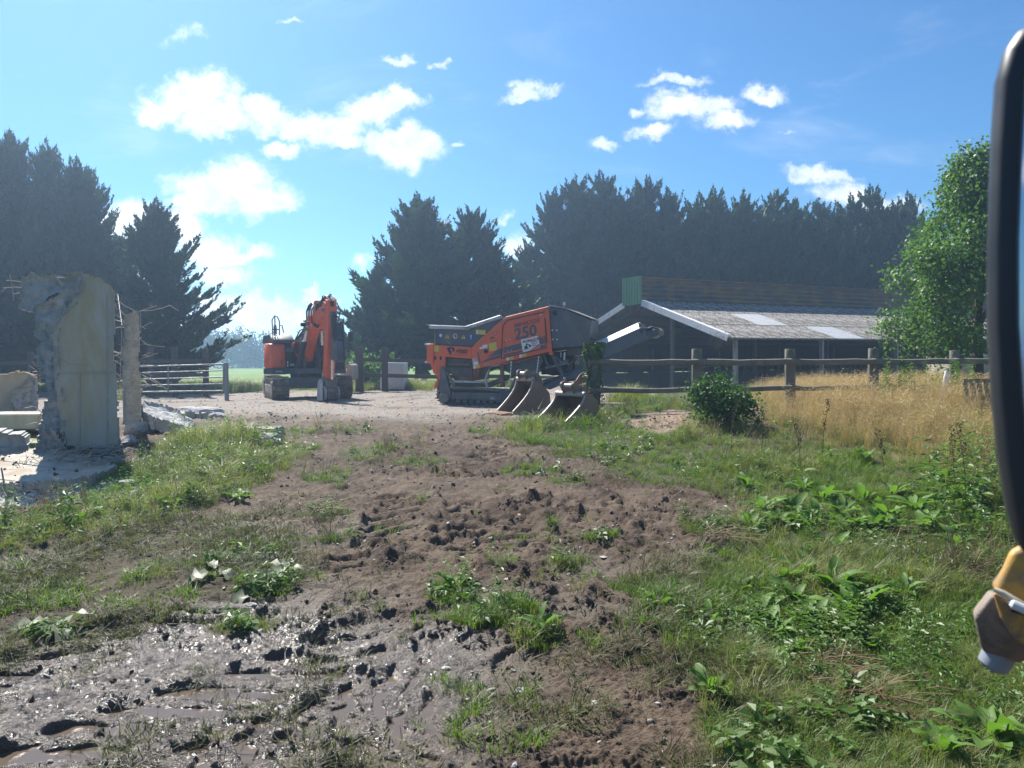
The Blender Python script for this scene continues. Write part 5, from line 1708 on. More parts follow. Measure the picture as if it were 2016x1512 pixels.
def roof_sheet(x0, y0, x1, y1, x2, y2, x3, y3, m, lab):
    a, b = zc(x0, y0, CV + .62), zc(x1, y1, CV + .62); c, d = zc(x2, y2, CV - .02), zc(x3, y3, CV - .02)
    mid1 = (a + d) / 2 + Vector((0, 0, .06)); mid2 = (b + c) / 2 + Vector((0, 0, .06))
    k = MB(); th_ = Vector((0, 0, -.02))
    k.add([a, b, mid2, mid1, c, d, a + th_, b + th_, mid2 + th_, mid1 + th_, c + th_, d + th_], [(0, 1, 2, 3), (3, 2, 4, 5), (7, 6, 9, 8), (8, 9, 11, 10), (0, 6, 7, 1), (5, 4, 10, 11), (0, 3, 9, 6), (3, 5, 11, 9), (1, 7, 8, 2), (2, 8, 10, 4)])
    return k.build('side_sheet', m, cr, label=lab)
roof_sheet(1478, 348, 1768, 214, 1800, 246, 1500, 378, M_WHITE, 'bright pale conveyor cover')
plate('side_sheet', [(1478, 348), (1768, 214), (1800, 246), (1500, 378)], CV + 1.0, .02, M_GREYD, label='far conveyor side sheet')
plate('end_sheet', [(1768, 214), (1785, 216), (1800, 246), (1775, 250)], CV, .9, M_GREYD, bevel=0)
plate('cover_sheet', [(1372, 388), (1478, 346), (1500, 378), (1490, 384), (1376, 432)], CV - .015, .02, M_LIP, bevel=.004, label='greyish blue conveyor side sheet')
plate('hood', [(1220, 408), (1372, 388), (1376, 432), (1330, 452), (1225, 470)], CV - .05, 1.1, M_GREYL, bevel=.01)
MB().cyl(zc(1890, 290, CV + .45), cn_, .155, .92, 22).build('head_drum', M_GREYL, cr, smooth=40, bevel=.01)
MB().cyl(zc(1900, 292, CV - .03), cn_, .10, .10, 16).build('drum_motor', M_GREY, cr, smooth=40, bevel=.008)
MB().cyl(zc(1818, 290, CV - .02), cn_, .06, .08, 12).build('tension_roller', M_GREYD, cr, smooth=40)
MB().bar(zc(1790, 285, CV - .03), zc(1870, 262, CV - .03), .06, .05, up=tuple(cn_)).build('tension_bar', M_BLACK, cr)
plate('drum_guard', [(1872, 252), (1915, 247), (1938, 270), (1935, 300), (1925, 310), (1922, 276), (1905, 260)], CV - .02, 1.0, M_GREYD, bevel=.006)
plate('lower_boom', [(1030, 702), (1092, 726), (1290, 640), (1372, 612), (1372, 585), (1295, 580), (1270, 592), (1050, 690)], CV - .25, .14, M_GREYL, bevel=.012)
plate('side_plate', [(1020, 600), (1060, 590), (1270, 530), (1260, 580), (1040, 612)], CV - .1, .10, M_GREY, bevel=.01)
plate('perforated_plate', [(1040, 648), (1112, 636), (1118, 652), (1052, 678)], CV - .28, .03, M_GREYD, bevel=.004)
decal('warning_sign', [(1283, 533), (1298, 500), (1320, 528)], M_YEL, CV - .01)
decal('pictogram', [(1293, 526), (1298, 512), (1306, 524)], M_INK, CV - .014)
plate('sign_bracket', [(1284, 540), (1302, 536), (1304, 566), (1286, 568)], CV - .02, .02, M_GREYD)
MB().tube([zc(1300, 270, CV), zc(1400, 340, CV), zc(1540, 392, CV)], .012, 5).build('cable', M_GREYD, cr)
MB().tube([zc(1330, 300, CV), zc(1450, 350, CV)], .010, 5).build('cable', M_BLACK, cr)
plate('red_flag', [(1515, 382), (1540, 385), (1560, 398), (1535, 396)], CV - .03, .01, M_RED, bevel=0)
MB().tube([zc(1230, 660, CV - .3), zc(1330, 640, CV - .3), zc(1380, 600, CV - .3)], .02, 6).build('hose', M_BLACK, cr)

# --- crawler tracks, both sides
def crawler(parent, P, n_, prof, width, v0, shoe_m, pitch=.155, th=.035, org='p'):
    """P(x, y, v) maps profile points; prof = closed outline of the track loop in study px"""
    pts = [P(x, y, v0) for x, y in prof]
    L = [0]
    for a, b in zip(pts, pts[1:] + pts[:1]): L.append(L[-1] + (b - a).length)
    ctr = sum(pts, Vector()) / len(pts)
    n = int(L[-1] / pitch)
    core = MB().prism([ctr + (p - ctr) * .93 for p in pts], n_ * width)
    core.build('track_band', M_BLACK, parent, org=org)
    for i in range(n):
        s = L[-1] * (i + .5) / n
        k = max(j for j in range(len(pts)) if L[j] <= s)
        a, b = pts[k], pts[(k + 1) % len(pts)]
        p = a.lerp(b, (s - L[k]) / (L[k + 1] - L[k] + 1e-9))
        d = (b - a).normalized()
        nn = (p - ctr); nn -= d * nn.dot(d); nn.normalize()
        mb = MB()
        c = p + n_ * width / 2
        mb.bar(c - d * pitch * .45, c + d * pitch * .45, th, width, up=tuple(n_))
        mb.bar(c + d * pitch * .2 + nn * th, c + d * pitch * .38 + nn * th, .035, width, up=tuple(n_))
        mb.build('track_shoe', shoe_m, parent, org=org)


def gclamp(pt):
    return pt
TPROF = [(262, 722), (240, 752), (236, 790), (252, 826), (290, 846), (560, 846), (800, 852), (848, 838), (866, 800), (856, 762), (826, 742), (560, 728), (330, 716)]


def zct(x, y, v):
    p = zc(x, y, v)
    # the loop is stretched down to the ground it stands on
    top = zc(x, 722, v).z; bot = zc(x, 850, v).z
    k = (p.z - top) / (bot - top)
    p.z = top + k * (CGZ + .035 - top)
    return p


crawler(cr, zct, cn_, TPROF, .42, .02, M_RUBBER)
crawler(cr, zct, cn_, TPROF, .42, MWID - .44, M_RUBBER)
plate('track_frame', [(372, 746), (700, 752), (712, 762), (710, 812), (560, 806), (372, 800)], -.05, .12, M_GREYD, bevel=.02)
plate('track_frame_cap', [(345, 740), (372, 744), (372, 806), (345, 796)], -.03, .12, M_GREY, bevel=.01)
plate('sticker', [(640, 780), (678, 784), (678, 803), (640, 799)], -.055, .004, M_LIP, bevel=0)
MB().cyl(zc(752, 786, -.06), cn_, .185, .16, 28).build('drive_hub', M_GREYD, cr, bevel=.02, smooth=40)
MB().cyl(zc(752, 786, -.15), cn_, .12, .04, 22).build('hub_cap', M_GREY, cr, bevel=.01, smooth=40)
MB().cyl(zc(292, 788, -.01), cn_, .15, .14, 22).build('idler_wheel', M_GREYD, cr, bevel=.015, smooth=40)
for i in range(7):
    p = zct(400 + i * 50, 822, .02)
    MB().cyl(p, cn_, .07, .10, 12).build('track_roller', M_GREYD, cr, bevel=.008)

# --- buckets in front
M_BKT = mat('bucket_steel', (0.235, 0.17, 0.125), 0.62, 0.35, var=0.22, scale=4, dirt=(0.27, 0.17, 0.10), damt=0.5, dscale=2.6, bump=0.15)
M_BKTIN = mat('bucket_inside', (0.30, 0.165, 0.095), 0.75, 0.15, var=0.25, scale=4, dirt=(0.24, 0.17, 0.12), damt=0.4)
M_EDGE = mat('worn_edge', (0.36, 0.33, 0.29), 0.55, 0.3, var=0.2, scale=9)
M_TOOTH = mat('rusty_tooth', (0.36, 0.20, 0.11), 0.7, 0.1, var=0.25, scale=7)


def bucket(name, label, org, yaw, wd, prof, lip, ears, teeth=0, tilt=0.0):
    """prof = side outline points (y forward(-)/back(+), z) from the cutting lip round the back to the top; mouth faces -y"""
    b = empty(name, org, label, 'bucket', None, yaw)
    hw = wd / 2
    me_ = MB()
    n = len(prof)
    th = .022
    P_ = [Vector((0, y, z)) for y, z in prof]
    # shell (wrapper): ribbon following the profile
    for (a, c) in zip(P_[:-1], P_[1:]):
        d = (c - a).normalized(); nn = Vector((0, d.z, -d.y))
        me_.add([Vector((-hw, a.y, a.z)), Vector((hw, a.y, a.z)), Vector((hw, c.y, c.z)), Vector((-hw, c.y, c.z)),
                 Vector((-hw, a.y, a.z)) + nn * th, Vector((hw, a.y, a.z)) + nn * th, Vector((hw, c.y, c.z)) + nn * th, Vector((-hw, c.y, c.z)) + nn * th],
                [(0, 1, 2, 3), (7, 6, 5, 4), (0, 4, 5, 1), (2, 6, 7, 3), (0, 3, 7, 4), (1, 5, 6, 2)])
    me_.build('shell', M_BKTIN, b, org=None)
    # side plates with hollow cut front edge
    top, lipp = P_[-1], P_[0]
    cut = [top.lerp(lipp, f) + Vector((0, .16 * math.sin(f * 3.1416), .06 * math.sin(f * 3.1416))) for f in (0.04, .2, .35, .5, .65, .8, .95)]
    out = [p for p in P_] + cut
    for s in (-1, 1):
        x0 = s * hw
        m_ = MB().prism([Vector((x0, p.y, p.z)) for p in out], Vector((s * .028, 0, 0)))
        m_.build('side_plate', M_BKT, b, org=None)
        e_ = MB()
        for a, c in zip(cut[:-1], cut[1:]): e_.bar(Vector((x0 + s * .012, a.y, a.z)), Vector((x0 + s * .012, c.y, c.z)), .05, .03, up=(1, 0, 0))
        e_.build('side_cutter', M_EDGE, b, org=None)
    a, c = P_[0], P_[1]
    MB().bar(Vector((-hw - .03, a.y, a.z)), Vector((hw + .03, a.y, a.z)), .12, .03).build('cutting_edge', M_EDGE if teeth == 0 else M_TOOTH, b, org=None)
    for i in range(teeth):
        x = -hw + .05 + (wd - .1) * i / (teeth - 1)
        d = (a - c).normalized()
        t_ = MB(); t_.bar(a + Vector((x, 0, .01)) - d * .06, a + Vector((x, 0, 0)) + d * .26, .085, .075, w2=.06, h2=.02)
        t_.build('tooth', M_TOOTH, b, org=None, bevel=.008)
    # top beam and ears
    MB().tube([Vector((-hw, top.y, top.z)), Vector((hw, top.y, top.z))], .055, 12).build('top_tube', M_EDGE, b, org=None, smooth=50)
    for s in (-1, 1):
        pts = [Vector((s * .13, y, z)) for y, z in ears]
        MB().prism(pts, Vector((s * .04, 0, 0))).build('ear', M_BKT, b, org=None, bevel=.012)
    for (y, z, r) in lip:
        MB().cyl((0, y, z), (1, 0, 0), r, .40, 14).build('pin', M_SHEET, b, org=None, smooth=40)
        for s in (-1, 1):
            MB().cyl((s * .17, y, z), (1, 0, 0), r * 2.0, .07, 16).build('pin_boss', M_BKT, b, org=None, bevel=.008, smooth=40)
    return b


PROF1 = [(-.62, .03), (-.30, .02), (.05, .02), (.30, .10), (.44, .26), (.42, .46), (.28, .62), (.10, .74), (-.02, .80)]
EAR1 = [(.26, .60), (.10, .72), (-.08, .78), (-.16, .90), (-.12, 1.02), (-.02, 1.03), (.06, .94), (.16, .95), (.26, .92), (.34, .80), (.36, .66)]
g1 = ground_hit(1032, 815)
bucket('excavator_bucket', 'digging bucket with five rusty teeth lying mouth down in the grass beside the crusher', (g1.x + .05, g1.y + .35, zb(g1.x, g1.y) - .02), R(-58), .66, PROF1,
       ((-.07, .94, .036), (.20, .84, .034)), EAR1, 5)
PROF2 = [(-.56, .03), (-.25, .01), (.08, .02), (.32, .12), (.42, .30), (.36, .46), (.20, .58), (.04, .60)]
EAR2 = [(.30, .46), (.12, .58), (-.04, .62), (-.10, .74), (-.06, .86), (.04, .88), (.12, .78), (.26, .80), (.38, .66), (.40, .52)]
g2 = ground_hit(1118, 832)
bucket('excavator_bucket', 'wide toothless grading bucket lying in the grass directly beside the ivy-covered post', (g2.x + .05, g2.y + .25, zb(g2.x, g2.y) - .03), R(-52), .86, PROF2,
       ((-.02, .78, .036), (.22, .70, .034)), EAR2, 0)
# bracket lying behind the second bucket
g3 = ground_hit(1150, 812)
qh = empty('quick_hitch', (g3.x, g3.y + .75, zb(g3.x, g3.y)), 'dark two-plate quick hitch with pins standing behind the toothless bucket', 'quick hitch', None, R(-40))
for s in (-1, 1):
    pts = [Vector((s * .14, y, z)) for y, z in ((-.30, .0), (-.32, .35), (-.26, .52), (-.05, .66), (.18, .86), (.30, .90), (.34, .80), (.30, .66), (.12, .48), (.05, .25), (.10, .0))]
    MB().prism(pts, Vector((s * .035, 0, 0))).build('hitch_plate', M_BKT, qh, org=None, bevel=.01)
for y, z in ((.26, .80), (-.24, .44), (-.1, .2)):
    MB().cyl((0, y, z), (1, 0, 0), .035, .36, 12).build('pin', M_SHEET if z < .7 else M_TOOTH, qh, org=None, smooth=40)
MB().box((0, -.1, .16), (.28, .3, .2)).build('hitch_block', M_BKT, qh, org=None, bevel=.02)
# ------------------------------------------------------------------ excavator
xo_ = at(603, 752, 26.0)
EXZ = zb(xo_.x, 26.0)
ex = empty('tracked_excavator', (xo_.x, 26.0, EXZ), 'orange and black tracked excavator facing the camera with its arm folded down to the ground', 'excavator', None, R(23))
UP = Matrix.Rotation(R(10), 3, 'Z')
M_GLASS = mat('cab_glass', (0.035, 0.045, 0.055), 0.08, var=0.05, spec=.8)
M_HOSE = mat('hydraulic_hose', (0.02, 0.02, 0.022), 0.5, var=0.1)
M_CHROME = mat('cylinder_rod', (0.62, 0.62, 0.62), 0.25, 0.8, var=.05)


class UMB(MB):
    def build(s, name, mt, parent=None, bevel=0.0, smooth=None, label=None, rot=True, segs=1):
        if rot: s.v = [tuple(UP @ Vector(v)) for v in s.v]
        return MB.build(s, name, mt, parent or ex, bevel, smooth, label, org=None, segs=segs)


# undercarriage
for sgn, lab in ((-1, 'left'), (1, 'right')):
    xa = -1.25 if sgn < 0 else .75
    prof = [(-1.62, .30), (-1.66, .40), (-1.60, .58), (-1.46, .69), (0, .66), (1.50, .69), (1.66, .56), (1.68, .38), (1.58, .18), (1.38, .04), (-1.36, .04), (-1.54, .14)]
    crawler(ex, lambda y, z, v: Vector((v, y, z)), Vector((1, 0, 0)), prof, .5, xa, M_RUBBER, pitch=.17, th=.05, org=None)
    xf = xa - .02 if sgn < 0 else xa + .40
    UMB().box((xf + .06, 0, .34), (.12, 2.4, .26)).build('track_frame', M_GREYD, bevel=.02, rot=False)
    UMB().cyl((xf + .05, 1.36, .37), (1, 0, 0), .27, .14, 20).build('sprocket', M_GREYD, rot=False, smooth=40)
    UMB().cyl((xf + .05, -1.34, .35), (1, 0, 0), .25, .14, 20).build('idler_wheel', M_GREYD, rot=False, smooth=40)
    for k in range(6): UMB().cyl((xf + .05, -.9 + .36 * k, .14), (1, 0, 0), .08, .13, 10).build('track_roller', M_GREYD, rot=False)
UMB().box((0, 0, .52), (1.5, 1.3, .30)).build('centre_frame', M_BLACK, bevel=.03, rot=False)
UMB().cyl((0, 0, .74), (0, 0, 1), .52, .16, 28).build('slew_ring', M_GREYD, rot=False, smooth=40)
UMB().box((0, -.95, .52), (1.5, .18, .34)).build('front_beam', M_GREY, bevel=.02, rot=False)
# deck
UMB().prism([Vector((-1.24, -.16, .81)), Vector((-.62, -.16, .81)), Vector((-.55, -.9, .81)), Vector((1.08, -.92, .81)), Vector((1.12, .7, .81)), Vector((.8, 1.2, .81)), Vector((0, 1.42, .81)), Vector((-.8, 1.2, .81)), Vector((-1.24, .6, .81))], (0, 0, .20)).build('deck', M_GREY, bevel=.02)
# orange side cover with dark skirt
cov = UMB().prism([Vector((-1.23, y, z)) for y, z in ((-.17, 1.02), (-.17, 1.52), (-.10, 1.74), (.02, 1.84), (.50, 1.84), (.66, 1.70), (.72, 1.02))], (.50, 0, 0)).build('side_cover', M_ORANGE, bevel=.05, smooth=50, segs=2)
UMB().prism([Vector((-1.24, y, z)) for y, z in ((-.175, .80), (-.175, 1.015), (.73, 1.015), (.73, .80))], (.52, 0, 0)).build('cover_skirt', M_GREY, bevel=.02)
for i in range(6):
    x = -1.06 + i * .035
    UMB().box((x, -.178, .90 + .006 * (i % 2)), (.022, .006, .04 if i != 2 else .03)).build('skirt_mark', M_WST)
UMB().box((-.88, -.178, 1.22), (.05, .012, .11)).build('cover_latch', bpy.data.materials['faded_red_paint'])
UMB().tube([(-1.05, .12, 1.83), (-1.05, .12, 1.90), (-.93, .12, 1.90), (-.93, .12, 1.83)], .018, 6).build('grab_handle', M_ORANGE)
# counterweight round the back
cwp = [Vector((-1.18, .75, .86)), Vector((-1.0, 1.15, .86)), Vector((-.6, 1.42, .86)), Vector((0, 1.52, .86)), Vector((.6, 1.42, .86)), Vector((1.0, 1.1, .86)), Vector((1.1, .72, .86))]
UMB().prism(cwp, (0, 0, 1.0)).build('counterweight', M_ORANGE, bevel=.06, smooth=50, segs=2)
# hood
UMB().prism([Vector((-1.12, y, z)) for y, z in ((-.05, 1.85), (-.02, 1.95), (.35, 2.16), (1.15, 2.14), (1.3, 1.86))], (.75, 0, 0)).build('engine_hood', M_GREY, bevel=.03, smooth=40)
UMB().prism([Vector((-.74, y, z)) for y, z in ((-.16, 1.02), (-.16, 1.60), (.1, 1.86), (1.2, 1.86), (1.2, 1.02))], (.35, 0, 0)).build('tank_housing', M_BLACK, bevel=.02)
UMB().box((-.60, -.18, 1.62), (.24, .03, .16)).build('hood_plate', M_GREY, bevel=.01)
for i, (x, z) in enumerate(((-.56, 1.12), (-.49, 1.12), (-.68, 1.2), (-.68, 1.1))): UMB().box((x, -.175, z), (.045, .01, .07)).build('sticker', M_WST)
# handrails
for pts in ([(-1.10, .0, 1.95), (-1.12, .0, 2.62), (-1.02, .02, 2.76), (-.92, .05, 2.72), (-.86, .05, 2.58), (-.86, .08, 2.1)], [(-1.02, .02, 2.0), (-1.02, .02, 2.74)], [(-1.0, .2, 2.1), (-1.0, .2, 2.44), (-.96, .25, 2.5), (-.9, .3, 2.4), (-.9, .3, 2.15)],
            [(-.86, .05, 2.44), (-.76, .1, 2.44), (-.70, .14, 2.2)], [(-1.11, .0, 2.3), (-.86, .05, 2.3)]):
    UMB().tube(pts, .019, 6).build('handrail', M_GREY, smooth=60)
# cab
cab = UMB().prism([Vector((.12, y, z)) for y, z in ((-.92, .90), (-.95, 1.25), (-.90, 1.9), (-.70, 2.55), (.62, 2.60), (.70, 1.6), (.70, .90))], (.95, 0, 0)).build('cab', M_GREY, bevel=.04, smooth=40)
UMB().prism([Vector((.22, y, z)) for y, z in ((-.965, 1.28), (-.915, 1.9), (-.73, 2.46), (-.72, 2.46), (-.90, 1.9), (-.95, 1.28))], (.75, 0, 0)).build('windscreen', M_GLASS, cab)
UMB().prism([Vector((1.075, y, z)) for y, z in ((-.80, 1.25), (-.62, 2.44), (.52, 2.48), (.58, 1.25))], (.008, 0, 0)).build('side_window', M_GLASS, cab)
UMB().box((.6, -.955, 1.08), (.80, .03, .22)).build('lower_pane', M_GLASS, cab)
for x in (.16, 1.03):
    UMB().tube([(x, -1.0, 1.25), (x, -.96, 1.9), (x, -.78, 2.58)], .035, 6).build('cab_guard_post', M_GREY, cab)
for z in (1.6, 2.0, 2.4): UMB().tube([(.16, -.99 + .28 * max(0, z - 1.8) , z), (1.03, -.99 + .28 * max(0, z - 1.8), z)], .022, 6).build('cab_guard_bar', M_GREY, cab)
UMB().box((.6, -.1, 2.63), (1.02, 1.3, .06)).build('cab_roof', M_GREY, cab, bevel=.02)
for x in (.3, .9): UMB().box((x, -.85, 2.62), (.16, .1, .10)).build('work_light', M_LIP, cab, bevel=.015)
UMB().tube([(1.10, -.8, 1.5), (1.22, -.95, 1.65), (1.22, -.95, 2.0)], .015, 5).build('mirror_arm', M_BLACK, cab)
UMB().box((1.24, -.97, 2.05), (.18, .05, .34)).build('cab_mirror', M_BLACK, cab, bevel=.02)
UMB().tube([(1.12, .55, 1.4), (1.13, .55, 2.75)], .015, 5).build('handrail', M_GREY)
# dark machinery between cover and cab
UMB().box((-.12, -.35, 1.15), (.62, .55, .50)).build('boom_foot', M_BLACK, bevel=.03)
for x in (-.33, .09): UMB().prism([Vector((x, y, z)) for y, z in ((-.85, .95), (-.35, .95), (-.30, 1.55), (-.52, 1.62), (-.85, 1.25))], (.05, 0, 0)).build('foot_plate', M_GREY, bevel=.01)
UMB().cyl((-.38, .0, 1.74), (0, 1, 0), .14, .3, 18).build('air_filter', M_ORANGE, smooth=40)
BX = -.12


def arm_piece(name, prof, w, m, x=BX, bevel=.02):
    return UMB().prism([Vector((x - w / 2, y, z)) for y, z in prof], (w, 0, 0)).build(name, m, bevel=bevel)


# first boom, knuckle, second boom
arm_piece('boom', [(-.42, 1.20), (-.66, 1.22), (-.95, 1.72), (-1.34, 2.14), (-1.48, 2.40), (-1.30, 2.66), (-1.10, 2.56), (-.78, 2.10), (-.46, 1.50)], .29, M_ORANGE)
arm_piece('upper_boom', [(-1.14, 2.36), (-1.40, 2.22), (-2.0, 2.50), (-2.66, 2.72), (-2.76, 2.86), (-2.66, 2.98), (-2.1, 2.92), (-1.5, 2.74), (-1.16, 2.60)], .24, M_ORANGE)
for s in (-.175, .175):
    UMB().prism([Vector((BX + s - .02, y, z)) for y, z in ((-1.06, 2.3), (-1.35, 2.2), (-1.55, 2.42), (-1.42, 2.72), (-1.12, 2.68))], (.04, 0, 0)).build('knuckle_plate', M_ORANGE, bevel=.01)
    UMB().prism([Vector((BX + s * .85 - .02, y, z)) for y, z in ((-2.55, 2.62), (-2.86, 2.76), (-2.9, 3.0), (-2.66, 3.08), (-2.4, 2.9))], (.04, 0, 0)).build('stick_bracket', M_ORANGE, bevel=.01)
for y, z, l in ((-.52, 1.35, .5), (-1.32, 2.46, .56), (-2.74, 2.82, .46)): UMB().cyl((BX, y, z), (1, 0, 0), .06, l, 14).build('pin', M_GREYD, smooth=40)
# stick hanging to the ground
ST0, ST1 = Vector((BX, -2.84, 3.10)), Vector((BX, -2.52, .62))
sm = UMB()
prof = [(-2.78, 3.14), (-2.98, 3.10), (-3.02, 2.86), (-2.96, 2.3), (-2.70, .70), (-2.62, .56), (-2.44, .56), (-2.42, .72), (-2.56, 1.6), (-2.60, 2.4), (-2.58, 2.78), (-2.66, 3.04)]
sm.prism([Vector((BX - .15, y, z)) for y, z in prof], (.30, 0, 0))
stk = sm.build('stick', M_ORANGE, bevel=.025)
UMB().box((BX, -2.99, 2.98), (.12, .08, .16)).build('stick_slot', M_BLACK, stk, bevel=.01)
UMB().box((BX + .02, -3.03, 2.0), (.17, .10, 1.5)).build('cylinder_guard', M_GREY, stk, bevel=.03)
UMB().cyl((BX + .03, -3.02, 2.0), (0, .105, -1), .085, 1.35, 14).build('bucket_cylinder', M_BLACK, stk, smooth=40)
UMB().cyl((BX + .01, -2.885, 1.05), (0, .105, -1), .042, .78, 12).build('cylinder_rod', M_CHROME, stk, smooth=40)
# stick cylinder on the upper boom, boom cylinders on the front
UMB().cyl((BX, -1.9, 3.05), (0, -.95, .22), .09, 1.1, 14).build('stick_cylinder', M_BLACK, smooth=40)
UMB().cyl((BX, -2.62, 3.21), (0, -.95, .22), .045, .5, 12).build('cylinder_rod', M_CHROME, smooth=40)
for x, k in ((-.52, 0), (.30, 1)):
    a, b = Vector((x, -.86, 1.02)), Vector((BX + (-.24 if x < 0 else .24), -1.28, 2.28))
    mid = a.lerp(b, .68 if k == 0 else .58)
    UMB().tube([a, mid], .092, 14).build('boom_cylinder', M_BLACK, smooth=40)
    UMB().tube([mid, b], .048, 12).build('cylinder_rod', M_CHROME, smooth=40)
    UMB().cyl(b, (1, 0, 0), .07, .14, 12).build('pin', M_GREYD, smooth=40)
UMB().prism([Vector((BX - .14, y, z)) for y, z in ((-1.7, 2.66), (-1.5, 2.70), (-1.62, 3.05), (-1.74, 3.18), (-1.82, 3.05))], (.28, 0, 0)).build('cylinder_bracket', M_ORANGE, bevel=.015)
UMB().box((BX - .02, -1.62, 2.35), (.42, .16, .14), Matrix.Rotation(.4, 3, 'X')).build('valve_block', M_ORANGE, bevel=.01)
UMB().box((BX - .05, -1.7, 2.42), (.16, .18, .22), Matrix.Rotation(.5, 3, 'Y')).build('boom_light', M_BLACK, bevel=.02)
UMB().box((BX - .36, -1.25, 2.42), (.14, .14, .12)).build('boom_light', M_BLACK, bevel=.02)
rh = random.Random(3)
for k in range(7):                                             # hose loops over the knuckle
    x = BX - .17 + k * .055
    UMB().tube([(x, -1.05, 2.5), (x - .02, -1.10, 2.86 + .02 * k), (x, -1.28, 3.05 + rh.uniform(-.05, .1)), (x + .02, -1.55, 3.08 + rh.uniform(-.05, .12)), (x + .03, -1.78, 2.98), (x + .03, -1.9, 2.86)], .022, 6).build('hose', M_HOSE, smooth=60)
for k in range(6):
    x = BX - .15 + k * .05
    UMB().tube([(x - .2, -.3, 1.5), (x - .22, -.45, 1.95 + .03 * k), (x - .14, -.68, 2.2 + rh.uniform(-.04, .1)), (x - .06, -.85, 2.3), (x, -1.0, 2.36)], .022, 6).build('hose', M_HOSE, smooth=60)
for k in range(4):
    x = BX - .1 + k * .07
    UMB().tube([(x, -2.2, 2.95), (x, -2.45, 3.2 + rh.uniform(0, .1)), (x, -2.7, 3.25), (x + .06, -2.9, 3.1)], .02, 6).build('hose', M_HOSE, smooth=60)
UMB().tube([(BX + .2, -2.85, 3.05), (BX + .28, -2.9, 2.8), (BX + .26, -2.85, 2.5), (BX + .18, -2.75, 2.3)], .018, 6).build('hose', M_HOSE, smooth=60)
UMB().tube([(BX + .3, -1.3, 2.4), (BX + .42, -1.8, 2.6), (BX + .36, -2.4, 2.9)], .02, 6).build('hose', M_HOSE, smooth=60)
for k in range(8): UMB().tube([(-.52 + .03 * k, -.25, 1.45 + .02 * k), (-.50 + .03 * k, -.45 - .02 * k, 1.75 - .05 * k), (-.42 + .04 * k, -.6, 1.4 - .04 * k), (-.35 + .03 * k, -.55, 1.1)], .018, 5).build('hose', M_HOSE, smooth=60)
# hitch and narrow bucket standing on the ground
UMB().box((BX + .02, -2.58, .52), (.34, .36, .26)).build('quick_hitch', M_GREYD, bevel=.03)
for s in (-.16, .16): UMB().prism([Vector((BX + .02 + s - .02, y, z)) for y, z in ((-2.34, .34), (-2.34, .66), (-2.5, .80), (-2.74, .72), (-2.82, .5), (-2.74, .34))], (.04, 0, 0)).build('hitch_plate', M_GREYD, bevel=.008)
bp2 = [(-2.30, .40), (-2.22, .20), (-2.34, .04), (-2.62, .0), (-2.86, .06), (-2.94, .20), (-2.84, .38), (-2.6, .44)]
UMB().prism([Vector((BX - .18, y, z)) for y, z in bp2], (.40, 0, 0)).build('narrow_bucket', M_RUBBER, bevel=.02)
for s in (-.22, .20): UMB().prism([Vector((BX + s, y, z - .01)) for y, z in [(-2.26, .60)] + bp2[1:6] + [(-2.86, .42), (-2.5, .50)]], (.035, 0, 0)).build('bucket_cheek', M_LIP, bevel=.006)
UMB().prism([Vector((BX - .34, y, z)) for y, z in ((-2.4, .0), (-2.5, .55), (-2.66, .70), (-2.78, .58), (-2.8, .0))], (.09, 0, 0)).build('side_wear_plate', M_LIP, bevel=.02)
# ------------------------------------------------------------------ parts of the photographer's own machine at the right edge
M_MBLK = mat('mirror_shell_plastic', (0.016, 0.018, 0.021), 0.42, var=0.15, scale=9)
M_MGL = bpy.data.materials.new('mirror_glass')
M_MGL.use_nodes = True
t = NT(M_MGL.node_tree)
b = t.n('ShaderNodeBsdfPrincipled', Base_Color=(0.55, 0.58, 0.62), Roughness=0.05, Metallic=1.0)
t.n('ShaderNodeOutputMaterial', Surface=b.outputs[0])
MD = 0.62
mq = at(2030, 560, MD)
mro = empty('wing_mirror', (mq.x, mq.y, mq.z), 'large black wing mirror with rounded corners cut by the right edge of the photo', 'mirror')
MA = R(-38)
mu = Vector((math.cos(MA), math.sin(MA), 0)); mn_ = Vector((-math.sin(MA), math.cos(MA), 0))
OUT = [(2110, 30), (2040, 40), (2000, 66), (1974, 104), (1956, 170), (1948, 300), (1942, 480), (1942, 640), (1950, 780), (1962, 900), (1978, 1000), (1994, 1056), (2014, 1086), (2050, 1108), (2110, 1118)]
outer = [plane_pt(x, y, mq, mn_) for x, y in OUT]
c_ = plane_pt(2110, 570, mq, mn_)
far_ = []
wid = (c_ - plane_pt(1942, 570, mq, mn_)).length * 1.0
full = outer + [c_ + mu * (c_ - p).dot(mu) + Vector((0, 0, (p - c_).z)) for p in reversed(outer[1:-1])]
# shell: rounded box made of rings
def ring(k, dn):
    return [c_ + (p - c_) * k + mn_ * dn for p in full]
rings = [ring(.70, .055), ring(.90, .048), ring(.985, .028), ring(1.0, .0), ring(.985, -.014), ring(.955, -.020), ring(.90, -.018)]
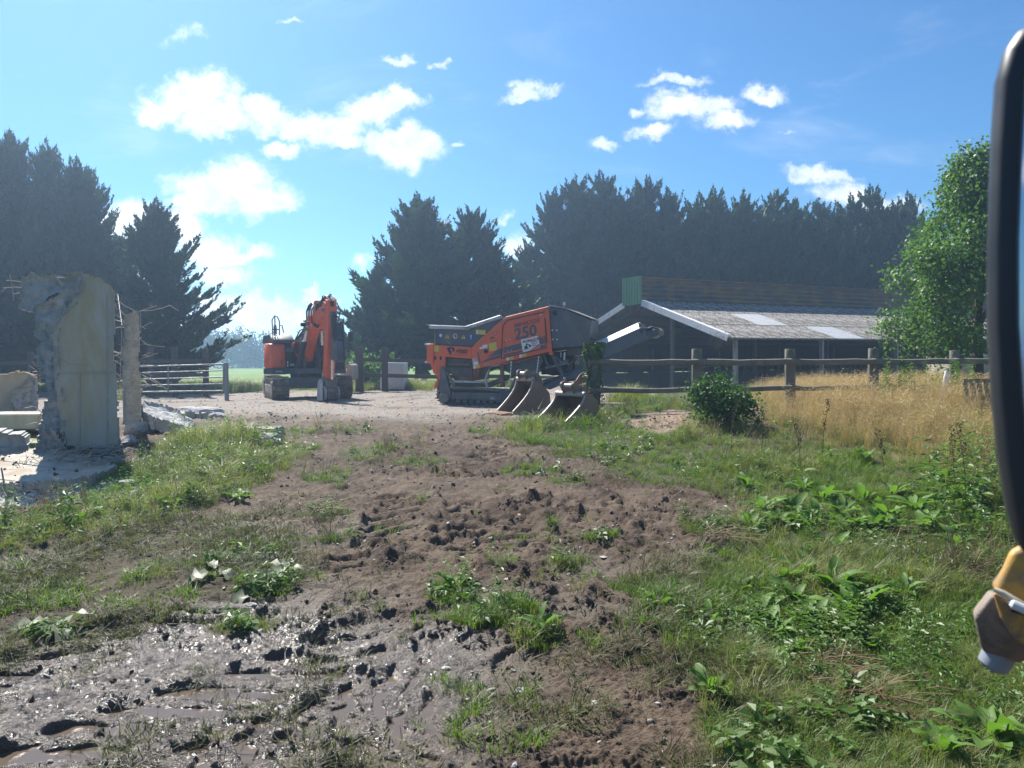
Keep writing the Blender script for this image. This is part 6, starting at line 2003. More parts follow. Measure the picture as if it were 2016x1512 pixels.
# constant-width rim rather than a scaled one
def inset(d, dn):
    n = len(full); out = []
    for i in range(n):
        p = full[i]; a = (full[i] - full[i - 1]).normalized(); b2 = (full[(i + 1) % n] - full[i]).normalized()
        tng = (a + b2).normalized(); nn = mn_.cross(tng)
        if nn.dot(c_ - p) < 0: nn = -nn
        out.append(p + nn * d + mn_ * dn)
    return out
rings = [inset(.05, .060), inset(.02, .050), inset(.004, .028), inset(0, .0), inset(.004, -.012), inset(.012, -.018), inset(.0225, -.017), inset(.024, -.008)]
mb = MB()
n = len(full)
vs = [p for r_ in rings for p in r_]
fs2 = [(k * n + i, k * n + (i + 1) % n, (k + 1) * n + (i + 1) % n, (k + 1) * n + i) for k in range(len(rings) - 1) for i in range(n)]
fs2.append(tuple(range(n)))
mb.add(vs, fs2)
sh_ = mb.build('mirror_shell', M_MBLK, mro, smooth=50)
mb = MB(); g_ = inset(.0237, -.0095)
mb.add(g_ + [p + mn_ * .002 for p in g_], [tuple(range(n)), tuple(range(2 * n - 1, n - 1, -1))] + [(i, (i + 1) % n, n + (i + 1) % n, n + i) for i in range(n)])
mb.build('mirror_glass', M_MGL, mro)
MB().tube([c_ + mn_ * .05, c_ + mn_ * .12 + mu * .12, c_ + mn_ * .1 + mu * .5], .014, 10).build('mirror_bracket', M_MBLK, mro, smooth=60)

# worn yellow casting with a grey pin below the mirror
M_YPAINT = mat('worn_yellow_paint', (0.50, 0.265, 0.035), 0.5, var=0.12, scale=9, dirt=(0.17, 0.135, 0.10), damt=0.62, dscale=16, bump=0.08)
M_YDIRT = mat('dirty_casting', (0.23, 0.185, 0.145), 0.75, var=0.2, scale=12, dirt=(0.10, 0.085, 0.07), damt=0.4, dscale=10, bump=0.3, bscale=60)
M_PINB = mat('blue_grey_pin', (0.24, 0.28, 0.34), 0.45, 0.3, var=0.15, scale=14, dirt=(.2, .19, .18), damt=.3)
YD = 1.15
yq = at(1990, 1200, YD)
ya = empty('loader_boom', (yq.x, yq.y, yq.z), 'worn yellow arm casting with dirty box end and grey pin, right edge below the mirror', 'loader boom')
YA = R(-20)
yu = Vector((math.cos(YA), math.sin(YA), 0)); yn = Vector((-math.sin(YA), math.cos(YA), 0))
def yp(x, y, v=0.0): return plane_pt(x, y, yq + yn * v, yn)
# the box end: loft between an upper (yellow) and a lower (dirty) outline
top_ = [yp(1987, 1082, -.02), yp(2080, 1040, -.02), yp(2180, 1060, .02), yp(2180, 1060, .16), yp(2010, 1080, .14), yp(1994, 1085, .08)]
mid_ = [yp(1955, 1166, -.035), yp(2060, 1235, -.045), yp(2180, 1280, .0), yp(2180, 1200, .17), yp(1960, 1160, .15), yp(1948, 1158, .07)]
low_ = [yp(1917, 1215, -.02), yp(2050, 1262, -.04), yp(2180, 1300, .0), yp(2180, 1230, .17), yp(1925, 1200, .15), yp(1914, 1203, .07)]
bot_ = [yp(1934, 1283, .0), yp(1990, 1299, -.01), yp(2160, 1300, .02), yp(2160, 1280, .15), yp(1950, 1275, .13), yp(1932, 1280, .06)]
def loft(rs):
    n = len(rs[0]); vs = [p for r_ in rs for p in r_]
    fs = [(k * n + i, k * n + (i + 1) % n, (k + 1) * n + (i + 1) % n, (k + 1) * n + i) for k in range(len(rs) - 1) for i in range(n)]
    return MB().add(vs, fs + [tuple(range(n)), tuple((len(rs) - 1) * n + i for i in range(n))])
loft([top_, [a.lerp(b, .5) for a, b in zip(top_, mid_)], mid_]).build('yellow_arm', M_YPAINT, ya, bevel=.012, smooth=50, segs=3)
loft([[p + Vector((0, 0, -.001)) for p in mid_], low_, bot_]).build('box_end', M_YDIRT, ya, bevel=.014, smooth=50, segs=3)
MB().prism([yp(1957, 1168, -.053), yp(2020, 1202, -.058), yp(2180, 1262, -.03), yp(2180, 1325, -.03), yp(2030, 1278, -.056), yp(1996, 1256, -.054), yp(1972, 1218, -.051)], yn * .012).build('yellow_face', M_YPAINT, ya, bevel=.003)
lipb = [yp(1958, 1160, -.052), yp(1975, 1168, -.058), yp(2020, 1196, -.062), yp(2080, 1215, -.062)]
MB().tube(lipb, [.004, .005, .006, .006], 6).build('weld_strip', mat('pale_weld', (.55, .47, .33), .6), ya, smooth=60)
MB().bar(yp(1988, 1186, -.066), yp(2024, 1202, -.070), .012, .022, up=tuple(yn)).build('clamp_plate', mat('pale_clamp', (.60, .60, .58), .5), ya, bevel=.003)
MB().bar(yp(1992, 1198, -.067), yp(2024, 1208, -.068), .008, .008, up=tuple(yn)).build('clamp_rubber', M_MBLK, ya)
pc = yp(1968, 1285, .05); pe = yp(1952, 1316, .05)
MB().tube([pc + (pc - pe) * .8, pc, pe + (pc - pe) * .2, pe], [.0235, .0235, .0225, .016], 18).build('pin', M_PINB, ya, smooth=40)
MB().tube([pc + (pc - pe) * .35, pc + (pc - pe) * .1], [.034, .030], 18).build('pin_collar', M_YDIRT, ya, smooth=40)

# cab of the photographer's machine, behind the lens: it shows only in the mirror
cabm = empty('machine_cab', (0.1, -0.75, 0.35), 'dark cab of the machine the photograph is taken from, seen only in the mirror', 'cab')
M_CABG = mat('cab_trim', (0.035, 0.037, 0.042), 0.7, var=.2)
M_SEAT = mat('seat_fabric', (0.05, 0.06, 0.085), 0.9, var=.2, bump=.3)
MB().box((.05, -.95, 1.5), (.56, .16, .80)).build('seat_back', M_SEAT, cabm, bevel=.06, smooth=50, segs=2)
MB().box((.05, -.70, 1.08), (.56, .56, .16)).build('seat_cushion', M_SEAT, cabm, bevel=.05, smooth=50, segs=2)
MB().box((.05, -.99, 2.02), (.30, .12, .22)).build('headrest', M_SEAT, cabm, bevel=.04, smooth=50, segs=2)
MB().box((.1, -1.9, 1.0), (1.5, 1.2, 1.0)).build('engine_hood', M_YPAINT, cabm, bevel=.08, smooth=50, segs=2)
for x in (-.62, .82): MB().bar((x, -1.25, .5), (x, -1.2, 2.75), .09, .09).build('pillar', M_CABG, cabm, bevel=.015)
MB().bar((-.62, -1.22, 2.72), (.82, -1.22, 2.72), .08, .08).build('roof_bar', M_CABG, cabm)
MB().box((.1, -.7, .40), (1.5, 1.4, .1)).build('cab_floor', M_CABG, cabm)
# ------------------------------------------------------------------ grass, weeds, litter
def clump(seed, n, h, hv, w, spread, lean, curve, base_lean=0.0):
    r = np.random.default_rng(seed)
    V = []
    for i in range(n):
        a = r.uniform(0, 6.283); q = spread * math.sqrt(r.random())
        b = np.array([q * math.cos(a), q * math.sin(a), -.01])
        d = a + r.normal() * .8
        H = h * r.uniform(1 - hv, 1)
        l = lean * r.uniform(.3, 1.2); c = curve * r.uniform(.4, 1.3)
        dv = np.array([math.cos(d), math.sin(d), 0])
        sdv = np.array([-dv[1], dv[0], 0]) * w * r.uniform(.6, 1.2) / 2
        m = b + dv * H * l * .5 + np.array([0, 0, H * .6]) + base_lean * np.array([H * .5, 0, 0])
        tpt = b + dv * H * (l + c) + np.array([0, 0, H * (1.0 - .35 * c)]) + base_lean * np.array([H, 0, 0])
        V += [b - sdv, b + sdv, m + sdv * .8, b - sdv, m + sdv * .8, m - sdv * .8, m - sdv * .8, m + sdv * .8, tpt]
    V = np.array(V)
    return np_mesh('clump', V, np.arange(len(V)).reshape(-1, 3))


def seed_clump(seed, n, h, spread, w=.004, hw=1.6):
    """tall dry stems with nodding seed heads, leaning one way"""
    r = np.random.default_rng(seed)
    V = []
    for i in range(n):
        a = r.uniform(0, 6.283); q = spread * math.sqrt(r.random())
        b = np.array([q * math.cos(a), q * math.sin(a), -.01])
        H = h * r.uniform(.7, 1.05)
        d = np.array([r.normal() * .22 + .18, r.normal() * .22, 0])
        m = b + d * H * .45 + np.array([0, 0, H * .6])
        e = b + d * H * 1.1 + np.array([0, 0, H * .95])
        tp = e + d * H * .5 + np.array([r.normal() * .03, r.normal() * .03, r.uniform(-.02, .06)])
        pd = np.array([-d[1], d[0], 0]); pd = pd / (np.linalg.norm(pd) + 1e-6)
        s = pd * w / 2; s3 = pd * w * hw
        V += [b - s, b + s, m + s, b - s, m + s, m - s, m - s, m + s, e]
        V += [e - s * .5, e.copy() + (tp - e) * .45 + s3, tp, e - s * .5, tp, e + (tp - e) * .45 - s3]
        if i % 3 == 0:
            l = b + np.array([r.normal() * .12, r.normal() * .12, H * r.uniform(.25, .5)])
            V += [b - s * 1.5, b + s * 1.5, l]
    V = np.array(V)
    return np_mesh('clump', V, np.arange(len(V)).reshape(-1, 3))


def leafy_stem(seed, h, nl, ls, wide=.42):
    r = np.random.default_rng(seed)
    V = []
    ln = r.normal(size=2) * .08
    P = lambda f: np.array([ln[0] * f * f, ln[1] * f * f, h * f])
    s = np.array([.004, 0, 0])
    V += [P(0) - s, P(0) + s, P(1)]
    for i in range(nl):
        f = .12 + .88 * i / nl
        a = i * 2.4 + r.normal() * .3
        L = ls * (1.1 - .6 * f) * r.uniform(.7, 1.2)
        d = np.array([math.cos(a), math.sin(a), r.uniform(-.25, .55)]); d /= np.linalg.norm(d)
        sd = np.array([-math.sin(a), math.cos(a), 0]) * L * wide / 2
        b = P(f); mdl = b + d * L * .5; tp = b + d * L + np.array([0, 0, -.25 * L])
        V += [b, mdl + sd, tp, b, tp, mdl - sd]
    V = np.array(V)
    return np_mesh('clump', V, np.arange(len(V)).reshape(-1, 3))


M_G1 = leaf_mat('green_grass_blades', (0.075, 0.135, 0.022), (0.150, 0.205, 0.050), 0.5, 0.42, scale=1.2)
M_G2 = leaf_mat('pale_grass_blades', (0.125, 0.160, 0.042), (0.27, 0.265, 0.11), 0.5, 0.40, scale=1.2)
M_DRY = leaf_mat('dry_grass_stems', (0.36, 0.26, 0.105), (0.57, 0.44, 0.215), 0.6, 0.32, tcol=(1.0, .95, .8), scale=.7)
M_STRAW = leaf_mat('straw', (0.12, 0.095, 0.05), (0.30, 0.24, 0.13), 0.65, 0.15, tcol=(1, 1, .8), scale=2)
M_MASH = leaf_mat('crushed_grass', (0.060, 0.068, 0.026), (0.165, 0.16, 0.070), 0.6, 0.25, scale=2)
M_WEED = leaf_mat('weed_leaves', (0.058, 0.120, 0.022), (0.120, 0.20, 0.042), 0.45, 0.38, scale=1.5)
M_DOCK = leaf_mat('dock_leaves', (0.070, 0.150, 0.026), (0.145, 0.245, 0.055), 0.55, 0.38, scale=3, spec=.22)
M_DOCKP = leaf_mat('pale_wilted_leaves', (0.11, 0.14, 0.075), (0.20, 0.22, 0.14), 0.5, 0.25, scale=3)
M_BROWN = leaf_mat('brown_stalks', (0.10, 0.058, 0.030), (0.21, 0.135, 0.075), 0.7, 0.1, tcol=(1, .9, .8), scale=3)
M_CLOD = mat('mud_clod', (0.066, 0.045, 0.034), 0.85, var=.3, scale=6, dirt=(0.15, 0.11, 0.083), damt=.4, dscale=5, bump=.6, bscale=40)
M_STONE = mat('pale_stone', (0.36, 0.345, 0.31), 0.75, var=.15, scale=8, dirt=(.2, .16, .12), damt=.35, dscale=6, bump=.15)

P_GR = [proto('grass_kind', clump(100 + i, 26, .30, .55, .0075, .10, .38, .45), M_G1) for i in range(4)]
P_GP = [proto('grass_pale_kind', clump(120 + i, 26, .34, .5, .0065, .10, .42, .55), M_G2) for i in range(4)]
P_SH = [proto('grass_short_kind', clump(140 + i, 24, .13, .5, .0075, .09, .6, .5), M_G1) for i in range(3)]
P_DR = [proto('dry_grass_kind', seed_clump(160 + i, 22, .85, .13), M_DRY) for i in range(4)]
P_DS = [proto('dry_short_kind', seed_clump(180 + i, 14, .42, .12, .0035, .7), M_STRAW) for i in range(3)]
P_MA = [proto('crushed_grass_kind', clump(200 + i, 26, .085, .6, .006, .11, 2.0, .8), M_MASH) for i in range(4)]
P_ST = [proto('straw_kind', clump(220 + i, 7, .06, .6, .0042, .13, 3.2, .4), M_STRAW) for i in range(3)]
P_WD = [proto('weed_kind', leafy_stem(240 + i, .34, 12, .105), M_WEED) for i in range(4)]
P_WB = [proto('low_weed_kind', leafy_stem(250 + i, .13, 11, .10, .6), M_WEED) for i in range(3)]
P_CL = [proto('clod_kind', rock_mesh('clod', 300 + i, 2, (1, .8, .55), 11, .45), M_CLOD) for i in range(5)]
P_PB = [proto('pebble_kind', rock_mesh('pebble', 320 + i, 1, (1, .7, .45), 5, .1), M_STONE) for i in range(4)]


def sample(n, x0, x1, y0, y1, wfun, seed):
    r = np.random.default_rng(seed)
    # denser towards the camera
    u = r.random(n)
    y = 1 / (1 / y0 * (1 - u) + 1 / y1 * u) if y0 > 0 else y0 + (y1 - y0) * u
    x = x0 + (x1 - x0) * r.random(n)
    ok = np.abs(x) < .74 * y + 2.2
    x, y = x[ok], y[ok]
    w = wfun(x, y)
    k = r.random(len(x)) < w
    return x[k], y[k]


def scatter(name, label, cat, x, y, protos, smin, smax, tilt=.12, seed=0, lift=0.0, hmod=None):
    r = np.random.default_rng(seed + 1)
    z = ground_z(x, y) + lift
    n = len(x)
    sc = r.uniform(smin, smax, n)
    if hmod is not None: sc = sc * hmod(x, y)
    o = instancer(name, np.stack([x, y, z], 1), r.uniform(0, 6.283, n), r.normal(size=(n, 2)) * tilt, sc, protos, seed)
    tag(o, label, cat, kind='stuff')
    return o


def m_grass(x, y):
    M = masks(x, y)
    return M, np.clip(M['grass'] * (1 - .9 * M['dry']), 0, 1)


tall = lambda x, y: (.40 + .45 * sstep(-.2, .5, fbm(x * .9, y * .9, 3, 401))) * (1 + .45 * sstep(8, 15, y)) * (1 - .35 * sstep(.3, .6, isl_mask(x, y)))
def w_green(x, y):
    M, g = m_grass(x, y)
    right = sstep(-.3, .5, poly_sd(G_RIGHT, x, y))
    edge = sstep(-.1, .6, fbm(x * 1.3, y * 1.3, 3, 403) + .25 * right)
    return g * (.30 + .70 * edge)
x, y = sample(90000, -9, 17, 3.2, 24, w_green, 1)
sel = np.random.default_rng(2).random(len(x))
pale = fbm(x * .7, y * .7, 3, 405) + .5 * (sel - .5) > -.04
scatter('green_grass', 'lush green grass of the right-hand verge and the patches left in the mud', 'grass', x[~pale], y[~pale], P_GR, .45, 1.05, .15, 3, hmod=tall)
scatter('pale_grass', 'paler seeding grass mixed through the verge', 'grass', x[pale], y[pale], P_GP, .45, 1.05, .2, 4, hmod=tall)
# short worn turf round the edges, in the islands and sparse on the mud
def w_short(x, y):
    M = masks(x, y)
    n_ = fbm(x * 1.8, y * 1.8, 3, 411)
    return np.clip(M['grass'] * .7 + .30 * sstep(.24, .5, n_) * (1 - M['gravel'] * .85) * (1 - M['wet']) + .5 * M['mash'] * sstep(0.1, .4, n_), 0, 1) * (1 - M['pit'] * .7) * (1 - M['field'])
x, y = sample(45000, -14, 14, 3.2, 30, w_short, 5)
scatter('short_turf', 'short trampled turf scattered over the mud and along the verge', 'grass', x, y, P_SH, .45, 1.0, .15, 6)
# crushed, wheel-flattened grass on the left
def w_mash(x, y):
    M = masks(x, y)
    n_ = fbm(x * 1.4, y * 1.4, 3, 421)
    side = np.exp(-(np.clip(-poly_sd(G_RIGHT, x, y), 0, 9) / .5) ** 2) * (poly_sd(G_RIGHT, x, y) < 0.3)
    return np.clip(M['mash'] * sstep(-.28, .2, n_) * .95 + side * .55 * sstep(-.1, .3, n_) + .06 * sstep(.1, .4, n_) * (1 - M['gravel']) + .12 * M['wet'] * sstep(.2, .5, fbm(x * 2.1, y * 2.1, 3, 423)), 0, 1) * (1 - M['pit'])
x, y = sample(60000, -9, 9, 3.0, 18, w_mash, 7)
scatter('crushed_grass', 'matted wheel-crushed grass lying on the mud', 'cut grass', x, y, P_MA, .5, 1.2, .3, 8, lift=.005)
x, y = sample(30000, -9, 9, 3.0, 20, lambda a, b: np.clip(w_mash(a, b) * .4 + .12 * masks(a, b)['grass'] + .03, 0, 1) * sstep(-.2, .4, fbm(a * 1.1, b * 1.1, 3, 431)), 9)
scatter('straw_litter', 'loose straw and broken stems strewn over mud and verge', 'straw', x, y, P_ST, .5, 1.3, .3, 10, lift=.006)
# tall dry meadow by the fence
def w_dry(x, y):
    M = masks(x, y)
    return np.clip(M['dry'] * (.25 + .75 * sstep(-.35, .25, fbm(x * .7, y * .7, 3, 441))) * (.35 + .65 * sstep(-.2, 1.2, poly_sd(G_DRY, x, y))), 0, 1)
r = np.random.default_rng(11)
bb0, bb1 = G_DRY.min(0), G_DRY.max(0)
n = 26000
x = r.uniform(bb0[0] - 1, min(bb1[0] + 1, 19), n); y = r.uniform(bb0[1] - .8, bb1[1] + 1.2, n)
k = (r.random(n) < w_dry(x, y)) & (np.abs(x) < .76 * y + 1)
x, y = x[k], y[k]
scatter('dry_meadow_grass', 'tall golden dry meadow grass leaning in front of the fence', 'dry grass', x, y, P_DR, .5, 1.0, .16, 12, hmod=lambda a, b: (.50 + .36 * sstep(-.3, 2.0, poly_sd(G_DRY, a, b))) * (.85 + .3 * sstep(-.3, .3, fbm(a * .6, b * .6, 2, 445))))
k = r.random(len(x)) < .5
scatter('meadow_undergrowth', 'green undergrowth between the dry meadow stems', 'grass', x[k], y[k], P_GP, .5, 1.1, .15, 13)
x, y = sample(7000, -8, 14, 6.5, 19, lambda a, b: masks(a, b)['grass'] * .55 * sstep(0, .35, fbm(a * .9, b * .9, 3, 451)), 14)
scatter('dry_stems', 'thin dry stems standing here and there in the green verge', 'dry grass', x, y, P_DS, .6, 1.2, .25, 15)
# leafy weeds
x, y = sample(16000, -9, 14, 3.6, 20, lambda a, b: masks(a, b)['grass'] * .75 * sstep(.02, .3, fbm(a * .75 + 40, b * .75, 3, 461)), 16)
scatter('leafy_weeds', 'leafy green weeds growing through the grass', 'weeds', x, y, P_WD, .35, .95, .2, 17)
x, y = sample(14000, -9, 12, 3.4, 18, lambda a, b: masks(a, b)['grass'] * .8 * sstep(.0, .3, fbm(a * 1.1 + 80, b * 1.1, 3, 471)), 18)
scatter('low_weeds', 'low broad-leaved weeds among the grass', 'weeds', x, y, P_WB, .6, 1.4, .25, 19)
# taller weeds on the left around the slab
r = np.random.default_rng(21)
x, y = sample(16000, -9.5, -1.5, 7, 17, lambda a, b: sstep(-.5, .5, poly_sd(G_LEFT, a, b) + .5 * fbm(a * 1.2, b * 1.2, 3, 483)) * (1 - sstep(-.1, .1, poly_sd(SLAB_W, a, b))) * .7, 22)
scatter('left_tall_grass', 'tall wispy greyish green grass right of the concrete slab', 'grass', x, y, P_GP, .5, 1.3, .22, 23, hmod=lambda a, b: (.25 + .75 * sstep(.25, 1.6, -poly_sd(SLAB_W, a, b))) * (.55 + .45 * sstep(-.1, .7, poly_sd(G_LEFT, a, b))) * (.75 + .5 * sstep(-.2, .4, fbm(a, b, 2, 481))))
x, y = x[::9], y[::9]
scatter('left_weeds', 'leafy weeds at the foot of the broken slab', 'weeds', x, y, P_WD, .6, 1.6, .2, 24, hmod=lambda a, b: (.35 + .65 * sstep(.1, 1.0, -poly_sd(SLAB_W, a, b))))
# crumbs of mud and pebbles
def w_clod(x, y):
    M = masks(x, y)
    n_ = fbm(x * 4.2, y * 4.2, 4, 43, .55); p_ = sstep(-.12, .25, fbm(x * .9, y * .9, 3, 51))
    return np.clip((.10 + 1.1 * sstep(.02, .35, n_) * (.25 + p_)) * (1 - .8 * M['grass']) * (1 - M['gravel']) * (1 - .45 * M['wet']) * (1 - M['field']) * (1 - M['dry']), 0, 1)
x, y = sample(85000, -9, 8, 2.9, 20, w_clod, 25)
r = np.random.default_rng(26)
scatter('mud_clods', 'crumbled dark clods of mud churned up by the machines', 'mud', x, y, P_CL, 1, 1, .6, 27, lift=-.004, hmod=lambda a, b: .0045 + .030 * np.random.default_rng(5).random(len(a)) ** 5 + .0010 * b)
x, y = sample(16000, -16, 12, 3, 34, lambda a, b: np.clip((1 - masks(a, b)['grass']) * (.12 + .8 * masks(a, b)['gravel']) * (1 - masks(a, b)['field']), 0, 1), 28)
scatter('loose_gravel', 'loose pale stones lying in the mud and on the gravel yard', 'gravel', x, y, P_PB, 1, 1, .3, 29, lift=.002, hmod=lambda a, b: .008 + .016 * np.random.default_rng(6).random(len(a)) ** 2 + .0012 * b)
# spoil heaps of gravel in front of the excavator
# green verge behind the yard and field edge
r = np.random.default_rng(31)
x, y = sample(9000, -22, 4, 22, 42, lambda a, b: np.clip(masks(a, b)['grass'] + .8 * masks(a, b)['field'] * (1 - sstep(34, 40, b)), 0, 1), 32)
scatter('yard_edge_grass', 'rough grass along the far edge of the gravel yard', 'grass', x, y, P_GP, .9, 2.0, .15, 33)

# ---- larger stones, one by one
for i, (px, py, s, lb) in enumerate(((1030, 1360, .055, 'pale flat stone lying in the mud right of the lowest puddles'), (730, 1178 + 0, .05, 'pale flat stone left of the middle grass island'), (878, 1318, .05, 'white stone chip in the mud below the middle grass island'),
                                     (968, 1355, .03, 'small white chip beside the pale flat stone'), (1172, 1392, .05, 'pale flat stone near the bottom edge right of centre'), (976, 1180, .045, 'white chip in the middle grass island'),
                                     (496, 1190, .06, 'pale crumpled chip in the crushed grass on the left'), (1188, 1098, .06, 'flat grey stone in the reddish mud right of centre'), (1000, 1148, .05, 'pale stone on top of the middle grass island'))):
    g = ground_hit(px, py)
    o = link_mesh('flat_stone', rock_mesh('flat_stone', 500 + i, 2, (1, .62, .28), 7, .06), M_STONE)
    o.location = (g.x, g.y, gz(g.x, g.y) + s * .12); o.scale = (s, s, s); o.rotation_euler = (.1, .15, i * 1.1)
    tag(o, lb, 'stone')


# ---- dock plants: every leaf a part
def dock_leaf(seed, L, wd, wave=.02, droop=.35, n=6):
    r = np.random.default_rng(seed)
    V = []; Fc = []
    for i in range(n + 1):
        f = i / n
        w = wd * (math.sin(math.pi * min(1, f * .95 + .06)) ** .7) * (1 - .25 * f)
        zc_ = L * (.42 * f - droop * 1.25 * f * f)
        xx = L * f * (1 - .12 * f)
        for s in (-1, 0, 1):
            V.append((xx, s * w / 2, zc_ + abs(s) * w * .18 + wave * r.normal() * abs(s)))
    for i in range(n):
        for j in range(2):
            a = i * 3 + j
            Fc.append((a, a + 1, a + 4, a + 3))
    me = np_mesh('leaf', V, Fc, smooth=True)
    return me


LEAFS = [dock_leaf(s, .24, .085, .008, d) for s, d in ((1, .22), (2, .34), (3, .45), (4, .28))]
for m_ in LEAFS: m_.materials.append(M_DOCK)
LEAFP = [dock_leaf(s, .26, .13, .02, d) for s, d in ((11, .42), (12, .5), (13, .36))]
for m_ in LEAFP: m_.materials.append(M_DOCKP)
LEAFB = [dock_leaf(s, .34, .15, .02, d) for s, d in ((21, .22), (22, .35), (23, .3))]
for m_ in LEAFB: m_.materials.append(M_DOCK)
rd = random.Random(77)


def dock(px, py, sc, nl, label, group=None, leaves=LEAFS, cat='dock plant', name='dock_plant', stalk=0.0):
    g = ground_hit(px, py)
    e = empty(name, (g.x, g.y, gz(g.x, g.y)), label, cat, group, rd.uniform(0, 6))
    sc = sc * 1.15
    for i in range(nl):
        o = link_mesh('leaf', leaves[i % len(leaves)], None, e)
        q = rd.uniform(.0, .05)
        a = i * 2.4 + rd.uniform(-.4, .4)
        o.location = (q * math.cos(a), q * math.sin(a), rd.uniform(0, .05))
        o.rotation_euler = (rd.uniform(-.3, .3), -rd.uniform(-.1, .75) + (.5 if leaves is LEAFP else 0), a)
        k = sc * rd.uniform(.65, 1.15)
        o.scale = (k, k, k)
    if stalk:
        mb = MB(); p = Vector((0, 0, 0)); pts = [p]
        for k in range(5): pts.append(Vector((.02 * k * k * .4, .015 * k, stalk * (k + 1) / 5)))
        mb.tube(pts, [.006, .006, .005, .004, .003, .002], 5)
        for k in range(60):
            f = rd.uniform(.45, 1); b_ = pts[int(f * 4.99)]
            c = Vector((b_.x + rd.uniform(-.03, .03), b_.y + rd.uniform(-.03, .03), stalk * f))
            mb.box(c, (.016, .012, .012))
        mb.build('seed_stalk', M_BROWN, e, org=None)
    return e


dock(1560, 1190, 1.25, 14, 'big bright green dock in the left half of the largest clump in the right verge')
dock(1640, 1165, 1.2, 14, 'big bright green dock at the heart of the largest clump in the right verge')
dock(1700, 1200, 1.1, 11, 'dock with spreading leaves at the right end of the largest clump')
dock(1600, 1225, 1.0, 10, 'lower dock in front of the largest clump in the right verge')
dock(1500, 1215, .95, 10, 'dock at the left tip of the largest clump, nearest the mud')
dock(1520, 1260, 1.0, 8, 'dock with big dark flopped leaf just below the largest clump')
dock(1935, 1470, .62, 14, 'large grey-green burdock in the bottom right corner', leaves=LEAFB, cat='burdock', name='burdock_plant')
dock(1850, 1500, .5, 9, 'small burdock left of the large one in the bottom right corner', leaves=LEAFB, cat='burdock', name='burdock_plant')
DG = 'dock plants of the right-hand verge'
DOCKS = ((1500, 1005, 1.1), (1560, 1010, 1.2), (1620, 985, 1.2), (1655, 1015, 1.1), (1700, 990, 1.1), (1745, 1020, 1.2), (1800, 1005, 1.1), (1850, 1050, 1.1), (1885, 1075, 1.1), (1590, 1040, 1.0), (1640, 1085, .9),
                  (1530, 1030, .9), (1770, 1055, .9), (1470, 960, .9), (1640, 905, 1.0), (1700, 910, 1.0), (1300, 1195, .8), (1900, 990, 1.2), (1860, 950, 1.1), (1510, 1320, .8), (1780, 1180, .8), (1400, 1380, .7), (1830, 1120, .9), (1535, 1150, 1.0), (1590, 1135, 1.1), (1665, 1210, 1.0), (1740, 1165, .9), (1575, 1245, .9), (1480, 1040, .9), (1610, 1025, 1.1), (1680, 1040, 1.0), (1725, 1045, 1.0), (1820, 1040, 1.1), (1580, 965, 1.0), (1760, 975, 1.0), (1540, 1290, .7), (1450, 1170, .7))
ORD = ['first', 'second', 'third', 'fourth', 'fifth', 'sixth', 'seventh', 'eighth', 'ninth', 'tenth', 'eleventh', 'twelfth', 'thirteenth', 'fourteenth', 'fifteenth', 'sixteenth', 'seventeenth', 'eighteenth', 'nineteenth', 'twentieth']
ROWS = (('in the far row below the dry meadow', 0, 970), ('in the long middle band of docks', 970, 1030), ('in the loose row in front of the middle band', 1030, 1130), ('around the largest clump in the near verge', 1130, 1600))
for rn, ya_, yb_ in ROWS:
    row = sorted(d_ for d_ in DOCKS if ya_ <= d_[1] < yb_)
    for k_, (px, py, s) in enumerate(row):
        dock(px, py, s, rd.randint(7, 11), '%s green dock from the left %s' % (ORD[k_], rn), DG)
STK = {1440: 'leftmost brown dock stalk, standing right of the bush foot', 1575: 'brown dock stalk at the near edge of the dry meadow, third from the left', 1620: 'brown dock stalk inside the left part of the dry meadow edge',
       1500: 'brown dock stalk second from the left in the verge', 1880: 'brown dock stalk close to the mirror, left one of the two', 1900: 'tallest brown dock stalk beside the mirror', 1740: 'short brown dock stalk in the middle of the meadow edge'}
for px, py, s, st_ in ((1440, 880, .9, .8), (1575, 935, .9, .8), (1620, 900, .8, .9), (1500, 900, .8, .75), (1880, 985, 1.0, .9), (1900, 1000, .9, 1.0), (1740, 945, .7, .7)):
    dock(px, py, s, 5, STK[px], 'docks with brown seed stalks', stalk=st_)
dock(110, 1245, 1.25, 5, 'wilted pale crumpled dock leaves at the far left of the crushed grass', leaves=LEAFP)
dock(425, 1135, 1.15, 5, 'wilted pale leaves below the bright green tuft on the left', leaves=LEAFP)
dock(560, 1130, 1.0, 5, 'wilted pale leaves at the right end of the crushed grass', leaves=LEAFP)
dock(500, 1165, .9, 4, 'flattened pale leaves on the left wheel ruts', leaves=LEAFP)
dock(900, 1165, .8, 10, 'small green dock in the middle grass island')
dock(1062, 1250, .7, 7, 'small green dock at the lower right of the middle grass island')
dock(345, 1000, 1.0, 9, 'dock in the weeds right of the concrete slab')
dock(470, 985, .9, 8, 'dock at the right end of the left weeds')
dock(160, 1030, 1.0, 8, 'dock in front of the broken slab edge on the left')
dock(1395, 1235, .7, 7, 'small dark dock at the edge of the mud on the right')

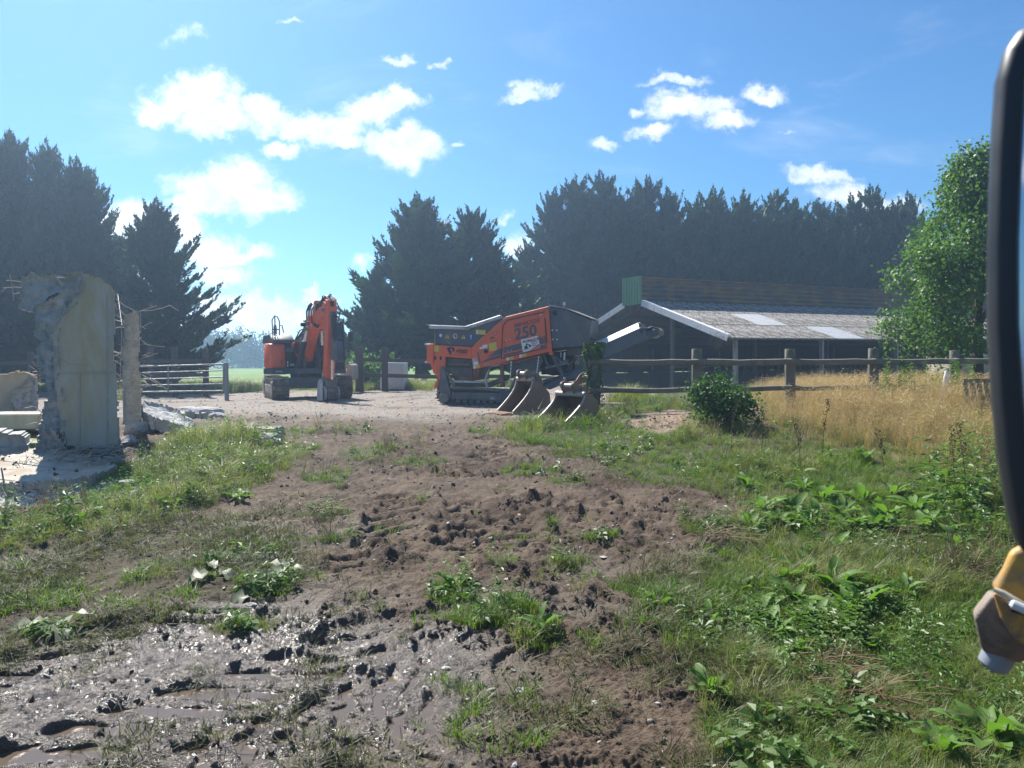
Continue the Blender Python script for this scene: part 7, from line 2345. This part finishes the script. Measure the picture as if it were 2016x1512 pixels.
# stalk heaps
for (px, py, n_, L, lb) in ((1860, 1125, 60, .45, 'heap of dry pale brown stalks left of the yellow arm'), (1640, 1335, 48, .42, 'heap of reddish brown dead stalks below the largest dock clump'),
                            (1420, 1075, 50, .4, 'grey dry stems at the edge of the mud on the right'), (1690, 1395, 36, .35, 'few brown stalks low on the right verge'), (620, 1015, 40, .35, 'tuft of torn dry stems left of the muddy track')):
    g = ground_hit(px, py); mb = MB()
    for k in range(n_):
        a = rd.gauss(-.5, 1.0); b_ = Vector((g.x + rd.gauss(0, .14), g.y + rd.gauss(0, .14), 0))
        b_.z = gz(b_.x, b_.y) + rd.uniform(.02, .12)
        l = L * rd.uniform(.4, 1)
        e_ = b_ + Vector((math.cos(a) * l, math.sin(a) * l, rd.uniform(-.05, .10)))
        mb.tube([b_, b_.lerp(e_, .5) + Vector((0, 0, .02)), e_], .0035, 3, caps=False)
    o = mb.build('dead_stalks', M_BROWN if 'brown' in lb else M_STRAW, org=None)
    tag(o, lb, 'stalks', kind='stuff')

# ---- bush, nettles, stump, pallet by the fence
bg = ground_hit(1428, 846)
lobs = []
rbb = np.random.default_rng(8)
for k in range(34):
    f = rbb.random()
    rad = .62 * math.sqrt(max(.05, 1 - (f * 1.02 - .1) ** 2))
    a = rbb.uniform(0, 6.28)
    q_ = rbb.uniform(.12, .30)
    lobs.append((rad * math.cos(a) * rbb.uniform(.3, 1.25), rad * math.sin(a) * rbb.uniform(.3, 1.1), .20 + .95 * f * rbb.uniform(.7, 1.1), q_, q_, q_ * .8))
M_BUSH = leaf_mat('elder_leaves', (0.028, 0.068, 0.020), (0.075, 0.145, 0.040), 0.55, 0.32, scale=4, spec=.2)
lobs = [tuple(.80 * v for v in l) for l in lobs]
broad_tree('bush', (bg.x, bg.y + .3, zb(bg.x, bg.y)), 'dark green leafy bush in front of the second fence post', 'bush', 1.0, lobs, 4200, .075, M_BUSH, .03, seed=15, droop=.35)
NG = 'nettles along the fence'
nm = [leafy_stem(600 + i, 1.25, 40, .13, .45) for i in range(3)]
for m_ in nm: m_.name = 'nettle'; m_.materials.append(M_WEED)
for k, (px, lab) in enumerate(((1752, 'leftmost tall nettle spike standing above the fence rail'), (1776, 'tall nettle spike above the rail, second from the left'), (1792, 'tallest nettle spike, in the middle of the nettle patch'), (1868, 'nettle spike beside the white stump'))):
    p = at(px, 740, 18.9)
    o = link_mesh('nettle', nm[k % 3]); o.location = (p.x, 18.9, gz(p.x, 18.9)); o.rotation_euler = (0, .05 * k - .08, k * 1.7); s = (1.25, 1.3, 1.42, 1.1)[k]
    o.scale = (s, s, s)
    tag(o, lab, 'nettle', NG)
P_NT = [proto('nettle_kind', leafy_stem(620 + i, 1.0, 34, .13, .45), M_WEED) for i in range(3)]
r = np.random.default_rng(61); n = 120
u_ = r.random(n); yy_ = r.uniform(17.6, 19.4, n); x = (1735 + 190 * u_ - CX) / F_PX * yy_
scatter('nettle_patch', 'thick patch of nettles in front of the right end of the fence', 'nettles', x, yy_, P_NT, .6, 1.15, .1, 62)
n = 260; poly_ = gpoly([(1780, 930), (1960, 880), (2010, 1060), (1840, 1075)])
x = r.uniform(poly_[:, 0].min(), poly_[:, 0].max(), n); yy_ = r.uniform(poly_[:, 1].min(), poly_[:, 1].max(), n)
k = poly_sd(poly_, x, yy_) > 0
scatter('tall_weeds', 'taller leafy weeds growing beside the mirror', 'weeds', x[k], yy_[k], P_WD, 1.0, 1.9, .15, 63)
for k_, px in enumerate((1228, 1240, 1262, 1275, 1300)):
    g = ground_hit(px + rd.uniform(-5, 5), 838)
    o = link_mesh('nettle', nm[0]); o.location = (g.x, g.y, gz(g.x, g.y)); s = rd.uniform(.32, .5); o.scale = (s * 1.3, s * 1.3, s); o.rotation_euler = (0, 0, rd.uniform(0, 6))
    tag(o, ORD[k_] + ' small nettle from the left between the ivy-covered post and the bush', 'nettle', 'small nettles by the bush')
sp0 = at(1863, 748, 17.6)
mb = MB(); mb.tube([(sp0.x - .03, 17.6, gz(sp0.x, 17.6)), (sp0.x - .01, 17.6, sp0.z), (sp0.x + .03, 17.6, at(1863, 731, 17.6).z)], [.055, .06, .058], 10)
tag(mb.build('marker_post', M_WHITE, org=None, smooth=50), 'short leaning white stump in the weeds near the right end of the fence', 'post')
pl0 = at(1930, 768, 15.5)
pal = empty('pallet', (pl0.x, 15.5, gz(pl0.x, 15.5)), 'grey slatted pallet leaning in the grass beside the mirror', 'pallet')
for k in range(7):
    xk = pl0.x - .2 + k * .125
    MB().bar((xk, 15.5 - .03 * k, gz(pl0.x, 15.5)), (xk + .03, 15.75 - .03 * k, at(1930, 755, 15.5).z + .02), .095, .02, up=(0, 1, 0)).build('slat', M_GALV if False else M_TIMBER, pal)
for zz_ in (.35, .75): MB().bar((pl0.x - .25, 15.66, gz(pl0.x, 15.5) + zz_ * .9), (pl0.x + .65, 15.5, gz(pl0.x, 15.5) + zz_ * .9), .03, .08).build('rail', M_TIMBER, pal)
# creeper leaves on the fence foot and hedge bits behind the white tank
hb_ = at(725, 730, 33.5)
lobs = [(rbb.uniform(-1.2, 1.2), rbb.uniform(-.5, .5), rbb.uniform(.3, 1.1), .5, .4, .35) for _ in range(14)]
broad_tree('shrub', (hb_.x, 33.5, zb(hb_.x, 33.5)), 'light green shrub behind the dark timber fence', 'shrub', 1.3, lobs, 2200, .16, M_LEAF, .04, seed=16)
# ------------------------------------------------------------------ summer haze against the light
hm = bpy.data.materials.new('haze')
hm.use_nodes = True
t = NT(hm.node_tree)
pv = t.n('ShaderNodeVolumePrincipled', Color=(0.50, 0.72, 1.0), Density=0.0020, Anisotropy=0.66)
t.n('ShaderNodeOutputMaterial', Volume=pv.outputs[0])
hz = MB().box((0, 0, 7.0), (1300, 1300, 20.0)).build('haze', hm, org=None)
hz['kind'] = 'stuff'
hz['label'] = 'pale blue summer haze in the air over the yard'
hz['category'] = 'haze'
